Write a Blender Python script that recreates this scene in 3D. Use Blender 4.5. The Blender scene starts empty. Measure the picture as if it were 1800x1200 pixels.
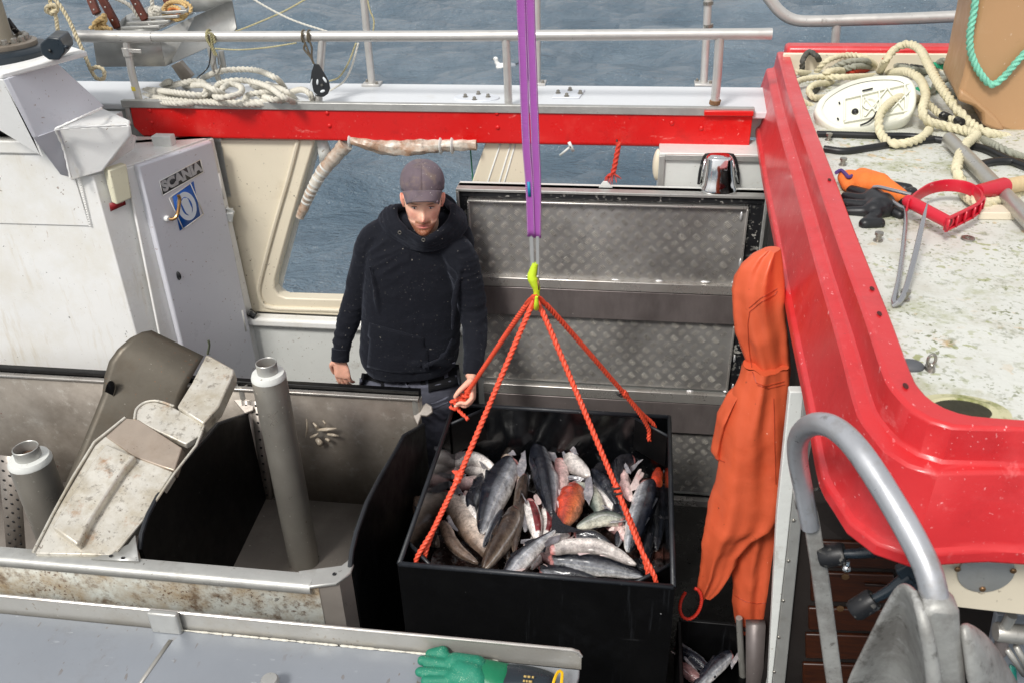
import bpy, bmesh, math, random
import numpy as np
from mathutils import Vector, Matrix, Euler, noise

rnd = random.Random(7)
scene = bpy.context.scene
COL = scene.collection
rad = math.radians

# ---------------------------------------------------------------- camera, sky, sun, exposure
F = 1548.4
CAMPOS = Vector((0, 0, 2.9))
YAW, PITCH, ROLL = rad(8.85), rad(30.11), rad(-1.68)
fw = Vector((-math.sin(YAW)*math.cos(PITCH), math.cos(YAW)*math.cos(PITCH), -math.sin(PITCH)))
r0 = Vector((math.cos(YAW), math.sin(YAW), 0)); u0 = r0.cross(fw)
rt = r0*math.cos(ROLL) + u0*math.sin(ROLL); up = -r0*math.sin(ROLL) + u0*math.cos(ROLL)
cd = bpy.data.cameras.new('camera'); cam = bpy.data.objects.new('camera', cd); COL.objects.link(cam)
cam.matrix_world = Matrix((( rt.x, up.x, -fw.x, CAMPOS.x), (rt.y, up.y, -fw.y, CAMPOS.y), (rt.z, up.z, -fw.z, CAMPOS.z), (0,0,0,1)))
cd.sensor_width = 36; cd.lens = F/1800*36; cd.clip_start = .05; cd.clip_end = 6000
cd.dof.use_dof = True; cd.dof.focus_distance = 3.35; cd.dof.aperture_fstop = 8
scene.camera = cam

SUN_EL, SUN_AZ = 48, 205      # azimuth the light comes from, clockwise from +Y
w = bpy.data.worlds.new('World'); scene.world = w; w.use_nodes = True
nt = w.node_tree; nt.nodes.clear()
sky = nt.nodes.new('ShaderNodeTexSky'); sky.sky_type = 'NISHITA'; sky.sun_disc = False
sky.sun_elevation = rad(SUN_EL); sky.sun_rotation = rad(SUN_AZ); sky.dust_density = 4; sky.air_density = 1.2
hs = nt.nodes.new('ShaderNodeHueSaturation'); hs.inputs['Saturation'].default_value = .2
mx = nt.nodes.new('ShaderNodeMix'); mx.data_type = 'RGBA'; mx.inputs[0].default_value = .5
mx.inputs[7].default_value = (7.1, 7.15, 7.3, 1)     # even cloud cover over the sky
bg = nt.nodes.new('ShaderNodeBackground'); bg.inputs[1].default_value = .104
out = nt.nodes.new('ShaderNodeOutputWorld')
nt.links.new(sky.outputs[0], hs.inputs['Color']); nt.links.new(hs.outputs[0], mx.inputs[6])
nt.links.new(mx.outputs[2], bg.inputs[0]); nt.links.new(bg.outputs[0], out.inputs[0])
sl = bpy.data.lights.new('sun', 'SUN'); sl.energy = 2.1; sl.angle = rad(12); sl.color = (1, .965, .91)
so = bpy.data.objects.new('sun', sl); COL.objects.link(so)
sd = Vector((math.sin(rad(SUN_AZ))*math.cos(rad(SUN_EL)), math.cos(rad(SUN_AZ))*math.cos(rad(SUN_EL)), math.sin(rad(SUN_EL))))
so.rotation_euler = sd.to_track_quat('Z', 'Y').to_euler(); so.location = sd*20
scene.view_settings.view_transform = 'Standard'; scene.view_settings.look = 'None'
scene.view_settings.exposure = .34; scene.view_settings.gamma = 1

# ---------------------------------------------------------------- measuring helpers
# the spot where the line of sight through photo pixel (a,b) meets a real plane
def ray(a, b): return fw + rt*((a-900)/F) - up*((b-600)/F)
def PZ(a, b, z): d = ray(a, b); return CAMPOS + d*((z-CAMPOS.z)/d.z)
def PY(a, b, y): d = ray(a, b); return CAMPOS + d*(y/d.y)
def PX(a, b, x): d = ray(a, b); return CAMPOS + d*(x/d.x)
def PP(a, b, p, n): d = ray(a, b); n = Vector(n); return CAMPOS + d*((Vector(p)-CAMPOS).dot(n)/d.dot(n))

# ---------------------------------------------------------------- materials
def S(r, g, b):
    f = lambda c: (c/255/12.92) if c/255 <= .04045 else ((c/255+.055)/1.055)**2.4
    return (f(r), f(g), f(b), 1)
class NT:
    def __init__(s, name):
        s.m = bpy.data.materials.new(name); s.m.use_nodes = True; s.t = s.m.node_tree
        s.b = s.t.nodes['Principled BSDF']; s.tc = s.t.nodes.new('ShaderNodeTexCoord')
    def n(s, typ, **kw):
        nd = s.t.nodes.new('ShaderNode'+typ)
        for k, v in kw.items(): setattr(nd, k, v)
        return nd
    def l(s, a, b): s.t.links.new(a, b)
    def noise(s, scale, detail=4, rough=.6, stretch=None, off=0):
        nd = s.n('TexNoise'); nd.inputs['Scale'].default_value = scale; nd.inputs['Detail'].default_value = detail
        nd.inputs['Roughness'].default_value = rough
        mp = s.n('Mapping'); s.l(s.tc.outputs['Object'], mp.inputs[0]); mp.inputs['Location'].default_value = (off, off*.7, off*1.3)
        if stretch: mp.inputs['Scale'].default_value = stretch
        s.l(mp.outputs[0], nd.inputs[0]); return nd.outputs[0]
    def ramp(s, v, lo, hi, a=0, b=1):
        nd = s.n('MapRange'); nd.inputs[1].default_value = lo; nd.inputs[2].default_value = hi
        nd.inputs[3].default_value = a; nd.inputs[4].default_value = b; s.l(v, nd.inputs[0]); return nd.outputs[0]
    def mix(s, f, a, b, mode='MIX'):
        nd = s.n('Mix', data_type='RGBA', blend_type=mode)
        for i, v in ((0, f), (6, a), (7, b)):
            if hasattr(v, 'default_value') and not isinstance(v, (float, int, tuple)): s.l(v, nd.inputs[i])
            else: nd.inputs[i].default_value = v
        return nd.outputs[2]
    def math(s, op, a, b=0.):
        nd = s.n('Math', operation=op)
        for i, v in ((0, a), (1, b)):
            if isinstance(v, (float, int)): nd.inputs[i].default_value = v
            else: s.l(v, nd.inputs[i])
        return nd.outputs[0]
def mat(name, col, rough=.5, metal=0, var=.12, vs=2.5, stains=(), specks=(), bump=0, bs=60, rv=.12, attr=None, coat=0, stretch=None, bst=None, spec=.5, bd=4):
    k = NT(name); b = k.b
    c = col
    if attr:
        a = k.n('Attribute'); a.attribute_name = attr; c = a.outputs['Color']
    if var:
        v = k.ramp(k.noise(vs, 5, .6, stretch), .3, .7, 1-var, 1+var)
        cb = k.n('CombineColor'); [k.l(v, cb.inputs[i]) for i in range(3)]
        c = k.mix(1., c, cb.outputs[0], 'MULTIPLY')
    for i, st in enumerate(stains):      # (colour, lo, hi, scale, strength[, stretch])
        f = k.ramp(k.noise(st[3], 9, .72, st[5] if len(st) > 5 else stretch, 3.1*(i+1)), st[1], st[2], 0, st[4]); c = k.mix(f, c, st[0])
    for i, st in enumerate(specks):      # (colour, threshold, scale, strength[, stretch])
        f1 = k.ramp(k.noise(st[2], 2, .5, st[4] if len(st) > 4 else None, 11+2*i), st[1], st[1]+.02, 0, st[3])
        f2 = k.ramp(k.noise(st[2]*.11, 3, .6, None, 5+i), .44, .64, .04, 1)
        c = k.mix(k.math('MULTIPLY', f1, f2), c, st[0])
    if hasattr(c, 'is_linked') or not isinstance(c, tuple): k.l(c, b.inputs['Base Color'])
    else: b.inputs['Base Color'].default_value = c
    b.inputs['Metallic'].default_value = metal
    b.inputs['Specular IOR Level'].default_value = spec
    if rv: k.l(k.ramp(k.noise(vs*3.3, 6, .65, stretch, 1.7), .3, .7, max(0, rough-rv), min(1, rough+rv)), b.inputs['Roughness'])
    else: b.inputs['Roughness'].default_value = rough
    if coat: b.inputs['Coat Weight'].default_value = coat; b.inputs['Coat Roughness'].default_value = .15
    if bump:
        bn = k.n('Bump'); bn.inputs['Strength'].default_value = 1; bn.inputs['Distance'].default_value = bump
        k.l(k.noise(bs, bd, .6, bst, 2.2), bn.inputs['Height']); k.l(bn.outputs[0], b.inputs['Normal'])
    return k.m
M = {}
DIRT = S(112, 88, 52); DK = S(40, 34, 28); RUST = S(130, 62, 22)
M['white'] = mat('white_paint', S(232, 232, 230), .35, var=.03, stains=[(S(196, 184, 150), .48, .72, 1.5, .4), (S(186,166,124), .56, .70, 5, .35, (4,4,.5)), (S(150,110,66), .66, .72, 9, .5, (5,5,.6))], specks=[(S(110, 70, 35), .70, 70, .8), (DK, .74, 55, .8)], bump=.0012, bs=9)
M['white_deck'] = mat('white_deck_paint', S(212, 215, 218), .4, var=.03, stains=[(S(160, 150, 120), .6, .78, 4, .35)], specks=[(S(90, 80, 60), .74, 60, .6)], bump=.0008, bs=20)
M['door'] = mat('shade_greyed_white_paint', S(206, 207, 214), .35, var=.03, stains=[(S(180, 175, 160), .6, .8, 2, .3)], specks=[(S(120, 75, 40), .70, 70, .9), (DK, .72, 50, .8)], bump=.0012, bs=7)  # white paint greyed in its colour as shade, for door and bracket plates
M['cream'] = mat('cream_gelcoat', S(222, 212, 190), .35, var=.04, stains=[(S(170, 150, 115), .57, .8, 3, .45)], specks=[(S(90, 60, 30), .69, 60, .9), (DK, .72, 45, .8)], bump=.001, bs=8)
M['greywhite'] = mat('worn_white_paint', S(214, 216, 212), .4, var=.05, stains=[(S(120, 100, 65), .6, .75, 5, .6)], specks=[(DIRT, .68, 70, .7)], bump=.002, bs=25)
M['red'] = mat('red_gelcoat', S(200, 38, 42), .46, var=.05, vs=1.5, stains=[(S(214, 84, 88), .50, .72, 2.6, .45), (S(168, 22, 26), .52, .68, 9, .4), (S(226, 120, 120), .60, .68, 20, .35, (1, .3, 1))], specks=[(S(240, 180, 180), .685, 130, .7, (1, .45, 1)), (S(120, 8, 10), .73, 60, .7)], bump=.0015, bs=14, coat=.35)
M['redplate'] = mat('red_painted_plate', S(205, 20, 18), .32, var=.04, stains=[(S(222, 84, 74), .54, .72, 5, .5), (S(236, 150, 140), .64, .70, 22, .5, (.4, 1, 1)), (S(160, 20, 16), .56, .68, 12, .4)], specks=[(S(245, 170, 160), .72, 80, .8), (S(110, 5, 5), .74, 50, .7)], bump=.0008, bs=10)
M['alu'] = mat('dull_aluminium', S(178, 178, 174), .42, .55, var=.1, vs=8, stains=[(S(120, 112, 98), .55, .8, 9, .55)], specks=[(S(70, 62, 50), .7, 70, .6)], bump=.0006, bs=60)
M['steel'] = mat('wet_stainless', S(166, 158, 150), .38, .45, var=.16, vs=3, stains=[(S(96, 84, 74), .5, .75, 4, .5)], specks=[(S(225, 222, 215), .71, 60, .8), (S(60, 50, 42), .7, 90, .5)], bump=.0006, bs=40)
M['steel_wall'] = mat('stained_steel_wall', S(156, 148, 138), .45, .35, var=.2, vs=2.2, stains=[(S(96, 86, 74), .42, .66, 2.4, .65), (S(190, 186, 178), .56, .66, 16, .4)], specks=[(S(215, 212, 200), .705, 62, .85), (S(110, 30, 24), .75, 40, .8)], bump=.0008, bs=30)
M['pipe'] = mat('satin_pipe', S(176, 174, 168), .38, .6, var=.12, vs=7, stains=[(S(120, 108, 92), .55, .8, 12, .5)], specks=[(S(60, 55, 50), .72, 70, .5)], bump=.0004, bs=60)
M['rail'] = mat('anodised_rail', S(196, 194, 190), .38, .5, var=.08, vs=9, stains=[(S(110, 102, 92), .62, .75, 16, .7)], specks=[(DK, .74, 60, .6)], bump=.0003, bs=80)
M['bench'] = mat('grey_bench_top', S(148, 153, 160), .42, .35, var=.07, vs=2, stains=[(S(120, 112, 100), .55, .8, 3.5, .45)], specks=[(DIRT, .68, 55, .6, (1, .4, 1)), (S(215, 218, 220), .7, 80, .4, (.3, 1, 1))], bump=.0004, bs=50)
M['dirtyface'] = mat('dirty_painted_face', S(196, 198, 190), .55, .1, var=.1, vs=5, stains=[(S(150, 124, 84), .40, .62, 6, .8), (S(96, 72, 46), .52, .64, 14, .8)], specks=[(S(84, 52, 30), .58, 90, .85), (S(40, 28, 20), .66, 60, .8)], bump=.001, bs=40)
M['black'] = mat('black_plastic', S(7, 7, 8), .42, var=.3, vs=3, stains=[(S(26, 28, 31), .55, .8, 3, .6), (S(46, 48, 52), .60, .66, 34, .3, (1, 1, .06)), (S(56, 56, 58), .64, .68, 26, .3, (.06, 1, 1))], specks=[(S(170, 170, 170), .76, 70, .6)], bump=.0006, bs=20, spec=.22)
M['black_edge'] = mat('black_plastic_edge', S(30, 33, 38), .45, var=.25, vs=8, specks=[(S(150, 150, 150), .7, 90, .6)], bump=.001, bs=60)
M['rubber'] = mat('black_rubber', S(22, 23, 26), .5, var=.2, stains=[(S(70, 68, 66), .6, .8, 8, .5)], specks=[(S(190, 188, 180), .60, 60, .6)], bump=.0008, bs=40)
M['checker'] = mat('checker_plate', S(160, 158, 155), .36, .5, var=.34, vs=2.4, stains=[(S(66, 58, 54), .45, .75, 3, .6)], specks=[(S(200, 198, 190), .735, 70, .6)], bump=.0003, bs=50)
M['trim'] = mat('bright_metal_trim', S(200, 196, 190), .3, .7, var=.08, stains=[(S(150, 130, 115), .5, .8, 6, .5)])
M['darkband'] = mat('brushed_dark_band', S(120, 112, 110), .4, .4, var=.15, vs=3, stains=[(S(50, 44, 42), .45, .75, 5, .6, (1,1,.3))], specks=[(S(190, 185, 180), .72, 60, .6)], bump=.0003, bs=50)
M['weld'] = mat('weld_bead', S(225, 225, 225), .3, .6, var=.1, bump=.002, bs=200)
M['castalu'] = mat('cast_aluminium', S(170, 170, 166), .5, .35, var=.14, vs=5, stains=[(S(116, 112, 108), .42, .62, 9, .7), (S(72, 68, 62), .56, .66, 24, .7), (S(200, 200, 198), .56, .66, 14, .6)], bump=.0015, bs=40)
M['bolt'] = mat('bolt_steel', S(150, 146, 138), .3, .8, var=.1, vs=30)
M['rustbolt'] = mat('tarnished_bolt', S(130, 100, 70), .4, .7, var=.2, vs=40)
M['roof'] = mat('white_roof_gelcoat', S(204, 205, 198), .5, var=.05, vs=3, stains=[(S(196, 184, 142), .55, .8, 2.2, .5), (S(132, 136, 66), .54, .66, 4.5, .6), (S(86, 92, 40), .57, .66, 17, .6), (S(150, 140, 110), .5, .7, 9, .35), (S(196, 150, 84), .66, .74, 7, .6)], specks=[(S(128, 134, 44), .60, 46, .7), (S(92, 98, 42), .60, 90, .8), (S(60, 56, 36), .68, 120, .6), (S(206, 166, 104), .66, 24, .45)], bump=.001, bs=60)
M['chrome'] = mat('chrome', S(225, 225, 225), .08, 1, var=.05, specks=[(S(90,60,50), .72, 60, .6)], rv=.04)
M['darkpaint'] = mat('blue_black_paint', S(28, 38, 46), .35, var=.1, stains=[(S(70,78,84), .62, .8, 9, .5)], bump=.0004, bs=40)
M['wood'] = None

# ---------------------------------------------------------------- mesh helpers
def frames(P):
    n = len(P); T = []
    for i in range(n):
        a = P[max(i-1, 0)]; b = P[min(i+1, n-1)]; t = (b-a)
        T.append(t.normalized() if t.length > 1e-9 else Vector((0, 0, 1)))
    nrm = T[0].orthogonal().normalized(); out = []
    for i in range(n):
        nrm = (nrm - T[i]*nrm.dot(T[i]))
        nrm = nrm.normalized() if nrm.length > 1e-6 else T[i].orthogonal().normalized()
        out.append((T[i], nrm, T[i].cross(nrm)))
    return out
def spline(pts, step):
    P = [Vector(p) for p in pts]
    if len(P) == 2: Q = [P[0]+(P[0]-P[1]), *P, P[1]+(P[1]-P[0])]
    else: Q = [P[0]*2-P[1], *P, P[-1]*2-P[-2]]
    o = []
    for i in range(1, len(Q)-2):
        a, b, c, d = Q[i-1:i+3]; n = max(2, int((c-b).length/step))
        for j in range(n):
            t = j/n; o.append(.5*((2*b)+(c-a)*t+(2*a-5*b+4*c-d)*t*t+(-a+3*b-3*c+d)*t**3))
    o.append(P[-1]); return o
class MB:
    def __init__(s): s.v = []; s.f = []; s.m = []; s.c = []
    def add(s, vs, fs, mi=0, cols=None):
        o = len(s.v); s.v += [tuple(v) for v in vs]; s.f += [tuple(i+o for i in f) for f in fs]; s.m += [mi]*len(fs)
        s.c += list(cols) if cols is not None else [(1, 1, 1, 1)]*len(vs); return s
    def box(s, c, sz, R=None, mi=0):
        c = Vector(c); h = Vector(sz)*.5; R = R or Matrix.Identity(3)
        vs = [c + R @ Vector((x*h.x, y*h.y, z*h.z)) for x in (-1, 1) for y in (-1, 1) for z in (-1, 1)]
        return s.add(vs, [(0,1,3,2), (4,6,7,5), (0,4,5,1), (2,3,7,6), (0,2,6,4), (1,5,7,3)], mi)
    def bar(s, a, b, wd, ht, upv=(0,0,1), mi=0):
        a = Vector(a); b = Vector(b); x = (b-a); L = x.length; x = x/L; z = Vector(upv); z = (z-x*z.dot(x)).normalized(); y = z.cross(x)
        return s.box((a+b)/2, (L, wd, ht), Matrix((x, y, z)).transposed(), mi)
    def prism(s, poly, vec, mi=0):
        P = [Vector(p) for p in poly]; n = len(P); vec = Vector(vec)
        fs = [tuple(range(n)), tuple(range(2*n-1, n-1, -1))] + [(i, (i+1) % n, n+(i+1) % n, n+i)[::-1] for i in range(n)]
        return s.add(P+[p+vec for p in P], fs, mi)
    def tube(s, path, r, n=12, cap=True, mi=0, flat=1, prof=None, closed=False, cols=None):
        P = [Vector(p) for p in path]; Fm = frames(P); vs = []; L = 0
        R = r if hasattr(r, '__len__') else [r]*len(P)
        if len(R) != len(P): R = list(np.interp(np.linspace(0, 1, len(P)), np.linspace(0, 1, len(R)), R))
        for i, p in enumerate(P):
            if i: L += (p-P[i-1]).length
            for j in range(n):
                a = 2*math.pi*j/n; k = R[i]*(prof(a, L) if prof else 1)
                vs.append(p + Fm[i][1]*math.cos(a)*k + Fm[i][2]*math.sin(a)*k*flat)
        fs = [(i*n+j, i*n+(j+1) % n, (i+1)*n+(j+1) % n, (i+1)*n+j) for i in range(len(P)-1) for j in range(n)]
        if closed: i = len(P)-1; fs += [(i*n+j, i*n+(j+1) % n, (j+1) % n, j) for j in range(n)]
        elif cap: fs += [tuple(range(n-1, -1, -1)), tuple((len(P)-1)*n+j for j in range(n))]
        return s.add(vs, fs, mi, cols)
    def rope(s, pts, r, pitch=None, mi=0, raw=False, strands=3):
        P = pts if raw else spline(pts, r*.38); pitch = pitch or r*5.2
        return s.tube(P, r, 18, mi=mi, prof=lambda a, L: (.56+.50*abs(math.cos(strands/2*(a-2*math.pi*L/pitch+.35*math.sin(L*9/r/40)))))*(1+.03*math.sin(L*1.7/r)))
    def lathe(s, prof, org, axis=(0,0,1), n=24, mi=0, sc=(1,1)):
        z = Vector(axis).normalized(); x = z.orthogonal().normalized() if abs(z.z) < .95 else Vector((1,0,0)); x = (x-z*x.dot(z)).normalized(); y = z.cross(x); o = Vector(org)
        vs = [o + z*h + x*(r*math.cos(2*math.pi*j/n)*sc[0]) + y*(r*math.sin(2*math.pi*j/n)*sc[1]) for r, h in prof for j in range(n)]
        k = len(prof); fs = [(i*n+j, i*n+(j+1) % n, (i+1)*n+(j+1) % n, (i+1)*n+j) for i in range(k-1) for j in range(n)]
        fs += [tuple(range(n-1, -1, -1)), tuple((k-1)*n+j for j in range(n))]
        return s.add(vs, fs, mi)
    def ell(s, c, r, R=None, n=16, mi=0):
        c = Vector(c); R = R or Matrix.Identity(3); vs = []; m = n//2+1
        for i in range(1, m):
            t = math.pi*i/m
            for j in range(n):
                a = 2*math.pi*j/n; vs.append(c + R @ Vector((r[0]*math.sin(t)*math.cos(a), r[1]*math.sin(t)*math.sin(a), r[2]*math.cos(t))))
        k = m-1; fs = [(i*n+j, (i+1)*n+j, (i+1)*n+(j+1) % n, i*n+(j+1) % n) for i in range(k-1) for j in range(n)]
        t0 = len(vs); vs += [c + R @ Vector((0,0,r[2])), c - R @ Vector((0,0,r[2]))]
        fs += [(t0, j, (j+1) % n) for j in range(n)] + [(t0+1, (k-1)*n+(j+1) % n, (k-1)*n+j) for j in range(n)]
        return s.add(vs, fs, mi)
    def grid(s, rows, mi=0, cols=None):
        n = len(rows[0]); vs = [v for r in rows for v in r]
        return s.add(vs, [(i*n+j, i*n+j+1, (i+1)*n+j+1, (i+1)*n+j) for i in range(len(rows)-1) for j in range(n-1)], mi, cols)
    def sweep(s, path, prof, mi=0, side=None, closed_prof=True):
        # path points, prof (sideways, up) pairs; side = list of sideways unit vectors
        n = len(prof); vs = []
        for p, sv in zip(path, side):
            for a, b in prof: vs.append(Vector(p) + Vector(sv)*a + Vector((0,0,b)))
        k = n if closed_prof else n-1
        fs = [(i*n+j, i*n+(j+1) % n, (i+1)*n+(j+1) % n, (i+1)*n+j) for i in range(len(path)-1) for j in range(k)]
        if closed_prof: fs += [tuple(range(n-1, -1, -1)), tuple((len(path)-1)*n+j for j in range(n))]
        return s.add(vs, fs, mi)
    def build(s, name, mats, parent=None, bevel=0, smooth=True, colors=False, ang=35, solid=0, org=None, sub=0, sm=0, vox=0):
        mats = mats if isinstance(mats, (list, tuple)) else [mats]
        V = np.array(s.v, dtype=float)
        if parent is not None: O = Vector(parent['_o'])
        else: O = Vector(org) if org is not None else Vector(((V[:,0].min()+V[:,0].max())/2, (V[:,1].min()+V[:,1].max())/2, V[:,2].min()))
        me = bpy.data.meshes.new(name); me.from_pydata((V-np.array(O)).tolist(), [], s.f)
        for m in mats: me.materials.append(m)
        me.polygons.foreach_set('material_index', s.m)
        if colors:
            ca = me.color_attributes.new('Col', 'FLOAT_COLOR', 'POINT'); ca.data.foreach_set('color', np.array(s.c, dtype=np.float32).ravel())
        me.validate(clean_customdata=False)
        bm = bmesh.new(); bm.from_mesh(me); bmesh.ops.recalc_face_normals(bm, faces=bm.faces[:])
        la = rad(ang)
        for e in bm.edges:
            e.smooth = not (len(e.link_faces) == 2 and e.calc_face_angle(0) > la)
        bm.to_mesh(me); bm.free()
        me.polygons.foreach_set('use_smooth', [bool(smooth)]*len(me.polygons)); me.update()
        ob = bpy.data.objects.new(name, me); COL.objects.link(ob)
        if parent is not None: ob.parent = parent
        else: ob.location = O
        ob['_o'] = tuple(O)
        if vox: q = ob.modifiers.new('remesh', 'REMESH'); q.mode = 'VOXEL'; q.voxel_size = vox; q.use_smooth_shade = True
        if sm: q = ob.modifiers.new('relax', 'SMOOTH'); q.factor = .5; q.iterations = sm
        if solid: q = ob.modifiers.new('solid', 'SOLIDIFY'); q.thickness = solid; q.offset = 0
        if sub: q = ob.modifiers.new('sub', 'SUBSURF'); q.levels = q.render_levels = sub
        if bevel: q = ob.modifiers.new('bevel', 'BEVEL'); q.width = bevel; q.segments = 2; q.limit_method = 'ANGLE'; q.angle_limit = rad(40); q.harden_normals = False
        return ob
def tag(o, label=None, cat=None, group=None, kind=None):
    if label: o['label'] = label
    if cat: o['category'] = cat
    if group: o['group'] = group
    if kind: o['kind'] = kind
    return o
def thing(name, label, cat, loc, group=None):
    o = bpy.data.objects.new(name, None); COL.objects.link(o); o.location = loc; o['_o'] = tuple(loc); o.empty_display_size = .05
    return tag(o, label, cat, group)
def copy_tree(o, parent=None):
    c = o.copy(); COL.objects.link(c); c.parent = parent
    for ch in list(o.children): copy_tree(ch, c)
    return c
def bake(ob):      # apply modifiers without operators
    dg = bpy.context.evaluated_depsgraph_get(); me = bpy.data.meshes.new_from_object(ob.evaluated_get(dg)); ob.modifiers.clear(); ob.data = me; return me
from mathutils.bvhtree import BVHTree
def hitter(*obs):       # where the line of sight through a photo pixel meets a finished object
    tr = []
    for ob in obs:
        O = Vector(ob['_o']); me = ob.data; tr.append(BVHTree.FromPolygons([v.co+O for v in me.vertices], [tuple(p.vertices) for p in me.polygons]))
    def f(a, b, off=0., dflt=None):
        best = None
        for t in tr:
            q = t.ray_cast(CAMPOS, ray(a, b).normalized())
            if q[0] is not None and (best is None or q[3] < best[3]): best = q
        if best is None: return dflt
        n = best[1] if best[1].dot(ray(a, b)) < 0 else -best[1]
        return best[0]+n*off
    return f
def crumple(ob, fn):    # push the vertices of a finished mesh along their normals by fn(world point, normal)
    O = Vector(ob['_o']); me = ob.data
    nn = [v.normal.copy() for v in me.vertices]
    for v, n in zip(me.vertices, nn): v.co += n*fn(v.co+O, n)
    me.update()
def ridge(p): return 1-2*abs(noise.noise(p))
def text_mb(mb, body, size, Mx, extrude=.0006, mi=0, bold=0):
    cu = bpy.data.curves.new('lettering', 'FONT'); cu.body = body; cu.size = size; cu.extrude = extrude; cu.align_x = 'CENTER'; cu.align_y = 'CENTER'; cu.offset = bold
    o = bpy.data.objects.new('lettering', cu); COL.objects.link(o)
    dg = bpy.context.evaluated_depsgraph_get(); me = bpy.data.meshes.new_from_object(o.evaluated_get(dg))
    mb.add([Mx @ v.co for v in me.vertices], [tuple(p.vertices) for p in me.polygons], mi)
    bpy.data.objects.remove(o); bpy.data.curves.remove(cu)
def fr(x, y, o):    # 4x4 with local x, y axes and origin
    x = Vector(x).normalized(); y = Vector(y); y = (y-x*y.dot(x)).normalized(); z = x.cross(y)
    return Matrix(((x.x, y.x, z.x, o[0]), (x.y, y.y, z.y, o[1]), (x.z, y.z, z.z, o[2]), (0,0,0,1)))
def bolt(mb, p, r, h, ax=(0,0,1), mi=0):
    mb.lathe([(r*1.5, 0), (r*1.5, h*.25), (r, h*.25), (r, h*.8), (r*.6, h)], p, ax, 8, mi)
# ================================================================ SETTING
def make_water():
    k = NT('sea_water'); b = k.b
    deep = k.ramp(k.noise(.5, 4, .6), .3, .7); c = k.mix(deep, S(74, 92, 106), S(104, 120, 132))
    k.l(c, b.inputs['Base Color']); b.inputs['Roughness'].default_value = .06; b.inputs['IOR'].default_value = 1.34
    h1 = k.noise(1.5, 6, .66, (.6, 1.25, 1)); h2 = k.noise(9, 4, .6, (.6, 1.3, 1), 4); h3 = k.noise(28, 3, .55, (.7, 1.2, 1), 8)
    h = k.math('ADD', k.math('MULTIPLY', h1, .24), k.math('ADD', k.math('MULTIPLY', h2, .065), k.math('MULTIPLY', h3, .018)))
    bn = k.n('Bump'); bn.inputs['Strength'].default_value = 1; bn.inputs['Distance'].default_value = 1.1
    k.l(h, bn.inputs['Height']); k.l(bn.outputs[0], b.inputs['Normal'])
    def ax(n, s, lo, hi, c0):
        u = np.linspace(-1, 1, n); g = np.sinh(5.2*u)/math.sinh(5.2); return c0 + np.where(g < 0, -g*(lo-c0), g*(hi-c0))
    X = ax(620, 1, -1500, 1500, -1); Y = ax(620, 1, -1500, 1500, 8)
    gx, gy = np.meshgrid(X, Y); z = np.zeros_like(gx); rs = np.random.RandomState(4)
    for i in range(46):
        lam = .35*1.085**i if i < 30 else 1.2*1.09**(i-30); th = rs.normal(1.45, .55); kx, ky = math.cos(th)*2*math.pi/lam, math.sin(th)*2*math.pi/lam
        a = .0105*lam**.85; ph = gx*kx+gy*ky+rs.rand()*6.28
        cell = .035*(1+np.hypot(gx+1, gy-8)*.35)
        z += a*np.clip(1.4-cell*3.2/lam, 0, 1)*(np.sin(ph)+.25*np.cos(2*ph))
    m, n = gx.shape; vs = np.stack([gx, gy, z-1.0], -1).reshape(-1, 3)
    i = np.arange(m-1)[:, None]*n+np.arange(n-1)[None]; fs = np.stack([i, i+1, i+n+1, i+n], -1).reshape(-1, 4)
    me = bpy.data.meshes.new('water'); me.vertices.add(len(vs)); me.vertices.foreach_set('co', vs.ravel())
    me.loops.add(fs.size); me.loops.foreach_set('vertex_index', fs.ravel().astype(np.int32)); me.polygons.add(len(fs))
    me.polygons.foreach_set('loop_start', np.arange(0, fs.size, 4, dtype=np.int32)); me.polygons.foreach_set('use_smooth', [True]*len(fs))
    me.update(calc_edges=True); me.materials.append(k.m)
    o = bpy.data.objects.new('water', me); COL.objects.link(o); tag(o, kind='structure')
make_water()
M['deck'] = mat('wet_dark_deck', S(40, 38, 36), .3, var=.3, stains=[(S(20, 18, 18), .5, .7, 3, .6)], specks=[(S(120, 116, 110), .7, 50, .5)], bump=.002, bs=30)
mb = MB(); mb.box((-1.0, 2.2, -.03), (5.6, 3.9, .06)); o = mb.build('deck_floor', M['deck']); tag(o, kind='structure')

# ================================================================ BULWARK (hull side with window openings and side deck on top)
WY = 3.78
bul = thing('bulwark', 'long white hull side with cream inner wall, window openings and narrow side deck', 'bulwark', (-1, 3.9, 0))
def wp(a, b, y=WY): return PY(a, b, y)
# cream wall, left of the opening
L0 = [wp(372, 246), wp(553, 246), wp(532, 318), wp(508, 402), wp(483, 492), wp(482, 508), wp(489, 519), wp(502, 524), wp(640, 528)]
yb = lambda x, z: Vector((x, WY, z))
mb = MB(); P = L0 + [yb(L0[-1].x, .78), yb(-2.2, .78), yb(-2.2, 1.72)]
mb.prism(P, (0, .07, 0)); mb.build('inner_wall', M['cream'], bul, bevel=.008)
mb = MB()                                                  # wall under the opening and behind the hatch
mb.prism([yb(L0[-1].x, .86), yb(.75, .90), yb(.75, .55), yb(L0[-1].x, .55)], (0, .07, 0))
mb.build('sill', M['cream'], bul, bevel=.008)
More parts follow.
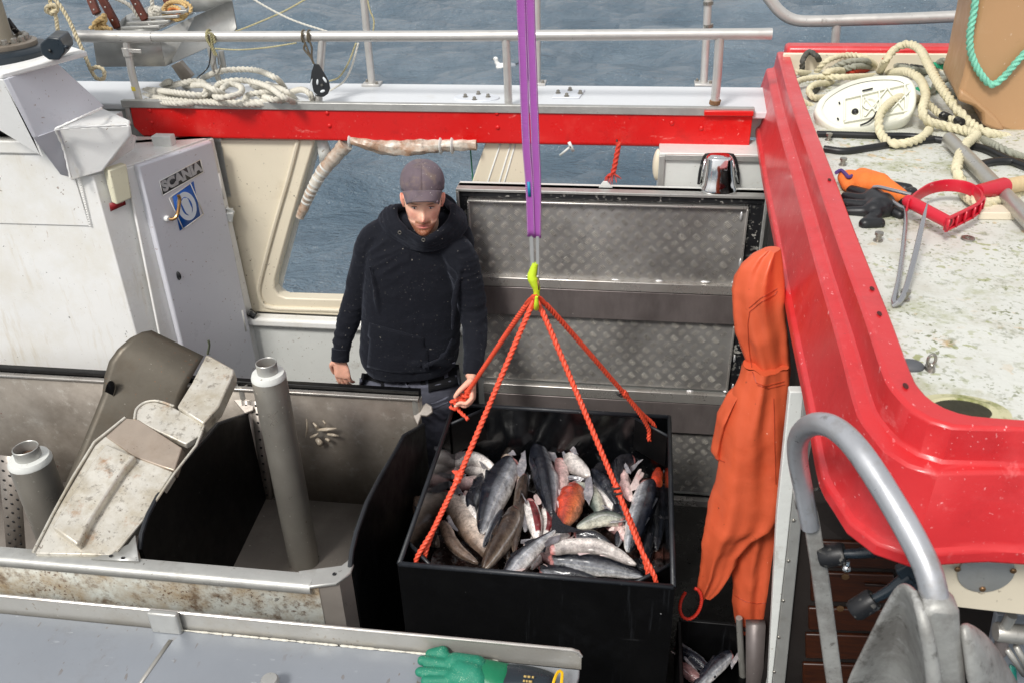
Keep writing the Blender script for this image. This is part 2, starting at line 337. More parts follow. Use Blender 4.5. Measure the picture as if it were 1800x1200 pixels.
# pale reveal round the opening
mb = MB(); e = [wp(560, 246, WY+.09), wp(540, 318, WY+.09), wp(517, 402, WY+.09), wp(493, 495, WY+.09), wp(492, 507, WY+.09), wp(500, 514, WY+.09)]
mb.tube(spline(e, .03), .016, 8); mb.build('window_frame', M['greywhite'], bul)
mb = MB(); e = [wp(563, 250, WY+.115), wp(543, 318, WY+.115), wp(521, 402, WY+.115), wp(499, 480, WY+.115)]
mb.tube(e, .007, 6); mb.build('window_seal', M['rubber'], bul)
mb = MB(); mb.prism([wp(440, 246, WY-.012), wp(452, 246, WY-.012), wp(378, 560, WY-.012), wp(366, 560, WY-.012)], (0, .012, 0)); 
# raised moulding following the opening
g = [wp(524, 246, WY-.004), wp(505, 318, WY-.004), wp(480, 405, WY-.004), wp(458, 490, WY-.004), wp(455, 515, WY-.004), wp(462, 533, WY-.004), wp(480, 541, WY-.004), wp(560, 544, WY-.004), wp(640, 547, WY-.004)]
mb = MB(); mb.tube(spline(g, .02), .011, 8); mb.build('moulding', M['cream'], bul)
# slanted post between the openings, with grooves
mb = MB(); mb.prism([wp(856, 244), wp(936, 244), wp(905, 470), wp(778, 470)], (0, .09, 0)); mb.build('post', M['cream'], bul, bevel=.006)
mb = MB()
for a, b in ((882, 818), (900, 842), (908, 852)): mb.tube([wp(a, 246, WY-.001), wp(b, 440, WY-.001)], .004, 6)
mb.build('post_groove', M['greywhite'], bul)
# hull below: sloping sill out to the hull side
mb = MB(); mb.prism([(-3.7, WY+.07, .84), (-3.7, 4.16, .58), (-3.7, 4.05, -1.3), (-3.7, 3.95, -1.3), (-3.7, 3.95, .3), (-3.7, WY+.07, .55)], (5.8, 0, 0)); mb.build('hull_side', M['white'], bul, bevel=.01)
# shelf tube and lower white panel
mb = MB(); zt = wp(500, 560).z
mb.box((-1.4, WY-.03, zt+.003), (1.30, .07, .05)); mb.build('shelf', M['white'], bul, bevel=.015)
mb = MB(); mb.box((-.75, WY-.004, .2), (2.9, .05, .96+.1)); mb.build('lower_panel', M['greywhite'], bul, bevel=.004)
mb = MB(); mb.tube([wp(437, 548, WY-.05), wp(449, 556, WY-.05)], .02, 12); mb.build('shelf_end_cap', M['rubber'], bul)
# side deck
mb = MB(); mb.box((-1.6, 3.965, 1.842), (4.5, .41, .03)); mb.build('side_deck', M['white_deck'], bul, bevel=.006)
mb = MB(); mb.box((-2.35, 3.80, 1.62), (.84, .04, .43)); mb.build('inner_wall', M['greywhite'], bul, bevel=.003)
mb = MB(); mb.box((-1.6, 3.86, 1.775), (4.4, .05, .10)); mb.build('deck_beam', M['greywhite'], bul, bevel=.003)

# red strip along the deck edge
rs_ = thing('edge_strip', 'long narrow red painted metal strip with rivets along the side deck above the man', 'trim strip', (-1, 3.74, 1.7))
a = PY(225, 190, 3.745); b = PY(1324, 196, 3.745); a2 = PY(226, 235, 3.745); b2 = PY(1312, 249, 3.745)
X0, X1 = a.x, b.x
mb = MB(); zt, zb = 1.845, 1.715
mb.prism([(X0+.01, 3.745, zt), (X0+.005, 3.745, zb+.04), (X0+.04, 3.745, zb), (X0+.04, 3.765, zb-.008), (X0, 3.765, zb+.04), (X0, 3.765, zt)][:3]+[(X0+.04, 3.745, zb), (X1, 3.745, zb), (X1, 3.745, zt)], (0, .012, 0))
mb.build('red_plate', M['redplate'], rs_, bevel=.004)
mb = MB(); mb.tube([(X0+.045, 3.757, zb), (X1, 3.757, zb)], .012, 10); mb.build('rounded_edge', M['redplate'], rs_)
mb = MB(); mb.box(((X0+X1)/2-.01, 3.752, 1.861), (X1-X0+.03, .03, .034)); mb.build('top_channel', M['alu'], rs_, bevel=.003)
mb = MB(); mb.box((X0-.004, 3.752, 1.81), (.022, .024, .09)); mb.build('end_cap', M['alu'], rs_, bevel=.002)
mb = MB(); mb.box((X1-.10, 3.742, 1.858), (.20, .036, .020)); mb.build('end_patch', M['redplate'], rs_, bevel=.003)
for px, py in ((266, 216), (579, 222), (875, 225), (1181, 217), (1233, 226), (263, 195.5), (575, 199.5), (873, 200), (1235, 201), (1278, 201), (1304, 201)):
    p = PY(px, py, 3.744); mb = MB(); mb.ell(p, (.010, .005, .010), n=12); mb.build('rivet', M['redplate'], rs_)

# ================================================================ LEFT DECKHOUSE
A, B_, C_ = Vector((-2.225, 3.2, 0)), Vector((-2.125, 3.36, 0)), Vector((-1.955, 3.76, 0))
dh = thing('deckhouse', 'white painted steel deckhouse with chamfered corner and crane bracket on the left', 'deckhouse', (-2.7, 3.4, 0))
TZ = 1.83; SX = -2.36
mb = MB(); Z0 = Vector((0, 0, -.05)); H_ = TZ+.05
mb.prism([Vector((-3.75, 3.2, -.05)), A+Z0, B_+Z0, C_+Z0, Vector((-1.955, 3.735, -.05)), Vector((-3.75, 3.735, -.05))], (0, 0, 1.763)); mb.prism([Vector((-3.75, 3.2, 1.69)), Vector((SX, 3.2, 1.69)), Vector((SX, 3.735, 1.69)), Vector((-3.75, 3.735, 1.69))], (0, 0, .14)); mb.build('wall', M['white'], dh, bevel=.02)
mb = MB(); c1 = PY(158, 397, 3.198); mb.prism([(-3.7, 3.198, c1.z-.006), (c1.x, 3.198, c1.z), (c1.x-.008, 3.198, 1.83), (-3.7, 3.198, 1.83)], (0, -.004, 0)); mb.build('doubler_plate', M['white'], dh, bevel=.002)
mb = MB()
for i in range(26):
    t = i/25; p = PY(158-24*t, 397-105*t, 3.192); mb.ell(p, (.006, .0022, .004), n=8)
mb.build('weld_seam', M['white'], dh)
mb = MB(); mb.prism([(-3.7, 3.185, 1.80), (-2.42, 3.185, 1.80), (-2.42, 3.185, 1.86), (-3.7, 3.185, 1.86)], (0, .05, 0)); mb.build('ledge', M['white'], dh, bevel=.01)
mb = MB(); mb.prism([(-3.7, 3.24, 1.86), (-2.5, 3.24, 1.86), (-2.5, 3.24, 1.94), (-3.7, 3.24, 1.94)], (0, .3, 0)); mb.build('dark_recess', M['rubber'], dh)
# door in the diagonal side
dd = (C_-B_).normalized(); dn = Vector((dd.y, -dd.x, 0)); DB = B_+dn*.008
def dp(a, b, off=.03): return PP(a, b, B_+dn*off, dn)
mb = MB()
fp = [dp(218, 296, .006), dp(372, 243, .006), dp(462, 640, .006), dp(300, 700, .006)]
mb.prism(fp, dn*.014); mb.build('door_frame', M['white'], dh, bevel=.004)
c = [dp(236, 290), dp(368, 247), dp(449, 640), dp(330, 690)]
zt_ = (c[0].z+c[1].z)/2
def dz(p, z): return Vector((p.x, p.y, z))
dc = [dz(c[0], c[0].z), dz(c[1], c[0].z-.01), dz(c[1], .35), dz(c[0], .35)]
mb = MB(); mb.prism([p-dn*.012 for p in dc], dn*.034); door = mb.build('door', M['door'], dh, bevel=.009)
mb = MB(); hp = [dp(291, 384, .05), dp(303, 386, .075), dp(311, 380, .085), dp(314, 366, .085), dp(316, 350, .085), dp(313, 344, .085)]
mb.tube(spline(hp, .01), .0075, 10); mb.build('handle', mat('brass_handle', S(150, 116, 76), .3, .8, var=.1, vs=20), door)
mb = MB(); mb.lathe([(.014, 0), (.014, .012), (.009, .02)], dp(291, 384, .048), dn, 12); mb.build('handle_rose', M['white'], door)
mb = MB(); mb.ell(dp(313, 485, .052), (.015, .008, .022), n=12); mb.build('lock', M['rubber'], door)
for (a, b, a2, b2) in ((383, 305, 392, 350), (424, 545, 431, 582)):
    mb = MB(); mb.tube([dp(a, b, .045), dp(a2, b2, .045)], .009, 10); mb.build('hinge', M['white'], dh)
mb = MB(); mb.box(dp(404, 378, .04), (.03, .05, .05), Euler((.3, .2, .4)).to_matrix()); mb.tube([dp(398, 366, .05), dp(410, 372, .06), dp(405, 390, .05)], .008, 8); mb.build('door_catch', M['greywhite'], dh, bevel=.004)
# small locker-latch block above the door
mb = MB(); mb.box(PY(288, 247, 3.62), (.09, .05, .05)); mb.build('latch_block', M['greywhite'], dh, bevel=.004)
# crane bracket: gusset plates and a boxed arm
gy = 3.12
def pg(pts, y0, th, m=M['white'], nm='gusset_plate', bv=.004):
    mb = MB(); mb.prism([PY(a, b, y0) for a, b in pts], (0, th, 0)); return mb.build(nm, m, dh, bevel=bv)
mb = MB(); q = [PY(5, 140, 3.02), PY(88, 108, 3.30), PY(176, 188, 3.44), PY(96, 229, 3.12), PY(57, 243, 3.04)]; mb.prism(q, (.012, .012, .0)); mb.build('gusset_plate', M['door'], dh, bevel=.003)
mb = MB(); q = [PY(57, 243, 3.04), PY(96, 229, 3.10), PY(121, 312, 3.17), PY(106, 308, 3.15)]; mb.prism(q, (.01, .02, 0)); mb.build('gusset_plate', M['door'], dh, bevel=.003)
mb = MB(); f = [PY(101, 227, 3.13), PY(226, 222, 3.26), PY(228, 238, 3.26), PY(178, 302, 3.19), PY(124, 318, 3.16)]; bk = [p+Vector((.0, .42, .0)) for p in f]
tp_ = PY(179, 190, 3.46); mb.prism(f, (0.005, .012, 0)); mb.build('boxed_arm', M['white'], dh, bevel=.004)
mb = MB(); mb.prism([f[0]+Vector((0, .006, .001)), f[1]+Vector((-.002, .006, .001)), PY(228, 212, 3.36), tp_], (0, .004, -.012)); mb.build('arm_top', M['white'], dh, bevel=.004)
mb = MB(); mb.prism([f[2]+Vector((-.004, .012, 0)), f[3]+Vector((-.004, .012, 0)), PY(236, 262, 3.5), PY(240, 240, 3.5)], (-.01, .01, 0)); mb.build('arm_side', M['white'], dh, bevel=.003)
for path in ([(97, 229), (112, 262), (124, 312)], [(97, 228), (140, 224), (222, 220)], [(98, 227), (140, 208), (178, 191)]):
    mb = MB(); pts = spline([PY(a, b, 3.105 if i < 1 else 3.13+.11*(a > 150)+.1*(a > 170)*(b < 200)) for i, (a, b) in enumerate(path)], .012)
    mb.tube(pts, [.005+.0012*math.sin(q*2.1) for q in range(len(pts))], 8)
    mb.build('weld_seam', M['white'], dh)
# pedestal drum the crane stands on
pc = PY(0, 110, 3.45); cx, cy, cz = pc.x-.02, 3.42, PY(30, 118, 3.2).z
mb = MB(); mb.prism([(-3.6, 3.0, 1.95), PY(5, 140, 3.03), (PY(5,140,3.03)+Vector((.17,.30,.02))), (-2.62, 3.75, 2.12), (-3.6, 3.75, 2.12)], (0, 0, .02)); mb.build('pedestal_top', M['white'], dh, bevel=.005)
mb = MB(); mb.prism([PY(0, 130, 3.02)+Vector((-.4,0,0)), PY(5, 140, 3.03), PY(57, 243, 3.05), PY(35, 187, 3.05), PY(0, 187, 3.05)+Vector((-.4,0,0))], (0, .012, 0)); mb.build('pedestal_skirt', M['white'], dh, bevel=.004)
# junction box on the chamfered corner
an = (B_-A).normalized(); ann = Vector((an.y, -an.x, 0))
def ap(a, b, off=.0): return PP(a, b, A+ann*off, ann)
jb = thing('junction_box', 'small cream plastic box with red label below it on the white deckhouse corner', 'junction box', ap(200, 355))
mb = MB(); mb.prism([ap(180, 296, .01), ap(213, 285, .01), ap(223, 345, .01), ap(196, 357, .01)], ann*.045); mb.build('box_body', mat('aged_cream_plastic', S(220, 216, 190), .4, var=.05, specks=[(DIRT, .68, 60, .6)]), jb, bevel=.007)
mb = MB(); mb.prism([ap(192, 358, .002), ap(219, 350, .002), ap(221, 360, .002), ap(194, 372, .002)], ann*.002); mb.build('label', mat('red_label', S(140, 28, 34), .4, specks=[(S(210, 200, 200), .6, 90, .5)]), jb)
# stickers on the door
st = thing('engine_sticker', 'worn dark rectangular SCANIA sticker on the shaded white deckhouse door', 'sticker', dp(318, 312, .05))
q = [dp(280, 319, .0535), dp(352, 281, .0535), dp(357, 303, .0535), dp(286, 344, .0535)]
mb = MB(); mb.prism(q, dn*.001); mb.build('backing', mat('black_worn_sticker', S(52, 52, 54), .4, var=.3, vs=30, specks=[(S(200, 200, 200), .6, 60, .7)]), st)
Mx = fr(q[1]-q[0]+(q[2]-q[3]), q[0]-q[3], (q[0]+q[1]+q[2]+q[3])/4+dn*.0014)
Mx = Matrix.Translation((q[0]+q[1]+q[2]+q[3])/4+dn*.0014) @ fr((q[1]-q[0])+(q[2]-q[3]), (q[0]-q[3]), (0,0,0)).to_3x3().to_4x4()
if (Mx.to_3x3() @ Vector((0,0,1))).dot(dn) < 0: pass
mb = MB(); text_mb(mb, 'SCANIA', .062, Mx @ Matrix.Diagonal((1.02, 1, 1, 1)), .0005, bold=.0035); mb.build('lettering', mat('silver_letter', S(176, 176, 178), .4, .2, var=.15, vs=40), st)
mb = MB()
for i in range(4): mb.bar(q[i]+dn*.001, q[(i+1) % 4]+dn*.001, .004, .0012, dn)
mb.build('sticker_border', M['white'], st)
sg = thing('safety_sign', 'blue and white ear protection sign showing a head with ear defenders on the deckhouse door', 'sign', dp(330, 400, .05))
q = [dp(303, 346, .0535), dp(340, 319, .0535), dp(352, 380, .0535), dp(316, 406, .0535)]
mb = MB(); mb.prism(q, dn*.001); mb.build('sign_plate', mat('blue_sign', S(10, 88, 176), .35, var=.05), sg)
cen = (q[0]+q[1]+q[2]+q[3])/4; W = ((q[1]-q[0]).length+(q[2]-q[3]).length)/2; Hh = ((q[0]-q[3]).length+(q[1]-q[2]).length)/2
R3 = fr((q[1]-q[0])+(q[2]-q[3]), (q[0]-q[3]), (0,0,0)).to_3x3()
def lp(x, y, k=.0014): return cen + R3 @ Vector((x*W/2, y*Hh/2, 0)) + dn*k
mb = MB()
for i in range(4): mb.bar(lp([-1,1,1,-1][i], [1,1,-1,-1][i]), lp([1,1,-1,-1][i], [1,-1,-1,1][i]), .005, .001, dn)
mb.build('sign_border', M['white'], sg)
wh = mat('sign_white', S(214, 222, 232), .4, var=.03)
ring = [(math.cos(t)*.78, math.sin(t)*.84) for t in np.linspace(0, 2*math.pi, 40)]
rows = [[lp(x*.58, y*.66, .0016) for x, y in ring], [lp(x, y, .0016) for x, y in ring]]
mb = MB(); mb.grid(rows); mb.build('headband_disc', wh, sg)
head = [(-.26, .42), (.0, .52), (.26, .42), (.34, .1), (.28, -.3), (.12, -.55), (-.08, -.58), (-.24, -.35), (-.34, .05)]
mb = MB(); mb.prism([lp(x*1.05, y, .0018) for x, y in head], dn*.0004); mb.build('head_symbol', wh, sg)
for s_ in (-1, 1):
    mb = MB(); mb.prism([lp(s_*(.32+.12*math.sin(q)), -.02+.26*math.cos(q), .0019) for q in np.linspace(0, math.pi, 12)]+[lp(s_*.30, -.2, .0019), lp(s_*.30, .2, .0019)], dn*.0005); mb.build('ear_defender', bpy.data.materials['blue_sign'], sg)

M['checker_worn'] = mat('polished_checker_ridges', S(226, 222, 214), .26, .7, var=.25, vs=4, stains=[(S(90, 84, 80), .5, .7, 4, .7)])  # ridges coloured paler than the plate, highlights put into the colour
# ================================================================ INSULATED HATCH behind the bin
HY = 3.45
def hz(a, b): return PY(a, b, HY)
ht = thing('hatch_panel', 'upright dark hatch panel with checker plate sections and black rubber border behind the bin', 'hatch', (-.13, HY, 0))
zT = hz(1070, 338).z; xL, xR = hz(800, 335).x+.004, .52
zo = lambda y: (hz(1000, y).z)
mb = MB(); mb.box(((xL+xR)/2, HY+.06, (zT+.03)/2), (xR-xL, .06, zT-.03)); mb.build('back_panel', M['greywhite'], ht, bevel=.004)
mb = MB()
t = .012
mb.box(((xL+xR)/2, HY+.03, zT-t/2), (xR-xL, .075, t)); mb.box((xL+t/2, HY+.03, (zT+.05)/2), (t, .075, zT-.05-2*t)); mb.box((xR-t/2, HY+.03, (zT+.05)/2), (t, .075, zT-.05-2*t))
mb.build('outer_frame', M['alu'], ht, bevel=.002)
zU1, zU0 = zo(356), zo(500)
iL, iR = hz(826, 400).x, hz(1308, 420).x
mb = MB(); mb.box(((xL+iL)/2+.003, HY+.02, (zT+.05)/2), (iL-xL-.018, .03, zT-.075)); mb.box(((xR+iR)/2-.003, HY+.02, (zT+.05)/2), (xR-iR-.018, .03, zT-.075))
mb.box(((xL+xR)/2, HY+.018, (zT+zU1)/2-.004), (xR-xL-.03, .03, zT-zU1-.024)); mb.build('rubber_border', M['rubber'], ht, bevel=.006)
def lozenges(mb, x0, x1, z0, z1, y, seed=0):
    cx_, cz_ = .060, .0305; rr = random.Random(seed); nz = int((z1-z0)/cz_); nx = int((x1-x0)/cx_)
    for j in range(nz):
        for i in range(nx+1):
            cx, cz = x0+(i+.25+.5*(j % 2))*cx_, z0+(j+.5)*(z1-z0)/nz; sg_ = 1 if j % 2 else -1
            if cx > x1-.02: continue
            d = Vector((.76, 0, .65*sg_)); e = Vector((-.65*sg_, 0, .76))
            for k in range(5):
                q = Vector((cx, y, cz)) + e*((k-2)*.0066) + d*.0012*abs(k-2); L = .0155-.0012*abs(k-2); w_ = .0019
                b0 = [q-d*L, q+e*w_, q+d*L, q-e*w_]; mb.add(b0+[q-d*L*.6-Vector((0, .0038, 0)), q+d*L*.6-Vector((0, .003, 0))], [(0,3,4), (3,2,5,4), (2,1,5), (1,0,4,5)], 1)
zB1, zB0 = zo(497), zo(556)
zL1, zL0 = zo(557), zo(672)
zC1, zC0 = zo(746), zo(850)
for (z1, z0, sd_) in ((zU1, zU0, 1), (zL1, zL0, 2), (zC1, zC0, 3)):
    mb = MB(); mb.box(((iL+iR)/2, HY+.012, (z0+z1)/2), (iR-iL, .012, z1-z0)); lozenges(mb, iL+.012, iR-.012, z0+.006, z1-.006, HY+.0059, sd_)
    mb.build('checker_plate', [M['checker'], M['checker_worn']], ht)
def strip(za, zb, y, d, m, nm, x0=iL, x1=iR, bv=.003):
    mb = MB(); mb.box(((x0+x1)/2, y, (za+zb)/2), (x1-x0, d, abs(za-zb))); return mb.build(nm, m, ht, bevel=bv)
strip(zo(489), zo(505), HY-.006, .028, M['trim'], 'shelf_trim', iL+.03, iR-.002)
strip(zo(506), zo(555), HY-.012, .012, M['darkband'], 'smooth_band', iL+.03, iR-.002)
strip(zo(676), zo(692), HY-.008, .03, M['trim'], 'shelf_trim', iL+.03, iR-.002)
strip(zo(693), zo(744), HY-.014, .014, M['darkband'], 'smooth_band', iL+.03, iR-.002)
strip(zo(858), zo(874), HY-.008, .03, M['trim'], 'shelf_trim')
strip(zo(884), zo(893), HY-.008, .02, M['darkband'], 'bottom_rail')
strip(zo(895), zo(902), HY-.016, .03, M['alu'], 'bottom_rail')
mb = MB(); mb.box(((iL+iR)/2, HY-.004, zU1-.002), (iR-iL+.006, .02, .009)); mb.box((iL, HY-.004, (zU1+zU0)/2), (.009, .02, zU1-zU0-.012)); mb.box((iR, HY-.004, (zU1+zU0)/2), (.009, .02, zU1-zU0-.012)); mb.box((iR, HY-.004, (zL1+zL0)/2), (.009, .02, zL1-zL0-.012)); mb.build('plate_edging', M['trim'], ht, bevel=.002)
for row, ys, off in (((860, 926, 1003, 1082, 1159, 1240, 1293), 489, 0), ((905, 950, 1020, 1128, 1213, 1279), 676, 4)):
    for i, px in enumerate(row):
        mb = MB(); p = PY(px, ys+(px-850)*.02-1+off, HY+.002); mb.ell(p, (.018+.004*(i % 2), .006, .0055), n=12); mb.build('weld_bead', M['weld'], ht)
for px, py in ((1301, 462), (1303, 380), (1297, 490), (1291, 630), (1288, 680)):
    mb = MB(); mb.ell(PY(px, py, HY), (.006, .006, .02), n=10); mb.build('weld_bead', M['weld'], ht)

# white cabinet with chrome clasp at the right end of the hull side
wb = thing('wall_cabinet', 'white square cabinet with grey edge below the right end of the red strip', 'cabinet', PY(1240, 335, 3.62))
mb = MB(); a_, b_ = PY(1160, 254, 3.62), PY(1350, 335, 3.62); mb.prism([(a_.x, 3.62, 1.72), (.72, 3.62, 1.72), (.72, 3.62, .9), (a_.x, 3.62, .9)], (0, .2, 0)); mb.build('cabinet_body', M['greywhite'], wb, bevel=.004)
mb = MB(); mb.box((a_.x+.012, 3.612, 1.4), (.024, .014, .62)); mb.box((a_.x+.35, 3.612, 1.705), (.65, .014, .024)); mb.build('cabinet_edging', M['alu'], wb, bevel=.002)
mb = MB(); mb.ell(PY(1156, 290, 3.66), (.022, .03, .07)); mb.build('side_lamp', M['cream'], wb)
cl = thing('chrome_clasp', 'shiny chrome cone shaped clasp standing on top of the hatch panel beside the red coaming', 'clasp', PY(1262, 336, 3.5))
prof = [(1240, 277), (1285, 277), (1290, 320), (1297, 334), (1230, 334), (1236, 320)]
rows = []
for k, (a, b, y) in enumerate(((1247, 1283, 274), (1243, 1287, 278), (1241, 1288, 300), (1237, 1291, 322), (1232, 1294, 330), (1232, 1294, 337))):
    l, r_ = PY(a, y, 3.5), PY(b, y, 3.5); c = (l+r_)/2; w_ = (r_-l).length/2
    rows.append([c + Vector((w_*math.cos(t)*(abs(math.cos(t))+.001)**-.35, -w_*.75*math.sin(t)*(abs(math.sin(t))+.001)**-.35 if abs(math.sin(t)) > .01 else 0, 0)) for t in np.linspace(0, 2*math.pi, 33)])
mb = MB(); mb.grid(rows); mb.add([v for v in rows[0][:-1]], [tuple(range(32))]); mb.build('cone', M['chrome'], cl, solid=.003)
mb = MB(); fr_ = [PY(a, b, 3.585) for a, b in ((1228, 324), (1231, 300), (1238, 276), (1246, 272), (1282, 272), (1291, 277), (1297, 300), (1298, 324))]
mb.tube(spline(fr_, .01), .006, 8); mb.build('wire_frame', M['rubber'], cl)
mb = MB(); mb.tube([PY(1232, 322, 3.56), PY(1240, 280, 3.56)], .005, 8); mb.build('wire_rod', M['chrome'], cl)
mb = MB(); mb.tube([PY(1296, 322, 3.56), PY(1287, 280, 3.56)], .005, 8); mb.build('wire_rod', M['chrome'], cl)
# ================================================================ RED COAMED WHEELHOUSE ROOF (right)
wh_ = thing('wheelhouse', 'wheelhouse with moss stained white roof framed by a wide stepped red coaming on the right', 'wheelhouse', (1.2, 2.6, 0))
path = [(.648, 4.24), (.60, 3.4), (.570, 2.63), (.548, 2.1), (.536, 1.72)]
path = [Vector((*p, 0)) for p in path]
arc = [Vector((.526+.0, 1.50, 0)), Vector((.528, 1.44, 0)), Vector((.542, 1.395, 0)), Vector((.575, 1.365, 0)), Vector((.63, 1.356, 0)), Vector((.8, 1.356, 0)), Vector((1.2, 1.36, 0)), Vector((2.3, 1.38, 0))]
full = spline(path+arc, .035)
prof = [(0, 2.0), (.046, 2.0), (.052, 1.994), (.058, 1.934), (.064, 1.928), (.086, 1.924), (.091, 1.918), (.118, 1.785), (.122, 1.776), (.134, 1.768), (.136, 1.742), (.124, 1.738), (.10, 1.75), (.075, 1.90), (.04, 1.93), (0, 1.95)]
rows = []
for i, p in enumerate(full):
    a = full[max(i-1, 0)]; b = full[min(i+1, len(full)-1)]; t = (b-a).normalized(); s = Vector((t.y, -t.x, 0))
    k = max(0, min(1, (-t.y)))            # 1 on the long side, 0 on the front
    sc_ = .60+.40*k
    if .05 < k < .95: sc_ *= 1+.28*math.sin(math.pi*k)
    rows.append([p + s*(o*sc_) + Vector((0, 0, z)) for o, z in prof])
mb = MB(); n = len(prof); vs = [v for r in rows for v in r]
fs = [(i*n+j, i*n+(j+1) % n, (i+1)*n+(j+1) % n, (i+1)*n+j) for i in range(len(rows)-1) for j in range(n)] + [tuple(range(n)), tuple((len(rows)-1)*n+j for j in range(n))]
mb.add(vs, fs); mb.build('coaming', M['red'], wh_, ang=28, bevel=.004)
mb = MB(); mb.box((1.5, 4.20, 1.995), (1.75, .10, .09)); mb.build('coaming', M['red'], wh_, bevel=.015)
mb = MB(); mb.box((1.5, 4.145, 1.955), (1.78, .02, .12)); mb.build('inner_coaming_face', M['cream'], wh_, bevel=.004)
inner = [p+Vector((.004, .0, 0)) for p in full]
poly = [Vector((p.x, p.y, 0)) for p in full[::3]]+[Vector((2.3, 1.38, 0)), Vector((2.3, 4.16, 0))]
def rz(y): return 1.988-.045*max(0, (y-1.36))/2.8
mb = MB(); mb.add([Vector((p.x, p.y, rz(p.y))) for p in poly]+[Vector((p.x, p.y, rz(p.y)-.05)) for p in poly], [tuple(range(len(poly))), tuple(range(2*len(poly)-1, len(poly)-1, -1))]+[(i, (i+1) % len(poly), len(poly)+(i+1) % len(poly), len(poly)+i) for i in range(len(poly))])
mb.build('roof', M['roof'], wh_)
# long notches and dent in the red
for px, py, zz in ((1458, 316, 2.003), (1533, 507, 2.003), (1546, 551, 2.003), (1592, 677, 2.003)):
    mb = MB(); p = PZ(px, py, zz); mb.ell(p, (.005, .010, .002), n=10); mb.build('screw_hole', M['redplate'] if 0 else mat('dark_hole', S(70, 20, 16), .7), wh_)
# front wall under the coaming, round cover plate
FY = 1.372
def fp_(a, b, y=FY): return PY(a, b, y)
mb = MB(); mb.prism([fp_(1585, 940), fp_(1590, 968), fp_(1610, 1010), fp_(1640, 1056), fp_(1665, 1064), fp_(1690, 1068), fp_(1900, 1092), fp_(1900, 930)], (0, .04, 0)); mb.build('front_wall', M['cream'], wh_, bevel=.003)
mb = MB(); mb.tube(spline([fp_(1583, 962, FY-.004), fp_(1600, 1000, FY-.004), fp_(1618, 1040, FY-.004)], .01), .008, 8); mb.build('window_gasket', M['rubber'], wh_)
mb = MB(); pc_ = fp_(1732, 1003, FY-.001); mb.lathe([(.052, 0), (.052, .005), (.049, .006)], pc_, (0, -1, 0), 40, sc=(1, .98)); disc = mb.build('cover_plate', M['alu'], wh_, bevel=.001)
for a, b in ((1683, 999), (1781, 1002), (1727, 1034)):
    mb = MB(); mb.lathe([(.006, 0), (.006, .002), (.004, .004)], fp_(a, b, FY-.0075), (0, -1, 0), 12); mb.build('screw', M['rustbolt'], disc)
# interior with wooden drawers
kw = NT('varnished_wood'); c = kw.mix(kw.ramp(kw.noise(14, 6, .7, (1, 1, 14)), .35, .65), S(62, 28, 10), S(34, 14, 6))
kw.l(c, kw.b.inputs['Base Color']); kw.b.inputs['Roughness'].default_value = .4; M['wood'] = kw.m
DY = 2.0
mb = MB(); p0, p1 = PY(1385, 900, DY), PY(1900, 1230, DY); mb.prism([PY(1400, 880, DY), PY(1860, 900, DY), PY(1860, 1260, DY), PY(1385, 1230, DY)], (0, .03, 0)); dr = mb.build('cabinet_front', M['wood'], wh_)
for (a, b, a2, b2) in ((1425, 945, 1575, 990), (1424, 1000, 1570, 1050), (1420, 1062, 1560, 1100), (1415, 1108, 1550, 1150), (1410, 1160, 1545, 1205)):
    mb = MB(); q = [PY(a, b, DY-.001), PY(a2, b+4, DY-.001), PY(a2, b2+4, DY-.001), PY(a, b2, DY-.001)]; mb.prism(q, (0, -.014, 0)); mb.build('drawer', M['wood'], wh_, bevel=.004)
for a, b in ((1486, 1012), (1477, 1068)):
    mb = MB(); mb.lathe([(.011, 0), (.011, .003), (.007, .004)], PY(a, b, DY-.016), (0, -1, 0), 16); mb.build('drawer_knob', M['rustbolt'], wh_)
mb = MB(); mb.prism([PY(1520, 1024, DY-.019), PY(1560, 1026, DY-.019), PY(1560, 1029, DY-.019), PY(1520, 1027, DY-.019)], (0, -.004, 0)); mb.build('drawer_pull', mat('dark_wood_slot', S(30, 12, 5), .6), wh_)
for y, x0, x1 in ((.35, .47, 2.2),):
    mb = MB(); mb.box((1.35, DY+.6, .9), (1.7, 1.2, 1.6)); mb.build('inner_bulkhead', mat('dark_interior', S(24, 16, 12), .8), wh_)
# black knobs of the folding window, with arms
def knob(pa, pb, y0, y1, r, nm):
    t = thing(nm[0], nm[1], 'handle', PY(*pb, y1)); t['group'] = 'black roller ended arms at the wheelhouse window'
    a, b = PY(*pa, y0), PY(*pb, y1); ax = (b-a).normalized()
    mb = MB(); mb.lathe([(r*.9, 0), (r, .006), (r, .045), (r*.82, .052), (r*.3, .053)], b-ax*.02, ax, 24); mb.build('roller', M['rubber'], t)
    mb = MB(); mb.tube(spline([a, a.lerp(b, .5)+Vector((0, 0, -.004)), b-ax*.015], .01), [r*.75, r*.5, r*.4], 12); mb.build('arm', M['darkpaint'], t)
    return t
t1 = knob((1575, 962), (1468, 974), 1.42, 1.44, .024, ('window_roller', 'upper black rubber roller on a short arm in front of the wooden drawers'))
mb = MB(); mb.ell(PY(1488, 998, 1.41), (.009, .009, .009)); mb.lathe([(.004, 0), (.004, .02)], PY(1488, 998, 1.41), (0, 0, 1), 8); mb.build('chrome_nut', M['chrome'], t1)
knob((1600, 1012), (1522, 1060), 1.34, 1.33, .022, ('window_roller', 'lower black rubber roller on a short arm beside the cast metal guide'))
mb = MB(); mb.prism([PY(1575, 1005, 1.33), PY(1600, 990, 1.33), PY(1625, 1030, 1.33), PY(1600, 1050, 1.33)], (0, .02, 0)); o = mb.build('window_hinge_block', M['darkpaint'], bevel=.004); tag(o, 'black angular hinge block between the two rollers and the cream wall', 'hinge')

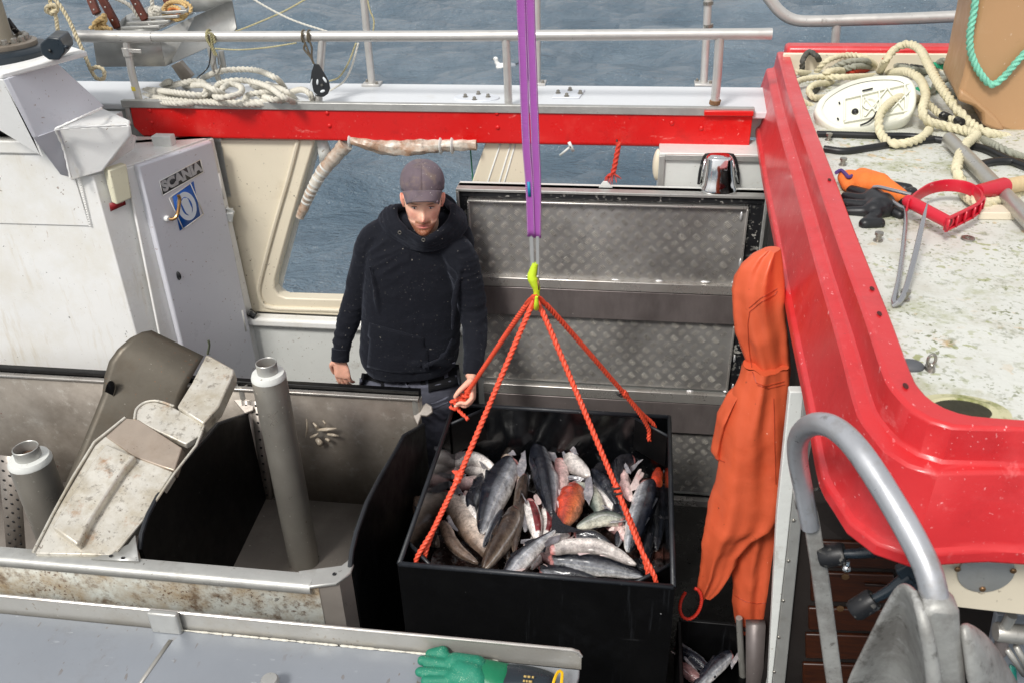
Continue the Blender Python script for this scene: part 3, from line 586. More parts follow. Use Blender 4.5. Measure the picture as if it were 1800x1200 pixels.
# ---- white corner post with riveted strip
py_ = 1.98
po = thing('corner_post', 'white corner post with riveted grey metal strip right of the orange raincoat', 'post', (.46, py_, 0))
def q4(l, y, d, m, nm, bv=.003):
    mb = MB(); mb.prism([PY(a, b, y) for a, b in l], (0, d, 0)); return mb.build(nm, m, po, bevel=bv)
q4([(1388, 688), (1413, 688), (1390, 900), (1357, 1200), (1345, 1300), (1330, 1300), (1350, 1200), (1366, 900)], py_, .03, M['greywhite'], 'post_face')
q4([(1412, 700), (1420, 720), (1411, 900), (1380, 1200), (1370, 1300), (1347, 1300), (1358, 1200), (1391, 900)], py_-.001, .03, M['alu'], 'riveted_strip')
q4([(1424, 720), (1428, 800), (1422, 930), (1396, 1200), (1388, 1300), (1372, 1300), (1381, 1200), (1412, 900)], py_+.04, .02, M['alu'], 'rear_flange')
for a, b in ((1395, 914), (1386, 985), (1377, 1055), (1369, 1119), (1361, 1180), (1402, 850), (1408, 786)):
    mb = MB(); mb.ell(PY(a, b, py_-.001), (.006, .004, .006), n=10); mb.build('rivet', M['bolt'], po)
mb = MB(); mb.prism([PY(1312, 1100, 2.12), PY(1346, 1100, 2.12), PY(1335, 1300, 2.12), PY(1312, 1300, 2.12)], (0, .03, 0)); mb.build('side_plate', M['darkband'], po)
mb = MB(); mb.tube([PY(1299, 1085, 2.2), PY(1306, 1200, 2.2), PY(1312, 1300, 2.2)], .0115, 14); o = mb.build('stanchion_pipe', M['pipe']); tag(o, 'thin vertical steel pipe under the orange raincoat', 'pipe')

# ---- curved grab rail, near the camera
gr = thing('grab_rail', 'large bent silver tube rail with flattened leg in front of the red coaming', 'grab rail', PY(1465, 1200, 1.45))
pts = [(1424, 925, 1.44), (1412, 860, 1.44), (1403, 812, 1.43), (1402, 778, 1.41), (1412, 756, 1.38), (1436, 744, 1.33), (1468, 752, 1.28), (1508, 790, 1.22), (1560, 868, 1.15), (1606, 948, 1.09), (1634, 1010, 1.05), (1648, 1078, 1.02)]
P = spline([PY(*p) for p in pts], .012)
mb = MB(); mb.tube(P, [.0185, .019, .0195, .0205, .021, .021, .0205], 24); mb.build('bent_tube', mat('brushed_tube', S(182, 184, 188), .36, .6, var=.12, vs=8, stains=[(S(140, 130, 116), .52, .68, 9, .6), (S(110, 104, 96), .6, .68, 26, .6)], specks=[(S(90, 84, 76), .73, 60, .5)], bump=.0003, bs=70), gr)
mb = MB(); q = [PY(1411, 900, 1.44), PY(1438, 900, 1.44), PY(1459, 1020, 1.445), PY(1481, 1190, 1.45), PY(1492, 1280, 1.45), PY(1466, 1280, 1.45), PY(1452, 1190, 1.45), PY(1429, 1020, 1.445)]
mb.prism(q, (0, .035, 0)); mb.build('flat_leg', M['castalu'], gr, bevel=.004)
mb = MB(); mb.tube([PY(1422, 861, 1.46), PY(1450, 857, 1.52)], .0035, 8); mb.build('bracket_rod', M['bolt'], gr)
mb = MB(); mb.tube([PY(1396, 858, 1.44), PY(1402, 893, 1.44)], .0035, 8); mb.build('bracket_rod', M['trim'], gr)

# ---- cast aluminium guide, nearest the camera
cg = thing('cast_guide', 'big grey cast aluminium guide with ridge and socket in the bottom right foreground', 'casting', PY(1640, 1250, .98))
def lay(rows_, nm, th=.02):
    mb = MB(); mb.grid([[PY(*p) for p in r] for r in rows_]); return mb.build(nm, M['castalu'], cg, sub=2, ang=80, solid=th)
lay([[(1578, 1028, 1.09), (1590, 1022, 1.07), (1604, 1034, 1.05), (1618, 1062, 1.03)],
     [(1556, 1062, 1.10), (1590, 1050, 1.12), (1612, 1066, 1.08), (1630, 1092, 1.0)],
     [(1528, 1116, 1.11), (1575, 1110, 1.15), (1612, 1116, 1.10), (1642, 1130, .98)],
     [(1500, 1170, 1.12), (1560, 1170, 1.17), (1615, 1170, 1.12), (1650, 1176, .97)],
     [(1470, 1230, 1.13), (1545, 1235, 1.19), (1615, 1240, 1.14), (1656, 1240, .96)]], 'left_wing')
mb = MB(); q = [PY(1618, 1080, 1.0), PY(1640, 1066, 1.0), PY(1682, 1070, 1.0), PY(1690, 1082, 1.0), PY(1692, 1120, 1.0), PY(1700, 1180, 1.0), PY(1706, 1280, 1.0), PY(1650, 1280, 1.0), PY(1640, 1180, 1.0), PY(1628, 1120, 1.0)]
mb.prism(q, (0, .05, 0)); mb.build('socket', M['castalu'], cg, bevel=.012)
mb = MB(); mb.tube(spline([PY(1606, 1040, 1.04), PY(1622, 1086, 1.0), PY(1634, 1140, .985), PY(1642, 1200, .975), PY(1648, 1270, .97)], .01), [.006, .01, .011, .012, .012], 12); mb.build('ridge', M['castalu'], cg)
lay([[(1690, 1090, 1.02), (1700, 1094, 1.04), (1712, 1104, 1.06), (1722, 1116, 1.08)],
     [(1694, 1120, 1.0), (1712, 1122, 1.02), (1734, 1132, 1.05), (1752, 1148, 1.08)],
     [(1698, 1160, .99), (1724, 1160, 1.01), (1752, 1170, 1.05), (1776, 1184, 1.09)],
     [(1704, 1230, .98), (1738, 1232, 1.0), (1776, 1236, 1.05), (1812, 1240, 1.1)]], 'right_wing')

# ---- joystick linkage at the right edge
jy = 1.5
jl = thing('throttle_linkage', 'steel pivot joint with rods on a pale panel in the bottom right corner', 'linkage', PY(1770, 1230, jy))
mb = MB(); mb.prism([PY(1752, 1080, jy+.06), PY(1830, 1080, jy+.06), PY(1830, 1260, jy+.06), PY(1715, 1260, jy+.06)], (0, .02, 0)); mb.build('panel', M['bench'], jl, bevel=.003)
mb = MB(); mb.tube([PY(1778, 1080, jy), PY(1764, 1108, jy)], .012, 14); mb.build('upper_rod', M['pipe'], jl)
mb = MB(); ax = (PY(1800, 1112, jy)-PY(1758, 1108, jy)); mb.lathe([(.02, -.01), (.022, -.006), (.022, .028), (.019, .032)], PY(1758, 1110, jy), ax, 20); mb.tube([PY(1772, 1112, jy), PY(1840, 1118, jy)], .022, 18); mb.build('pivot_barrel', M['pipe'], jl)
mb = MB(); mb.tube([PY(1764, 1120, jy), PY(1756, 1146, jy)], [.013, .015], 14); mb.build('grease_cup', M['darkband'], jl)
for a, b, c, d in ((1770, 1140, 1800, 1185), (1786, 1135, 1815, 1190)):
    mb = MB(); mb.tube([PY(a, b, jy-.01), PY(c, d, jy-.01)], .007, 10); mb.build('rod', M['pipe'], jl)
mb = MB(); mb.prism([PY(1775, 1166, jy+.058), PY(1786, 1172, jy+.058), PY(1790, 1240, jy+.058), PY(1768, 1230, jy+.058)], (0, -.002, 0)); mb.build('green_label', mat('teal_label', S(0, 128, 112), .4), jl)

# ================================================================ ORANGE RAINCOAT
rc = thing('raincoat', 'bright orange oilskin jacket hanging under the red coaming beside the hatch', 'raincoat', PY(1300, 1100, 2.2))
orange = mat('orange_oilskin', S(208, 92, 58), .42, var=.07, vs=5, stains=[(S(190, 52, 20), .55, .8, 4, .4), (S(120, 52, 28), .62, .75, 6, .4)], specks=[(S(60, 30, 20), .72, 55, .8), (S(240, 190, 170), .75, 70, .8)], bump=.002, bs=16, spec=.35)
def drape(sts, y0, th, nm, folds=3, ph=0., amp=.012, n=56, bend=0, m=orange):
    # sts: (py, px_left, px_right[, y])
    dense = []
    for i in range(len(sts)-1):
        k = max(2, int(abs(sts[i+1][0]-sts[i][0])/7))
        for j in range(k):
            t = j/k; ts = t*t*(3-2*t); dense.append(tuple(sts[i][q]*(1-t)+sts[i+1][q]*t for q in range(3)))
    dense.append(tuple(sts[-1][:3])); rows = []
    for i, (yy, l, r_) in enumerate(dense):
        a = PY(l, yy, y0+bend*i/len(dense)); b = PY(r_, yy+(r_-l)*.02, y0+bend*i/len(dense)); c = (a+b)/2; hw = (b-a)/2; T = min(th, hw.length*.8)
        row = []
        for j in range(n):
            t = 2*math.pi*j/n; ct, s_ = math.cos(t), math.sin(t)
            f = amp*(math.sin(folds*ct*2.6+ph+i*.045+.8*math.sin(i*.07)) + .5*math.sin(folds*ct*5.1+ph*2-i*.09) + .9*noise.noise(Vector((ct*1.7+ph, i*.07, s_+ph))))
            f *= min(1, hw.length/.05)*abs(s_)**.6
            row.append(c + hw*ct*(1+.03*noise.noise(Vector((i*.12, ph, ct)))) + Vector((0, -1, 0))*(T*s_ + (f if s_ > 0 else 0)))
        rows.append(row+[row[0]])
    mb = MB(); mb.grid(rows); mb.add(rows[0][:-1], [tuple(range(n))]); mb.add(rows[-1][:-1], [tuple(range(n-1, -1, -1))])
    return mb.build(nm, m, rc, ang=80)
RY = 2.28
drape([(438, 1342, 1372), (448, 1322, 1374), (466, 1303, 1376), (488, 1290, 1378), (510, 1284, 1380), (545, 1286, 1384), (580, 1291, 1388), (620, 1306, 1388), (655, 1320, 1389), (676, 1328, 1386)], RY, .075, 'hood', 2, .5, .010)
drape([(640, 1306, 1386), (662, 1298, 1387), (690, 1286, 1386), (740, 1268, 1386), (800, 1262, 1386), (850, 1254, 1384), (885, 1246, 1378), (905, 1243, 1366), (930, 1238, 1330), (965, 1232, 1300), (1000, 1228, 1287), (1030, 1224, 1266), (1047, 1230, 1250)], RY-.03, .08, 'coat_body', 2, 1.9, .010)
drape([(648, 1320, 1345), (690, 1280, 1330), (730, 1256, 1318), (765, 1252, 1300), (790, 1248, 1296), (803, 1256, 1294), (812, 1276, 1290)], RY-.02, .05, 'folded_flap', 2, 4., .012)
drape([(880, 1310, 1383), (905, 1300, 1380), (940, 1298, 1374), (980, 1290, 1368), (1010, 1286, 1364), (1040, 1287, 1357), (1075, 1289, 1351), (1100, 1291, 1343)], RY+.02, .055, 'sleeve', 2, 2.4, .008, bend=-.02)
mb = MB(); hem = [PY(1290+i*53/12, 1098+4*i/12+7*math.sin(math.pi*i/12), RY-.057) for i in range(13)]; mb.tube(hem, .0038, 8); mb.build('black_hem', M['rubber'], rc)
def creases(p, n):
    q = Vector((p.x*9, p.y*9, p.z*4.5)); a = ridge(q)+.6*ridge(q*2.3+Vector((3, 1, 7))); b = noise.noise(Vector((p.x*26+p.z*14, p.y*20, p.z*30)))
    return .0052*(a-.9)+.0018*b
for o_ in rc.children: crumple(o_, creases)
H_ = hitter(*rc.children)
def seam(l, off=.001):
    dn = []
    for i in range(len(l)-1):
        for j in range(8): t_ = j/8; dn.append((l[i][0]*(1-t_)+l[i+1][0]*t_, l[i][1]*(1-t_)+l[i+1][1]*t_))
    P = [q for q in (H_(a, b, off) for a, b in dn) if q is not None]
    P = [p for i, p in enumerate(P) if i == 0 or (p-P[i-1]).length < .05]
    if len(P) < 3: return
    mb = MB(); mb.tube(P, .0014, 6); mb.build('seam', mat('seam_orange', S(168, 62, 36), .5) if 'seam_orange' not in bpy.data.materials else bpy.data.materials['seam_orange'], rc)
seam([(1366, 512), (1362, 518), (1340, 530), (1318, 548), (1315, 570), (1317, 610), (1322, 650), (1330, 672), (1345, 678), (1384, 668)])
seam([(1366, 507), (1338, 524), (1314, 544)]); seam([(1292, 1046), (1310, 1056), (1330, 1060), (1352, 1058)]); seam([(1332, 676), (1350, 682), (1384, 674)])
seam([(1360, 700), (1362, 780), (1364, 860)]); seam([(1250, 800), (1262, 806), (1276, 812)])
# red rope ring on the coat's tip
mb = MB(); P = [PY(1214+19*math.cos(t), 1060+26*math.sin(t)-(7*math.cos(t)), 2.22) for t in np.linspace(-1.2, 4.2, 22)]; mb.rope(P, .006); o = mb.build('rope_loop', mat('dark_red_rope', S(196, 44, 26), .6, var=.1)); tag(o, 'small loop of red rope hanging at the lower tip of the raincoat', 'rope')
# ================================================================ STEEL GUTTING BENCH WITH TUBS
gb = thing('gutting_bench', 'steel sorting bench with two deep tubs and black plastic dividers in front of the man', 'bench', (-1.9, 2.4, 0))
XL, XR = -3.3, -.86
DX1 = PY(428, 706, 2.96).x; DX1f = PZ(240, 968, .88).x
FZ = .27
mb = MB(); mb.box(((XL+XR)/2, 2.992, .845), (XR-XL, .03, .09)); mb.build('rear_board', M['black'], gb, bevel=.004)
mb = MB(); mb.box(((XL+XR)/2, 2.966, .56), (XR-XL, .014, .60)); mb.build('rear_wall', M['steel_wall'], gb)
mb = MB(); mb.box(((XL+XR)/2, 2.960, .866), (XR-XL, .026, .010)); mb.build('rear_edge', M['trim'], gb, bevel=.002)
mb = MB(); mb.box(((XL+XR)/2, 2.42, FZ-.006), (XR-XL, 1.08, .012)); mb.build('tub_floor', M['steel'], gb)
# front box section: rolled lip and dirty face
lipx = PZ(545, 1030, .88).x
mb = MB(); pr = [(1.935, .872), (1.93, .882), (1.885, .886), (1.872, .878), (1.868, .862), (1.874, .850), (1.882, .850), (1.884, .865), (1.90, .870)]
mb.add([Vector((x, y, z)) for x in (XL, lipx) for y, z in pr], [tuple(range(9)), tuple(range(17, 8, -1))]+[(i, (i+1) % 9, 9+(i+1) % 9, 9+i) for i in range(9)]); mb.build('front_lip', M['alu'], gb, ang=50)
mb = MB(); mb.box(((XL+lipx+.02)/2, 1.895, .66), (lipx+.02-XL, .014, .42)); mb.build('front_face', M['dirtyface'], gb)
mb = MB(); mb.box(((XL+XR)/2, 1.93, .55), (XR-XL-.02, .012, .64)); mb.build('front_inner_wall', M['steel_wall'], gb)
cq = [Vector((lipx-.06, 1.935, .884)), Vector((lipx-.002, 1.873, .884)), PZ(590, 1024, .884), PZ(616, 1006, .884), PZ(622, 990, .884), PZ(613, 982, .884), PZ(600, 992, .884)]
mb = MB(); mb.prism(cq, (0, 0, -.012)); mb.build('corner_plate', M['alu'], gb, bevel=.004)
mb = MB(); mb.lathe([(.007, 0), (.007, .001)], PZ(588, 1008, .8845), (0, 0, 1), 14); mb.build('bolt_hole', M['rubber'], gb)
mb = MB(); a, b, c = Vector((lipx+.005, 1.888, 0)), PZ(594, 1026, .88), PZ(617, 1003, .88); b.z = c.z = 0
mb.prism([a, b+Vector((0,.012,0)), c+Vector((-.004,.01,0)), c+Vector((-.02, .0, 0)), b+Vector((-.015, .02, 0)), a+Vector((0, .014, 0))], (0, 0, .872)); mb.build('corner_face', M['steel'], gb)
# dividers with cut-down tops
def divider(x0, x1, prof_, th, nm):
    # prof_: (y, z) top outline from rear to front
    mb = MB(); ys = [p[0] for p in prof_]; X = lambda y: x0+(x1-x0)*(2.96-y)/(2.96-1.93)
    top = [Vector((X(y), y, z)) for y, z in prof_]; bot = [Vector((X(y), y, .12)) for y, z in prof_][::-1]
    mb.prism(top+bot, (th, 0, 0)); o = mb.build(nm, M['black'], gb, bevel=.003)
    mb = MB(); mb.tube([t_+Vector((th/2, 0, .001)) for t_ in top], th*.52, 8, flat=1); mb.build('divider_edge', M['black_edge'], gb)
pr2 = [PX(a, b, -.86) for a, b in ((742, 742), (706, 766), (692, 792), (664, 838), (640, 884), (622, 935), (614, 968), (611, 996))]
pr2 = [(min(2.96, p.y), p.z) for p in pr2]
divider(-.86, -.86, pr2, .016, 'divider')
divider(DX1, DX1f, pr2, .016, 'divider')
print('DX1', DX1, DX1f, 'pr2', pr2, 'lipx', lipx)
# gusset at divider front
mb = MB(); q = [PZ(160, 982, .889), PZ(203, 967, .892), PZ(226, 956, .90), PZ(238, 940, .925), PZ(244, 986, .889)]; mb.add(q, [(0, 1, 4), (1, 2, 4), (2, 3, 4)]); mb.build('gusset', M['alu'], gb, solid=.004)
for a, b in ((195, 976.5), (216, 980), (227, 966)):
    mb = MB(); mb.lathe([(.006, 0), (.006, .002)], PZ(a, b, .8935), (0, 0, 1), 12); mb.build('bolt_hole', M['rubber'], gb)
# perforated angle strips
def perf(tl, bl, w_, y, nh, cols_, nm='perforated_strip', yb=None):
    yb = yb or y
    a, b = PY(*tl, y), PY(*bl, yb); r_ = Vector((1, 0, 0))*w_; mb = MB(); mb.prism([a, a+r_, b+r_, b], (0, .004, 0))
    for i in range(nh):
        for c in range(cols_):
            p = a.lerp(b, (i+.5+.5*(c % 2))/nh) + r_*((c+.7)/(cols_+.4)); mb.lathe([(.0058, 0), (.0058, .0012)], p+Vector((0, -.0002, 0)), (0, -1, 0), 10, 1)
    mb.build(nm, [M['steel'], M['rubber']], gb)
perf((440, 704), (464, 888), .045, 2.945, 13, 1)
perf((424, 704), (449, 888), .04, 2.945, 13, 1)
perf((-4, 800), (12, 975), .085, 2.35, 11, 3)
# sockets on the rear edge
def socket(px, py, y, lab):
    t = thing('pipe_socket', lab, 'pipe socket', PY(px, py+30, y), 'short pipe sockets on the rear edge of the bench')
    p = PY(px, py, y); mb = MB(); h = .075; r_ = .0245
    n = 24; rows = [[p+Vector((rr*math.cos(k*2*math.pi/n), rr*math.sin(k*2*math.pi/n), hh)) for k in range(n+1)] for rr, hh in ((r_*.84, -h), (r_*.84, 0), (r_, 0), (r_, -h))]
    mb.grid(rows); mb.build('tube', M['pipe'], t)
    return t, p
t, p = socket(731, 697, 2.98, 'short open steel pipe socket with crumpled bracket behind the right divider')
mb = MB(); q = [p+Vector(v) for v in ((.018, 0, -.045), (.04, .01, -.032), (.066, .0, -.042), (.072, -.02, -.058), (.05, -.035, -.07), (.026, -.035, -.068), (.01, -.05, -.11), (-.015, -.02, -.08))]; mb.prism(q, (0, .01, -.012)); mb.build('bracket', M['steel'], t, bevel=.004, sub=0)
t, p = socket(426, 674, 2.98, 'short open steel pipe socket at the rear end of the left divider')
mb = MB(); q = [p+Vector(v) for v in ((-.06, 0, -.04), (-.02, 0, -.03), (.05, .0, -.06), (.05, -.05, -.10), (.01, -.05, -.12), (-.05, -.02, -.07))]; mb.prism(q, (0, .01, -.012)); mb.build('bracket', M['steel'], t, bevel=.004)

# steel posts standing in the tubs
def pillar(base, topz, r, lab):
    t = thing('steel_post', lab, 'post', base, 'round steel posts standing in the tubs')
    H_ = topz-base.z; mb = MB(); mb.lathe([(r, 0), (r, H_-.05), (r*.985, H_-.045)], base, n=40); mb.build('shaft', mat('wet_post_steel', S(156, 152, 144), .36, .6, var=.12, vs=4, stains=[(S(104, 92, 78), .5, .75, 5, .6, (1,1,.4))], specks=[(S(226, 222, 212), .7, 60, .7), (S(90, 50, 34), .74, 50, .7)], bump=.0006, bs=40) if 'wet_post_steel' not in bpy.data.materials else bpy.data.materials['wet_post_steel'], t)
    mb = MB(); mb.lathe([(r*.95, 0), (r*1.005, .004), (r*1.005, .012), (r*.92, .026), (r*.62, .028)], base+Vector((0, 0, H_-.05)), n=40); mb.build('collar', M['greywhite'], t)
    n = 36; ctr = base+Vector((0, 0, H_)); rows = [[ctr+Vector((rr*math.cos(k*2*math.pi/n), rr*math.sin(k*2*math.pi/n), hh)) for k in range(n+1)] for rr, hh in ((r*.60, -.03), (r*.60, .018), (r*.57, .020), (r*.545, .018), (r*.545, -.02))]
    mb = MB(); mb.grid(rows); mb.build('rim', M['alu'], t)
    mb = MB(); mb.lathe([(r*.55, 0), (r*.5, .002)], ctr+Vector((0, 0, -.022)), n=24); ins = mb.build('socket_floor', mat('rusty_dirt', S(96, 68, 48), .8, var=.3, vs=40, bump=.002, bs=80) if 'rusty_dirt' not in bpy.data.materials else bpy.data.materials['rusty_dirt'], t)
    mb = MB(); mb.lathe([(.009, 0), (.008, .012), (.004, .013)], ctr+Vector((0, 0, -.02)), n=6); mb.build('centre_bolt', M['bolt'], t)
b2 = PZ(535, 985, FZ); tz = PY(477, 645, b2.y).z
print('pillar', b2, PY(477, 645, b2.y))
pillar(b2, tz, .063, 'tall stained round steel post with open top standing in the middle tub')
yl = 2.30; pl = PY(47, 793, yl)
pillar(Vector((pl.x, yl, FZ)), pl.z, .075, 'shorter round steel post with rusty open top at the left edge')

# dark curved chute plate and aluminium chute cover leaning out of the left tub
ch = thing('chute_plate', 'dark brownish bent steel plate with a slot leaning in the left tub', 'chute plate', (-1.9, 2.6, FZ))
def cpl(a, b, k):       # height profile along the sheet: k = distance above its lower edge
    return PY(a, b, k)
darkst = mat('brown_stained_steel', S(92, 86, 76), .5, .45, var=.14, vs=4, stains=[(S(76, 62, 44), .5, .75, 4, .6)], specks=[(S(140, 84, 40), .68, 60, .6), (S(200, 196, 186), .73, 70, .6)], bump=.0005, bs=40)
lefte = [(70, 960, 2.40), (100, 885, 2.50), (140, 790, 2.64), (165, 730, 2.72), (180, 692, 2.78), (184, 660, 2.82), (192, 634, 2.85), (207, 613, 2.885), (229, 594, 2.93), (250, 584, 2.98), (266, 581, 3.01)]
righte = [(190, 1000, 2.44), (235, 915, 2.54), (275, 830, 2.68), (295, 770, 2.76), (312, 725, 2.82), (320, 700, 2.85), (328, 680, 2.88), (336, 664, 2.91), (345, 648, 2.95), (352, 636, 2.99), (358, 626, 3.03)]
rows = [[PY(*l).lerp(PY(*r_), t_) for t_ in np.linspace(0, 1, 13)] for l, r_ in zip(lefte, righte)]
mb = MB(); mb.grid(rows); mb.build('plate', darkst, ch, solid=.005, ang=60)
sp = [(182+a, b) for a, b in ((2, 690), (6, 675), (12, 668), (18, 670), (21, 680), (17, 696), (11, 707), (4, 704))]
mb = MB(); mb.prism([PY(a, b, 2.788) for a, b in sp], (0, -.002, 0)); mb.build('slot', M['black'], ch)
mb = MB(); mb.tube(spline([PY(a, b, 2.786) for a, b in sp+[sp[0]]], .006), .002, 6); mb.build('slot_rim', darkst, ch)

cv = thing('chute_cover', 'long battered aluminium chute cover with raised channel lying diagonally across the left tub', 'cover', PZ(130, 960, .89))
P0, P1, P2 = PZ(60, 972, .90), PZ(205, 962, .90), PY(386, 640, 2.72)
cn = (P1-P0).cross(P2-P0).normalized(); cn = cn if cn.z > 0 else -cn
print('cover normal', cn, P0, P1, P2)
def cp(a, b, h=0.): return PP(a, b, P0+cn*h, cn)
alub = mat('battered_cover_aluminium', S(206, 202, 192), .4, .4, var=.1, vs=6, stains=[(S(168, 156, 132), .44, .64, 7, .7), (S(160, 110, 60), .60, .70, 8, .7), (S(110, 102, 92), .56, .64, 30, .6)], specks=[(S(86, 66, 46), .67, 80, .7), (S(60, 50, 40), .71, 50, .6)], bump=.0012, bs=30)
alu2 = mat('brownish_cover_aluminium', S(172, 158, 144), .38, .5, var=.08, vs=6, stains=[(S(140, 120, 100), .5, .75, 7, .6)], specks=[(S(86, 66, 46), .69, 80, .6)], bump=.0006, bs=40)
def slab(l, h, th, m, nm, bv=.004):
    mb = MB(); mb.prism([cp(a, b, h) for a, b in l], -cn*th); return mb.build(nm, m, cv, bevel=bv)
slab([(60, 972), (97, 900), (167, 782), (186, 765), (236, 800), (304, 828), (255, 905), (205, 965), (195, 975)], .0, .045, alub, 'lower_plate')
slab([(186, 766), (222, 734), (243, 736), (320, 786), (306, 826), (286, 820), (236, 802)], .006, .05, alu2, 'bend_plate')
slab([(240, 738), (236, 722), (250, 708), (272, 705), (300, 712), (357, 744), (350, 764), (326, 780), (280, 758)], .004, .03, alub, 'rounded_flange')
slab([(311, 714), (337, 672), (362, 623), (368, 624), (411, 648), (410, 658), (384, 714), (357, 744)], .02, .06, alub, 'upper_box', .006)
slab([(163, 808), (186, 778), (238, 800), (216, 825), (186, 870), (158, 915), (136, 958), (90, 925)], .032, .05, alub, 'raised_channel', .008)
mb = MB(); mb.tube([cp(a, b, .004) for a, b in ((58, 970), (93, 902), (128, 838), (166, 776), (184, 762), (220, 733))], .005, 8); mb.build('folded_edge', alub, cv)
mb = MB(); mb.tube(spline([cp(a, b, .008) for a, b in ((236, 736), (240, 718), (256, 706), (278, 704), (306, 713))], .01), .0045, 8); mb.build('folded_edge', alub, cv)
mb = MB(); mb.tube([cp(a, b, .0) for a, b in ((410, 655), (385, 716), (358, 748), (345, 782), (306, 832), (255, 908), (205, 968))], .005, 8); mb.build('folded_edge', alub, cv)
mb = MB(); mb.tube(spline([PY(365, 622, 2.95), PY(368, 606, 2.95), PY(366, 598, 2.95)], .01), .005, 8); mb.build('lifting_pin', mat('greenish_pin', S(90, 96, 78), .5, .4), cv)

# ================================================================ NEAR WORK TABLE
tb = thing('work_table', 'grey painted metal work table with upturned rear lip in the bottom left foreground', 'table', (-1.1, 1.4, 0))
TZ_ = .785
rxe = PZ(965, 1200, TZ_).x
mb = MB(); mb.prism([Vector((-2.6, .7, TZ_)), Vector((-.25, .7, TZ_)), Vector((-.15, 1.45, TZ_)), Vector((-.10, 1.715, TZ_)), Vector((-.10, 1.742, TZ_)), Vector((-2.6, 1.742, TZ_))], (0, 0, -.02)); mb.build('table_top', M['bench'], tb, bevel=.003)
lipf = mat('lip_metal', S(170, 168, 162), .4, .4, var=.08, vs=3, stains=[(S(150, 140, 122), .5, .75, 5, .5), (S(90, 76, 58), .68, .76, 6, .8)], specks=[(DIRT, .68, 70, .6), (S(220, 220, 215), .72, 70, .5)], bump=.0005, bs=40)
jx = PZ(316, 1075, .86).x
mb = MB(); q = [Vector((-2.6, 1.748, TZ_-.01)), Vector((-2.6, 1.752, .852)), Vector((-.12, 1.752, .852)), Vector((-.103, 1.752, .842)), Vector((-.096, 1.752, .825)), Vector((-.096, 1.75, TZ_-.01))]; mb.prism(q, (0, .005, 0)); mb.build('rear_lip', lipf, tb, bevel=.001)
mb = MB(); mb.tube([(-2.6, 1.752, .853), (-.125, 1.752, .853), (-.106, 1.752, .846), (-.097, 1.752, .828)], .0055, 10); mb.build('lip_bead', M['trim'], tb)
cw = PZ(262, 1072, .86).x; mb = MB(); mb.box(((cw+jx)/2, 1.735, .825), (jx-cw, .02, .085)); mb.build('lip_clip', M['alu'], tb, bevel=.006)
mb = MB()
for i in range(90):
    t_ = i/89; mb.ell((jx+(-.35-jx)*t_+rnd.uniform(-.01, .01), 1.742, TZ_+.002), (.010+.008*rnd.random(), .002+.003*rnd.random(), .0015+.002*rnd.random()), n=8)
mb.build('sealant_bead', mat('white_sealant', S(214, 210, 198), .7, var=.1, vs=30, bump=.003, bs=80), tb)
mb = MB(); mb.bar(PZ(300, 1124, TZ_+.001), PZ(236, 1215, TZ_+.001), .012, .003); mb.build('table_seam', lipf, tb)
mb = MB(); pc_ = PZ(473, 1192, TZ_+.05); mb.lathe([(.026, -.05), (.026, -.006), (.022, 0), (.01, .001)], pc_, n=24); o = mb.build('round_knob', M['alu']); tag(o, 'scratched round metal stub standing on the near grey table', 'stub')

# ================================================================ FISH BIN
bn_ = thing('fish_bin', 'large open black plastic fish bin hanging from orange ropes, full of gutted fish', 'fish bin', (-.27, 2.5, .1))
bx0, bx1, by0, by1, bz = -.715, .175, 2.03, 2.965, .85; th = .012
blk = M['black']
gloss = mat('wet_black_plastic', S(8, 9, 11), .14, var=.3, vs=3, specks=[(S(190, 190, 190), .75, 70, .7)], bump=.0004, bs=12, rv=.05)
mb = MB(); mb.box(((bx0+bx1)/2, by0+th/2, .48), (bx1-bx0, th, .74)); mb.build('side_panel', blk, bn_, bevel=.002)
mb = MB(); mb.box(((bx0+bx1)/2, by1-th/2, .48), (bx1-bx0, th, .74)); mb.build('side_panel', gloss, bn_, bevel=.002)
mb = MB(); mb.box((bx0+th/2, (by0+by1)/2, .48), (th, by1-by0-2*th, .74)); mb.build('side_panel', gloss, bn_, bevel=.002)
mb = MB(); mb.box((bx1-th/2, (by0+by1)/2, .48), (th, by1-by0-2*th, .74)); mb.build('side_panel', gloss, bn_, bevel=.002)
mb = MB(); mb.box(((bx0+bx1)/2, (by0+by1)/2, .12), (bx1-bx0-2*th, by1-by0-2*th, .02)); mb.build('bin_floor', blk, bn_)
mb = MB(); ed = [(bx0, by0), (bx1, by0), (bx1, by1), (bx0, by1)]
for i in range(4):
    a, b = ed[i], ed[(i+1) % 4]; mb.tube([(a[0]+(.006 if a[0] < 0 else -.006), a[1]+(.006 if a[1] < 2.5 else -.006), bz-.001), (b[0]+(.006 if b[0] < 0 else -.006), b[1]+(.006 if b[1] < 2.5 else -.006), bz-.001)], .0088, 10)
mb.build('rim', M['black_edge'], bn_)
GU = {}
for nm, (cx_, cy_), (ax_, ay_) in (('fl', (bx0, by0), (.115, .115)), ('fr', (bx1, by0), (-.135, .115)), ('br', (bx1, by1), (-.14, -.12)), ('bl', (bx0, by1), (.13, -.13))):
    sx = th if cx_ < 0 else -th; sy = th if cy_ < 2.5 else -th
    a = Vector((cx_+ax_, cy_+sy, bz-.012)); b = Vector((cx_+sx, cy_+ay_, bz-.012)); mb = MB(); d = (b-a).normalized(); nn = Vector((d.y, -d.x, 0))*.005
    mb.prism([a-nn, b-nn, b-nn-Vector((0, 0, .15)), a-nn-Vector((0, 0, .15))], nn*2); mb.build('corner_gusset', blk, bn_, bevel=.0015)
    mb = MB(); mb.tube([a, b], .0062, 8); mb.build('gusset_edge', M['black_edge'], bn_); GU[nm] = (a, b)
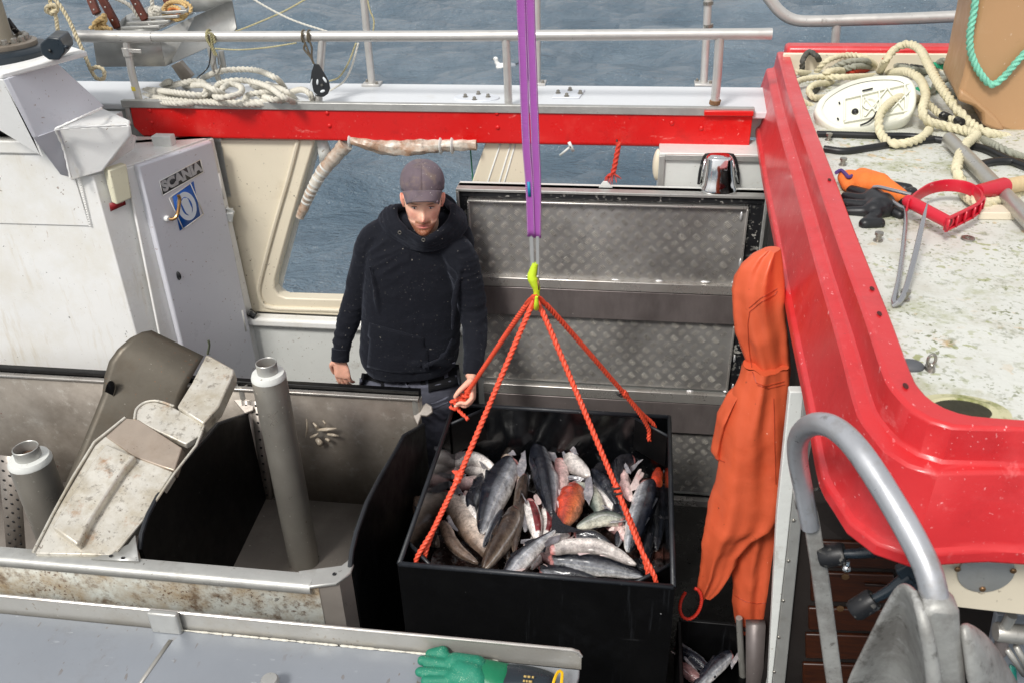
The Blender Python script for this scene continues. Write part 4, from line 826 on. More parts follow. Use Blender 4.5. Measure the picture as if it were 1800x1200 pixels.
# ================================================================ THE MAN
PX0 = PY(742, 500, 3.27)
man = thing('person', 'man in black hoodie, grey cap and work trousers standing behind the bench gripping a rope', 'person', (-.80, 3.30, 0))
skin_m = NT('skin'); a_ = skin_m.n('Attribute'); a_.attribute_name = 'Col'
v_ = skin_m.ramp(skin_m.noise(30, 5, .6), .3, .7, .86, 1.12); cc = skin_m.n('CombineColor'); [skin_m.l(v_, cc.inputs[i]) for i in range(3)]
skin_m.l(skin_m.mix(1., a_.outputs['Color'], cc.outputs[0], 'MULTIPLY'), skin_m.b.inputs['Base Color']); skin_m.b.inputs['Roughness'].default_value = .62
skin_m.b.inputs['Subsurface Weight'].default_value = .12; skin_m.b.inputs['Subsurface Radius'].default_value = (.012, .004, .002); skin_m.b.inputs['Subsurface Scale'].default_value = 1
bn = skin_m.n('Bump'); bn.inputs['Distance'].default_value = .0006; skin_m.l(skin_m.noise(160, 3), bn.inputs['Height']); skin_m.l(bn.outputs[0], skin_m.b.inputs['Normal'])
M['skin'] = skin_m.m
def cloth(name, col, fold=.006, fs=7, weave=.0004, specks=(), var=.1, stains=()):
    k = NT(name); b = k.b; c = col
    v = k.ramp(k.noise(6, 6, .65), .3, .7, 1-var, 1+var); cb = k.n('CombineColor'); [k.l(v, cb.inputs[i]) for i in range(3)]; c = k.mix(1., c, cb.outputs[0], 'MULTIPLY')
    for i, st in enumerate(stains): c = k.mix(k.ramp(k.noise(st[3], 9, .75, None, 3.3*i+1), st[1], st[2], 0, st[4]), c, st[0])
    for i, st in enumerate(specks): 
        f1 = k.ramp(k.noise(st[2], 2, .5, None, 11+2*i), st[1], st[1]+.02, 0, st[3]); f2 = k.ramp(k.noise(st[2]*.09, 3, .6, None, 5+i), .42, .6, .1, 1); c = k.mix(k.math('MULTIPLY', f1, f2), c, st[0])
    k.l(c, b.inputs['Base Color']); b.inputs['Roughness'].default_value = .85; b.inputs['Specular IOR Level'].default_value = .2
    b.inputs['Sheen Weight'].default_value = .15; b.inputs['Sheen Roughness'].default_value = .5; b.inputs['Sheen Tint'].default_value = (.5, .55, .7, 1)
    h = k.math('ADD', k.math('MULTIPLY', k.noise(fs, 3, .5, (1, 1, 1.6)), fold/.001), k.math('MULTIPLY', k.noise(420, 2, .5), weave/.001))
    bn = k.n('Bump'); bn.inputs['Distance'].default_value = .001; k.l(h, bn.inputs['Height']); k.l(bn.outputs[0], b.inputs['Normal']); return k.m
M['hoodie'] = cloth('black_sweat_fabric', S(15, 17, 25), .014, 8, specks=[(S(170, 165, 155), .73, 75, .8), (S(120, 118, 116), .70, 130, .5)], stains=[(S(52, 50, 50), .64, .8, 9, .5)])
M['trouser'] = cloth('grey_work_trousers', S(92, 94, 106), .014, 9, stains=[(S(74, 74, 84), .5, .7, 6, .5)])
M['trouser_black'] = cloth('black_trouser_panel', S(20, 20, 22), .006, 10)
M['cap'] = cloth('grey_cap_fabric', S(104, 92, 98), .003, 14, specks=[(S(190, 185, 180), .69, 95, .9)], stains=[(S(140, 122, 104), .50, .68, 13, .65), (S(66, 60, 66), .52, .7, 18, .5)])

# ---- head, local frame: x = his left (image right), y = out of the face, z = up; origin = ear level
HC = PY(743, 349, 3.225)
def basis(yaw, pitch, roll):     # yaw: turned towards +X from facing -Y; pitch: looking down
    fwd = Vector((math.sin(yaw), -math.cos(yaw), 0)); side = Vector((math.cos(yaw), math.sin(yaw), 0)); upv = Vector((0, 0, 1))
    f2 = fwd*math.cos(pitch) - upv*math.sin(pitch); u2 = upv*math.cos(pitch)+fwd*math.sin(pitch)
    s3 = side*math.cos(roll)+u2*math.sin(roll); u3 = u2*math.cos(roll)-side*math.sin(roll)
    return Matrix((s3, f2, u3)).transposed()
HR = basis(rad(13), rad(5.5), rad(-3))
def hd(x, y, z): return HC + HR @ Vector((x, y, z))
# profile tables over height z (m) from chin to crown
ZT = [-.122, -.118, -.108, -.095, -.080, -.060, -.040, -.015, .010, .040, .070, .090, .105, .113, .116]
WT = [.006, .022, .034, .043, .052, .061, .067, .0715, .0735, .0765, .074, .064, .045, .022, .004]
FT = [.068, .081, .089, .091, .088, .087, .088, .089, .090, .090, .082, .066, .042, .020, .004]
BT = [-.030, -.025, -.015, .0, .025, .050, .070, .090, .100, .104, .098, .083, .058, .030, .004]
def ga(x, s): return math.exp(-(x/s)**2)
def face(x, z):
    d = 0
    d += .0235*ga(x, .0088+.003*max(0, (-.02-z)/.03))*max(0, 1-abs((z+.032)/.036)**1.6)*(.35+.65*min(1, max(0, (.004-z)/.036)))  # nose ridge
    d += .010*ga(x, .013)*ga(z+.040, .011)                                  # nose tip and wings
    d += .004*(ga(x-.014, .006)+ga(x+.014, .006))*ga(z+.043, .007)
    d -= .0115*(ga(x-.031, .0165)+ga(x+.031, .0165))*ga(z-.001, .0125)      # eye sockets
    d += .0048*(ga(x-.031, .012)+ga(x+.031, .012))*ga(z-.0005, .0075)        # lids
    d += .0055*(ga(x-.030, .020)+ga(x+.030, .020))*ga(z-.019, .008)         # brows
    d += .0045*(ga(x-.045, .018)+ga(x+.045, .018))*ga(z+.028, .02)          # cheeks
    d -= .0035*(ga(x-.026, .008)+ga(x+.026, .008))*ga(z+.052, .015)         # fold beside the mouth
    d += .0055*ga(x, .022)*ga(z+.0655, .0055) + .006*ga(x, .018)*ga(z+.078, .0055) - .0045*ga(x, .024)*ga(z+.0715, .0026)
    d -= .004*ga(x, .02)*ga(z+.088, .006); d += .006*ga(x, .017)*ga(z+.104, .011)
    d += .003*ga(x, .03)*ga(z+.06, .02)
    return d
body = MB(); vs = []; nr, nc = 110, 112
for i in range(nr):
    z = -.122+.238*(i/(nr-1)); w_ = np.interp(z, ZT, WT); f_ = np.interp(z, ZT, FT); b_ = np.interp(z, ZT, BT)
    for j in range(nc):
        t = 2*math.pi*j/nc; s_, c_ = math.sin(t), math.cos(t)
        mid = .012 if z > -.06 else .03; ex = .86
        x = w_*math.copysign(abs(s_)**ex, s_); y = mid+(f_-mid)*c_**1 if c_ > 0 else mid+(b_+mid)*c_
        if c_ > 0: y = mid+(f_-mid)*(c_**.82); y += face(x, z)*min(1, c_*2.2)
        vs.append(hd(x, y, z*1.075 if z < 0 else z))
fs = [(i*nc+j, i*nc+(j+1) % nc, (i+1)*nc+(j+1) % nc, (i+1)*nc+j) for i in range(nr-1) for j in range(nc)]+[tuple(range(nc-1, -1, -1)), tuple((nr-1)*nc+j for j in range(nc))]
body.add(vs, fs)
for sx in (-1, 1):       # ears
    body.ell(hd(sx*.079, -.004, -.006), (.0075, .017, .030), HR @ Euler((.12, sx*.28, -sx*.35)).to_matrix(), 18)
    body.ell(hd(sx*.076, -.001, -.028), (.006, .010, .011), HR, 14)
NB = PY(738, 432, 3.33)
body.tube([hd(0, -.038, -.03), hd(-.002, -.034, -.075), Vector((HC.x-.012, 3.300, HC.z-.15)), Vector((HC.x-.012, 3.31, HC.z-.24))], [.044, .050, .058, .075], 28)
# trunk (under the clothes), legs, arms
SH = {-1: PY(650, 432, 3.31), 1: PY(808, 456, 3.27)}
EL = {-1: PY(618, 535, 3.29), 1: PY(837, 550, 3.225)}
WR = {-1: PY(598, 634, 3.19), 1: PY(829, 662, 2.985)}
body.ell(PY(728, 420, 3.29), (.085, .055, .06), n=24)
trunk = [PY(740, 420, 3.35), PY(737, 470, 3.33), PY(728, 560, 3.31), PY(722, 660, 3.30)]
body.tube(trunk, [.06, .075, .085, .08], 20)
body.tube([SH[-1], trunk[0], SH[1]], [.035, .05, .035], 14)
for s_ in (-1, 1):
    ap_ = {-1: [(637, 470, 3.30), (620, 530, 3.295), (610, 568, 3.265), (600, 606, 3.22), (598, 636, 3.19)], 1: [(820, 490, 3.25), (830, 545, 3.23), (834, 600, 3.145), (833, 634, 3.055), (829, 662, 2.985)]}[s_]; body.tube([SH[s_]]+[PY(*q) for q in ap_], [.034, .034, .032, .030, .028, .027], 14)
    hc_ = trunk[3]; hx = hc_.x+s_*.075; body.tube([(hx, 3.28, hc_.z-.05), (hx+s_*.02, 3.27, .50), (hx+s_*.02, 3.29, .10)], [.05, .045, .04], 14)
# hands: palm + five fingers
def hand(wr, pd, pn, side, curls, spread, thumb, grip=None, sc_=1.):
    # pd palm direction, pn palm normal (towards the palm side), side = thumb side
    pd = pd.normalized(); pn = (pn-pd*pn.dot(pd)).normalized(); sd_ = pd.cross(pn)*side
    pe = wr+pd*.092*sc_; n = 14; rows = []
    secs = [(0, .026, .020), (.02, .030, .018), (.05, .040, .0155), (.08, .043, .014), (.094, .040, .011)]
    for L_, hw, ht_ in secs:
        rows.append([wr+pd*L_*sc_+sd_*(hw*math.cos(2*math.pi*j/n)*sc_)+pn*(ht_*math.sin(2*math.pi*j/n)*sc_) for j in range(n)])
    vs = [v for r in rows for v in r]; m_ = len(rows)
    body.add(vs, [(i*n+j, i*n+(j+1) % n, (i+1)*n+(j+1) % n, (i+1)*n+j) for i in range(m_-1) for j in range(n)]+[tuple(range(n-1, -1, -1)), tuple((m_-1)*n+j for j in range(n))])
    tips = []
    for k, (off, L_) in enumerate(((.030, .070), (.010, .078), (-.011, .073), (-.031, .058))):
        p = wr+pd*(.078-.004*abs(k-1))*sc_+sd_*off*sc_; d = (pd+sd_*spread*(1.5-k)*.1).normalized(); pts = [p]; cu = curls[k]; q = p
        for seg, (fr_, bend) in enumerate(((.2, .15), (.38, .8), (.26, 1.1), (.20, .7))):
            ax_ = d.cross(pn).normalized(); a = cu*bend*.9
            d2 = (Matrix.Rotation(a, 3, ax_) @ d); d3 = Matrix.Rotation(-a, 3, ax_) @ d
            d = d2 if d2.dot(pn) > d3.dot(pn) else d3
            if cu < .05: pass
            q = q+d*L_*fr_*1.15*sc_; pts.append(q)
            pn_ = pn
        P = spline(pts, .008); body.tube(P, [.0098*sc_, .0096*sc_, .0088*sc_, .0080*sc_, .0062*sc_], 10); body.ell(P[-1], (.0062*sc_,)*3, n=10); tips.append(P[-1])
    b0 = wr+pd*.022*sc_+sd_*.026*sc_; tp = [b0, b0+(pd*.6+sd_*thumb[0]+pn*thumb[1]).normalized()*.040*sc_]; tp.append(tp[1]+(pd*.9+sd_*thumb[2]+pn*thumb[3]).normalized()*.034*sc_); tp.append(tp[2]+(pd*1+sd_*thumb[4]+pn*thumb[5]).normalized()*.022*sc_)
    P = spline(tp, .008); body.tube(P, [.015*sc_, .013*sc_, .0108*sc_, .0098*sc_, .0075*sc_], 10); body.ell(P[-1], (.0075*sc_,)*3, n=10)
    return P[-1]
# hanging right hand (image left): fingers down, back of hand towards the camera, thumb towards the thigh
hand(WR[-1]+Vector((0, .005, .012)), Vector((.02, -.08, -1)), Vector((.28, 1, 0)), -1, (.30, .34, .38, .42), .1, (.75, .2, .25, .35, .0, .4), sc_=1.03)
# gripping left hand on the rope
WL = WR[1]+Vector((0, .0, .008)); HT = PY(838, 712, 2.93)
GP, GN = Vector((.12, -.62, -.78)).normalized(), Vector((-.9, -.25, -.1)).normalized()
hand(WL, GP, GN, -1, (.98, 1.02, 1.06, 1.1), .35, (.45, .75, -.1, 1., -.5, .8), sc_=1.06)
FIST = WL+GP*.082+GN*.034
bo = body.build('body', M['skin'], man, ang=180, vox=.0034, sm=3)
me = bake(bo)
# colour the skin by place on the face
co = np.zeros(len(me.vertices)*3); me.vertices.foreach_get('co', co); co = co.reshape(-1, 3)+np.array(man['_o'])
Hn = np.array(HR); loc = (co-np.array(HC)) @ Hn
x, y, z = loc.T
z = np.where(z < 0, z/1.075, z)
g = lambda a, s: np.exp(-(a/s)**2)
lin = lambda *c: np.array(S(*c)[:3])
rs = np.random.RandomState(2)
colr = np.tile(lin(244, 194, 168), (len(co), 1))
def blend(mask, c): 
    global colr
    m_ = np.clip(mask, 0, 1)[:, None]; colr = colr*(1-m_)+c*m_
onhead = (np.abs(x) < .11) & (z > -.2) & (y > -.13) & (y < .16)
blend(onhead*.55*(g(x-.042, .024)+g(x+.042, .024))*g(z+.03, .024)*(y > .03), lin(214, 128, 112))
blend(onhead*.6*g(x, .014)*g(z+.042, .014)*(y > .05), lin(214, 128, 114))
blend(onhead*(np.abs(x) > .074)*.5, lin(220, 120, 105))
nz = rs.rand(len(co))*.35
beard = onhead*((z < -.060)*(y > .005)*(z > -.135)*np.clip((-.055-z)/.02, 0, 1)*np.clip(.95-1.1*g(x, .019)*g(z+.072, .009)-.2*(np.abs(x) > .05), 0, 1))
mous = onhead*(y > .05)*g(z+.0585, .006)*(np.abs(x) < .032)*np.clip(1.1-.25*g(x, .004), 0, 1)
jaw = onhead*(y > -.01)*(y < .06)*(np.abs(x) > .045)*(z < -.03)*(z > -.12)
blend(beard*(.78+nz), lin(132, 74, 42)); blend(mous*(.8+nz), lin(130, 80, 50)); blend(jaw*(.4+nz)*.9, lin(132, 86, 62))
blend(onhead*(y > .05)*(g(x, .021)*(g(z+.0665, .0042)+g(z+.0765, .0048)))*1.2, lin(206, 118, 112))
blend(onhead*(y > .05)*g(x, .023)*g(z+.0715, .0016), lin(110, 50, 44))
for s_ in (-1, 1): 
    blend(onhead*(y > .04)*g(x-s_*.032, .019)*g(z-.0185-.0*np.abs(x), .0042)*(.8+nz), lin(112, 76, 52))
    blend(onhead*(y > .04)*.35*g(x-s_*.031, .016)*g(z+.006, .006), lin(170, 105, 95))
# sideburns / hair under the cap
hair = onhead*(((y < -.012)*(z > -.045)*(z < .2)*(np.abs(x) < .078))+((y < .028)*(y > -.01)*(np.abs(x) > .058)*(z > -.022))*(np.abs(x) < .0745))
blend(hair*(.8+nz), lin(92, 62, 44))
hands_ = co[:, 2] < 1.0
blend(hands_*.45*(rs.rand(len(co))*.3+.7), lin(206, 130, 112))
ca = me.color_attributes.new('Col', 'FLOAT_COLOR', 'POINT'); ca.data.foreach_set('color', np.concatenate([colr, np.ones((len(co), 1))], 1).astype(np.float32).ravel())
me.materials.clear(); me.materials.append(M['skin'])
# eyes
eyem = {n: mat(n, c, .15, var=0, rv=0) for n, c in (('eye_white', S(214, 204, 198)), ('iris', S(70, 84, 96)), ('pupil', S(8, 8, 8)))}
for s_ in (-1, 1):
    ey = .0815-.003; mb = MB(); c0 = hd(s_*.0315, ey-.006, -.001); mb.ell(c0, (.0118, .0115, .0062), HR, 18); e_ = mb.build('eye', eyem['eye_white'], man)
    mb = MB(); mb.ell(hd(s_*.0315-.0008, ey+.0022, -.0014), (.0050, .0036, .0048), HR, 14); mb.build('iris', eyem['iris'], e_)
    mb = MB(); mb.ell(hd(s_*.0315-.0008, ey+.0040, -.0014), (.0024, .0024, .0024), HR, 10); mb.build('pupil', eyem['pupil'], e_)
    mb = MB(); P = [hd(s_*.0315+t*.0145, ey+.0045-.0065*t*t, .0045-.0042*t*t) for t in np.linspace(-1, 1, 9)]; mb.tube(P, [.001, .0021, .0024, .0021, .001], 8)
    mb.build('eyelid', mat('lash_skin', S(120, 72, 58), .6, var=0) if 'lash_skin' not in bpy.data.materials else bpy.data.materials['lash_skin'], man)

# ---- cap
mb = MB(); rows = []; N = 56
for i in range(17):
    t = i/16*math.pi/2; zz = .066+.079*math.sin(t); k = math.cos(t)**.74 if i < 16 else 0.02
    rows.append([hd(.0865*k*math.sin(a), (-.008)+(.102 if math.cos(a) > 0 else .106)*k*math.cos(a), zz-.012*math.cos(a)*(1-i/16)*.0 + (.0015*abs(math.sin(3*a)))) for a in np.linspace(0, 2*math.pi, N+1)])
rows = [[hd(.0845*math.sin(a), -.008+(.1 if math.cos(a) > 0 else .104)*math.cos(a), .052-.012*(1-math.cos(a))+.014*max(0, math.cos(a))) for a in np.linspace(0, 2*math.pi, N+1)]]+rows
mb.grid(rows); cap = mb.build('cap', M['cap'], man, solid=.003, ang=80)
mb = MB(); mb.ell(hd(0, -.008, .146), (.009, .009, .0035), HR, 12); mb.build('cap_button', M['cap'], cap)
for k in range(6):
    a = k*math.pi/3; mb = MB(); P = []
    for i in range(0, 16):
        t = i/16*math.pi/2; zz = .066+.079*math.sin(t); q = math.cos(t)**.74; P.append(hd(.0875*q*math.sin(a), -.008+(.103 if math.cos(a) > 0 else .107)*q*math.cos(a), zz+.0005))
    mb.tube(P, .0012, 6); mb.build('cap_seam', M['cap'], cap)
rows = []
for i in range(9):
    u = i/8; row = []
    for j in range(25):
        v = (j/24-.5)*2; a = v*1.12
        x_ = .085*math.sin(a)*(1-.20*u*abs(v)); yb = -.006+.100*math.cos(a); ext = .060*u*math.cos(v*1.15)**.6
        y_ = yb+ext; zz = .079-.029*v*v-.017*u-.024*u*v*v
        row.append(hd(x_, y_, zz))
    rows.append(row)
mb = MB(); mb.grid(rows); mb.build('brim', M['cap'], cap, solid=.0045, ang=80)
mb = MB(); c0 = hd(.048, .112, .040)
bx, by = (hd(.058, .112, -.012)-hd(.040, .138, -.0095)), (hd(.050, .13, -.008)-hd(.045, .115, -.0075))
nb = HR @ Vector((.55, .45, 1)); nb.normalize(); mb.lathe([(.0125, 0), (.0125, .0014), (.0118, .0018)], c0+nb*.001, nb, 26, sc=(1, .72)); mb.build('brim_badge', mat('badge_grey', S(150, 146, 150), .5, specks=[(S(60, 40, 48), .5, 160, .7)]), cap)
mb = MB(); mb.tube([c0+nb*.0026+(HR @ Vector((.0108*math.cos(t), .0085*math.sin(t), -.0028*math.cos(t)))) for t in np.linspace(0, 2*math.pi, 20)], .0012, 6); mb.build('badge_ring', mat('badge_ring_red', S(84, 22, 36), .5), cap)

# ---- hoodie
hb = MB()
def sect(yy, l, r_, y0, d):
    a, b = PY(l, yy, y0), PY(r_, yy, y0); return ((a+b)/2, (b-a).length/2, d)
tors = [sect(376, 706, 778, 3.34, .07), sect(392, 682, 806, 3.34, .088), sect(408, 660, 826, 3.33, .103), sect(430, 650, 832, 3.32, .115), sect(460, 646, 828, 3.31, .122), sect(500, 643, 822, 3.30, .125), sect(545, 641, 812, 3.29, .126), sect(585, 638, 806, 3.285, .130), sect(612, 636, 804, 3.28, .135), sect(630, 640, 802, 3.28, .136), sect(644, 650, 795, 3.28, .128)]
fvec = Vector((.2, -.98, 0)).normalized(); svec = Vector((.98, .2, 0)).normalized(); n = 40
vs = []
for c, hw, d in tors:
    for j in range(n):
        t = 2*math.pi*j/n; ct, st = math.cos(t), math.sin(t); e = .85
        vs.append(c+svec*(hw*math.copysign(abs(ct)**e, ct))+fvec*(d*math.copysign(abs(st)**e, st)))
m_ = len(tors); hb.add(vs, [(i*n+j, i*n+(j+1) % n, (i+1)*n+(j+1) % n, (i+1)*n+j) for i in range(m_-1) for j in range(n)]+[tuple(range(n-1, -1, -1)), tuple((m_-1)*n+j for j in range(n))])
def sleeve(l, k0):
    P = [PY(a, b, y) for a, b, y, r in l]; Q = spline(P, .012); R_ = np.interp(np.linspace(0, 1, len(Q)), np.linspace(0, 1, len(P)), [r for *_, r in l])
    R_ = [r*(1+.035*math.sin(i*.9+k0)*(i/len(Q))**.7+.02*math.sin(i*.37+k0)) for i, r in enumerate(R_)]
    for i in range(0, len(Q)-1, 2):
        hb.ell(Q[i], (R_[i],)*3, n=20)
        j = min(i+2, len(Q)-1); hb.tube([Q[i], Q[j]], [R_[i], R_[j]], 22)
sleeve([(680, 408, 3.32, .062), (657, 424, 3.31, .068), (642, 470, 3.30, .066), (629, 515, 3.30, .062), (617, 550, 3.28, .058), (606, 585, 3.25, .052), (600, 606, 3.22, .047), (599, 616, 3.21, .040), (598, 634, 3.19, .0375)], .3)
sleeve([(794, 432, 3.28, .062), (810, 452, 3.26, .068), (820, 490, 3.25, .066), (829, 530, 3.24, .062), (834, 566, 3.21, .060), (835, 600, 3.14, .055), (833, 628, 3.07, .048), (832, 640, 3.03, .040), (830, 656, 3.0, .037)], 1.3)
# hem rib
c, hw, d = sect(652, 650, 795, 3.28, .13)
# hood lying open round the neck: rings from the neck opening out to the shoulders
inn = [(693, 364, 3.30), (695, 384, 3.255), (708, 402, 3.21), (726, 416, 3.175), (744, 423, 3.155), (764, 415, 3.165), (783, 400, 3.20), (796, 380, 3.25), (797, 364, 3.30)]
outr = [(668, 378, 3.33), (668, 394, 3.28), (684, 412, 3.235), (712, 428, 3.205), (744, 437, 3.185), (776, 430, 3.20), (802, 414, 3.235), (816, 398, 3.28), (814, 384, 3.33)]
IN, OU = [PY(*p) for p in inn], [PY(*p)+Vector((0, .014, -.010)) for p in outr]
def bk_(P, dy, dz): return [Vector((P[-1].x-.02, P[-1].y+.045+dy, P[-1].z+dz)), Vector((HC.x+.045, 3.40+dy, (P[0].z+P[-1].z)/2+dz+.01)), Vector((HC.x-.045, 3.40+dy, (P[0].z+P[-1].z)/2+dz+.01)), Vector((P[0].x+.02, P[0].y+.045+dy, P[0].z+dz))]
IN_, OU_ = IN+bk_(IN, -.02, -.01)+[IN[0]], OU+bk_(OU, .05, -.03)+[OU[0]]
for t_ in (0, .28, .55, .8, 1):
    Q = spline([a.lerp(b, t_)+Vector((0, 0, .006*math.sin(math.pi*t_))) for a, b in zip(IN_, OU_)], .014); hb.tube(Q, .0135+.004*math.sin(math.pi*t_)-.003*t_, 14)
# folds
for l, r_ in (([(650, 470, 3.18), (662, 520, 3.17), (668, 570, 3.17)], .012), ([(810, 470, 3.19), (800, 520, 3.165), (795, 580, 3.16)], .012), ([(652, 600, 3.17), (690, 628, 3.15), (740, 642, 3.145)], .012), ([(795, 595, 3.17), (780, 625, 3.155), (745, 645, 3.145)], .010), ([(650, 560, 3.18), (672, 600, 3.16), (682, 632, 3.15)], .008)):
    hb.tube(spline([PY(*p) for p in l], .01), [r_*.4, r_, r_*.4], 10)
hb.ell(Vector((HC.x, 3.41, HC.z-.12)), (.10, .05, .08), n=20)
hoodie = hb.build('hoodie', M['hoodie'], man, ang=180, vox=.0055, sm=5)
bake(hoodie)
elb = [PY(614, 548, 3.28), PY(838, 560, 3.22)]; wri = [PY(600, 612, 3.2), PY(833, 640, 3.03)]; pit = [PY(668, 450, 3.2), PY(805, 475, 3.18)]; zh = PY(722, 650, 3.16).z
def folds(p, n):
    a = 0.
    for e_ in elb: a += .0065*math.exp(-((p-e_).length/.085)**2)
    for e_ in wri: a += .006*math.exp(-((p-e_).length/.07)**2)
    for e_ in pit: a += .006*math.exp(-((p-e_).length/.13)**2)
    torso = 1 if abs(p.x-hipx) < .2 else 0
    a += torso*.006*math.exp(-((p.z-zh-.05)/.09)**2); a = min(a, .0085)
    sx = .9 if p.x > hipx else -.9
    q = Vector((p.x*7, p.y*7, p.z*24+p.x*sx*14)) if torso else Vector((p.x*6, p.y*8, p.z*34))
    return a*(ridge(q)-.35)*1.2+.0022*ridge(Vector((p.x*5+sx*p.z*4, p.y*5, p.z*9)))+.0012*noise.noise(p*38)
hipx = PY(728, 540, 3.2).x
crumple(hoodie, folds)
TH = hitter(hoodie)
for a, b, y in ((703, 409, 3.178), (744.5, 422, 3.138)):
    mb = MB(); p = TH(a, b, .001, PY(a, b, y)); mb.tube([p+Vector((.0065*math.cos(t), -.001, .0065*math.sin(t))) for t in np.linspace(0, 2*math.pi, 15)], .0018, 6); mb.build('eyelet', M['bolt'], hoodie)
# kangaroo pocket laid on the belly, draped to the torso by the same section
def tors_front(a, b, off):
    q = TH(a, b, off*.45)
    if q is not None: return q
    # point of torso front seen at pixel (a,b)
    d = ray(a, b); best = None
    for yq in np.linspace(3.05, 3.30, 260):
        p = PY(a, b, yq)
        zs = [t[0].z for t in tors]; i = max(0, min(len(tors)-2, next((k for k in range(len(tors)-1) if zs[k+1] <= p.z), len(tors)-2))); tt = max(0, min(1, (zs[i]-p.z)/(zs[i]-zs[i+1])))
        c = tors[i][0].lerp(tors[i+1][0], tt); hw = tors[i][1]*(1-tt)+tors[i+1][1]*tt; dd_ = tors[i][2]*(1-tt)+tors[i+1][2]*tt
        q = p-c; u_, v_ = q.dot(svec)/hw, q.dot(fvec)/(dd_+off)
        if abs(u_)**(2/.85)+abs(v_)**(2/.85) <= 1 and v_ > 0: return p
    return PY(a, b, 3.16)
pk = []
for j in range(15):
    v = j/14; row = []
    y0 = 568+v*76; xl = 650-12*v if v > .35 else 652-4*v; 
    for i in range(19):
        u = i/18; a0 = 650+ (4 if v > .3 else 0)-8*v+u*(94+14*v); b0 = y0+u*(26*(1-v)+8*v)+6*math.sin(math.pi*u)*v
        row.append(tors_front(a0, b0, .007))
    pk.append(row)
mb = MB(); mb.grid(pk); mb.build('pocket', M['hoodie'], hoodie, solid=.004, ang=80)
mb = MB(); edge = [pk[j][18] for j in range(15)]; mb.tube(edge, .0022, 6); mb.build('pocket_seam', M['hoodie'], hoodie)
mb = MB(); edge = pk[0]; mb.tube(edge, .0022, 6); mb.build('pocket_seam', M['hoodie'], hoodie)
for sleeve_pt, nxt, r_ in ((PY(598, 634, 3.19), PY(599, 612, 3.21), .0385), (PY(830, 657, 2.998), PY(832, 636, 3.035), .038)):
    mb = MB(); mb.tube([sleeve_pt, nxt], [r_, r_*1.03], 48, prof=lambda a, L: 1+.012*math.cos(24*a)); mb.build('cuff', M['hoodie'], hoodie)

# ---- trousers
tb_ = MB(); secs = [(655, 646, 806, 3.28, .118), (672, 640, 808, 3.28, .122), (695, 632, 812, 3.28, .122), (720, 628, 812, 3.27, .118)]
vs = []
for yy, l, r_, y0, d in secs:
    c, hw, d = sect(yy, l+2, r_-2, y0, d)
    for j in range(n):
        t = 2*math.pi*j/n; ct, st = math.cos(t), math.sin(t); vs.append(c+svec*(hw*math.copysign(abs(ct)**.85, ct))+fvec*(d*math.copysign(abs(st)**.85, st)))
m_ = len(secs); tb_.add(vs, [(i*n+j, i*n+(j+1) % n, (i+1)*n+(j+1) % n, (i+1)*n+j) for i in range(m_-1) for j in range(n)]+[tuple(range(n-1, -1, -1)), tuple((m_-1)*n+j for j in range(n))])
hipc = sect(712, 630, 812, 3.27, .1)[0]
for s_ in (-1, 1):
    tp = hipc+svec*(s_*.088)+Vector((0, 0, .03)); kn = Vector((tp.x+s_*.015, tp.y-.03, .50)); an_ = Vector((tp.x+s_*.02, tp.y+.01, .10))
    Q = spline([tp, tp.lerp(kn, .5), kn, kn.lerp(an_, .5), an_], .02)
    tb_.tube(Q, [r*(1+.02*math.sin(i*.8)) for i, r in enumerate(np.interp(np.linspace(0, 1, len(Q)), [0, .25, .5, .75, 1], [.098, .09, .074, .07, .066]))], 26)
    mb = MB(); mb.ell((an_.x, an_.y-.06, .05), (.052, .14, .05), n=20); mb.box((an_.x, an_.y-.05, .012), (.1, .27, .02)); mb.build('boot', M['rubber'], man, vox=.006, sm=3)
for l, r_ in (([(648, 700, 3.16), (690, 712, 3.15), (728, 716, 3.155)], .008), ([(790, 705, 3.16), (765, 716, 3.15), (740, 722, 3.155)], .008), ([(712, 672, 3.15), (722, 690, 3.145), (724, 708, 3.15)], .009), ([(800, 690, 3.17), (770, 706, 3.152), (745, 712, 3.15)], .006)):
    tb_.tube(spline([PY(*p) for p in l], .01), [r_*.4, r_, r_*.4], 10)
trs = tb_.build('trousers', M['trouser'], man, ang=180, vox=.006, sm=4)
bake(trs)
crumple(trs, lambda p, n: .0055*(ridge(Vector((p.x*8, p.y*8, p.z*20+abs(p.x-hipx)*20)))-.4)+.001*noise.noise(p*40))
TT = hitter(trs)
def front_tr(a, b, off):
    q = TT(a, b, off*.5)
    if q is not None: return q
    d = ray(a, b)
    for yq in np.linspace(3.0, 3.30, 300):
        p = PY(a, b, yq); best = None
        S_ = [sect(yy, l+2, r_-2, y0, dd2) for yy, l, r_, y0, dd2 in secs]
        zs = [t[0].z for t in S_]; i = next((k for k in range(len(S_)-1) if zs[k+1] <= p.z), len(S_)-2); tt = max(0, min(1, (zs[i]-p.z)/(zs[i]-zs[i+1])))
        c = S_[i][0].lerp(S_[i+1][0], tt); hw = S_[i][1]*(1-tt)+S_[i+1][1]*tt; dd_ = S_[i][2]*(1-tt)+S_[i+1][2]*tt
        q = p-c; u_, v_ = q.dot(svec)/(hw+off), q.dot(fvec)/(dd_+off)
        if abs(u_)**(2/.85)+abs(v_)**(2/.85) <= 1 and v_ > 0: return p
    return PY(a, b, 3.16)
def patch(tl, tr, br, bl, m, nm, nu=10, nv=5, off=.006, solid=.004):
    g_ = [[front_tr(*( (Vector(tl).lerp(Vector(tr), i/nu)).lerp(Vector(bl).lerp(Vector(br), i/nu), j/nv)), off) for i in range(nu+1)] for j in range(nv+1)]
    mb = MB(); mb.grid(g_); return mb.build(nm, m, trs, solid=solid, ang=80)
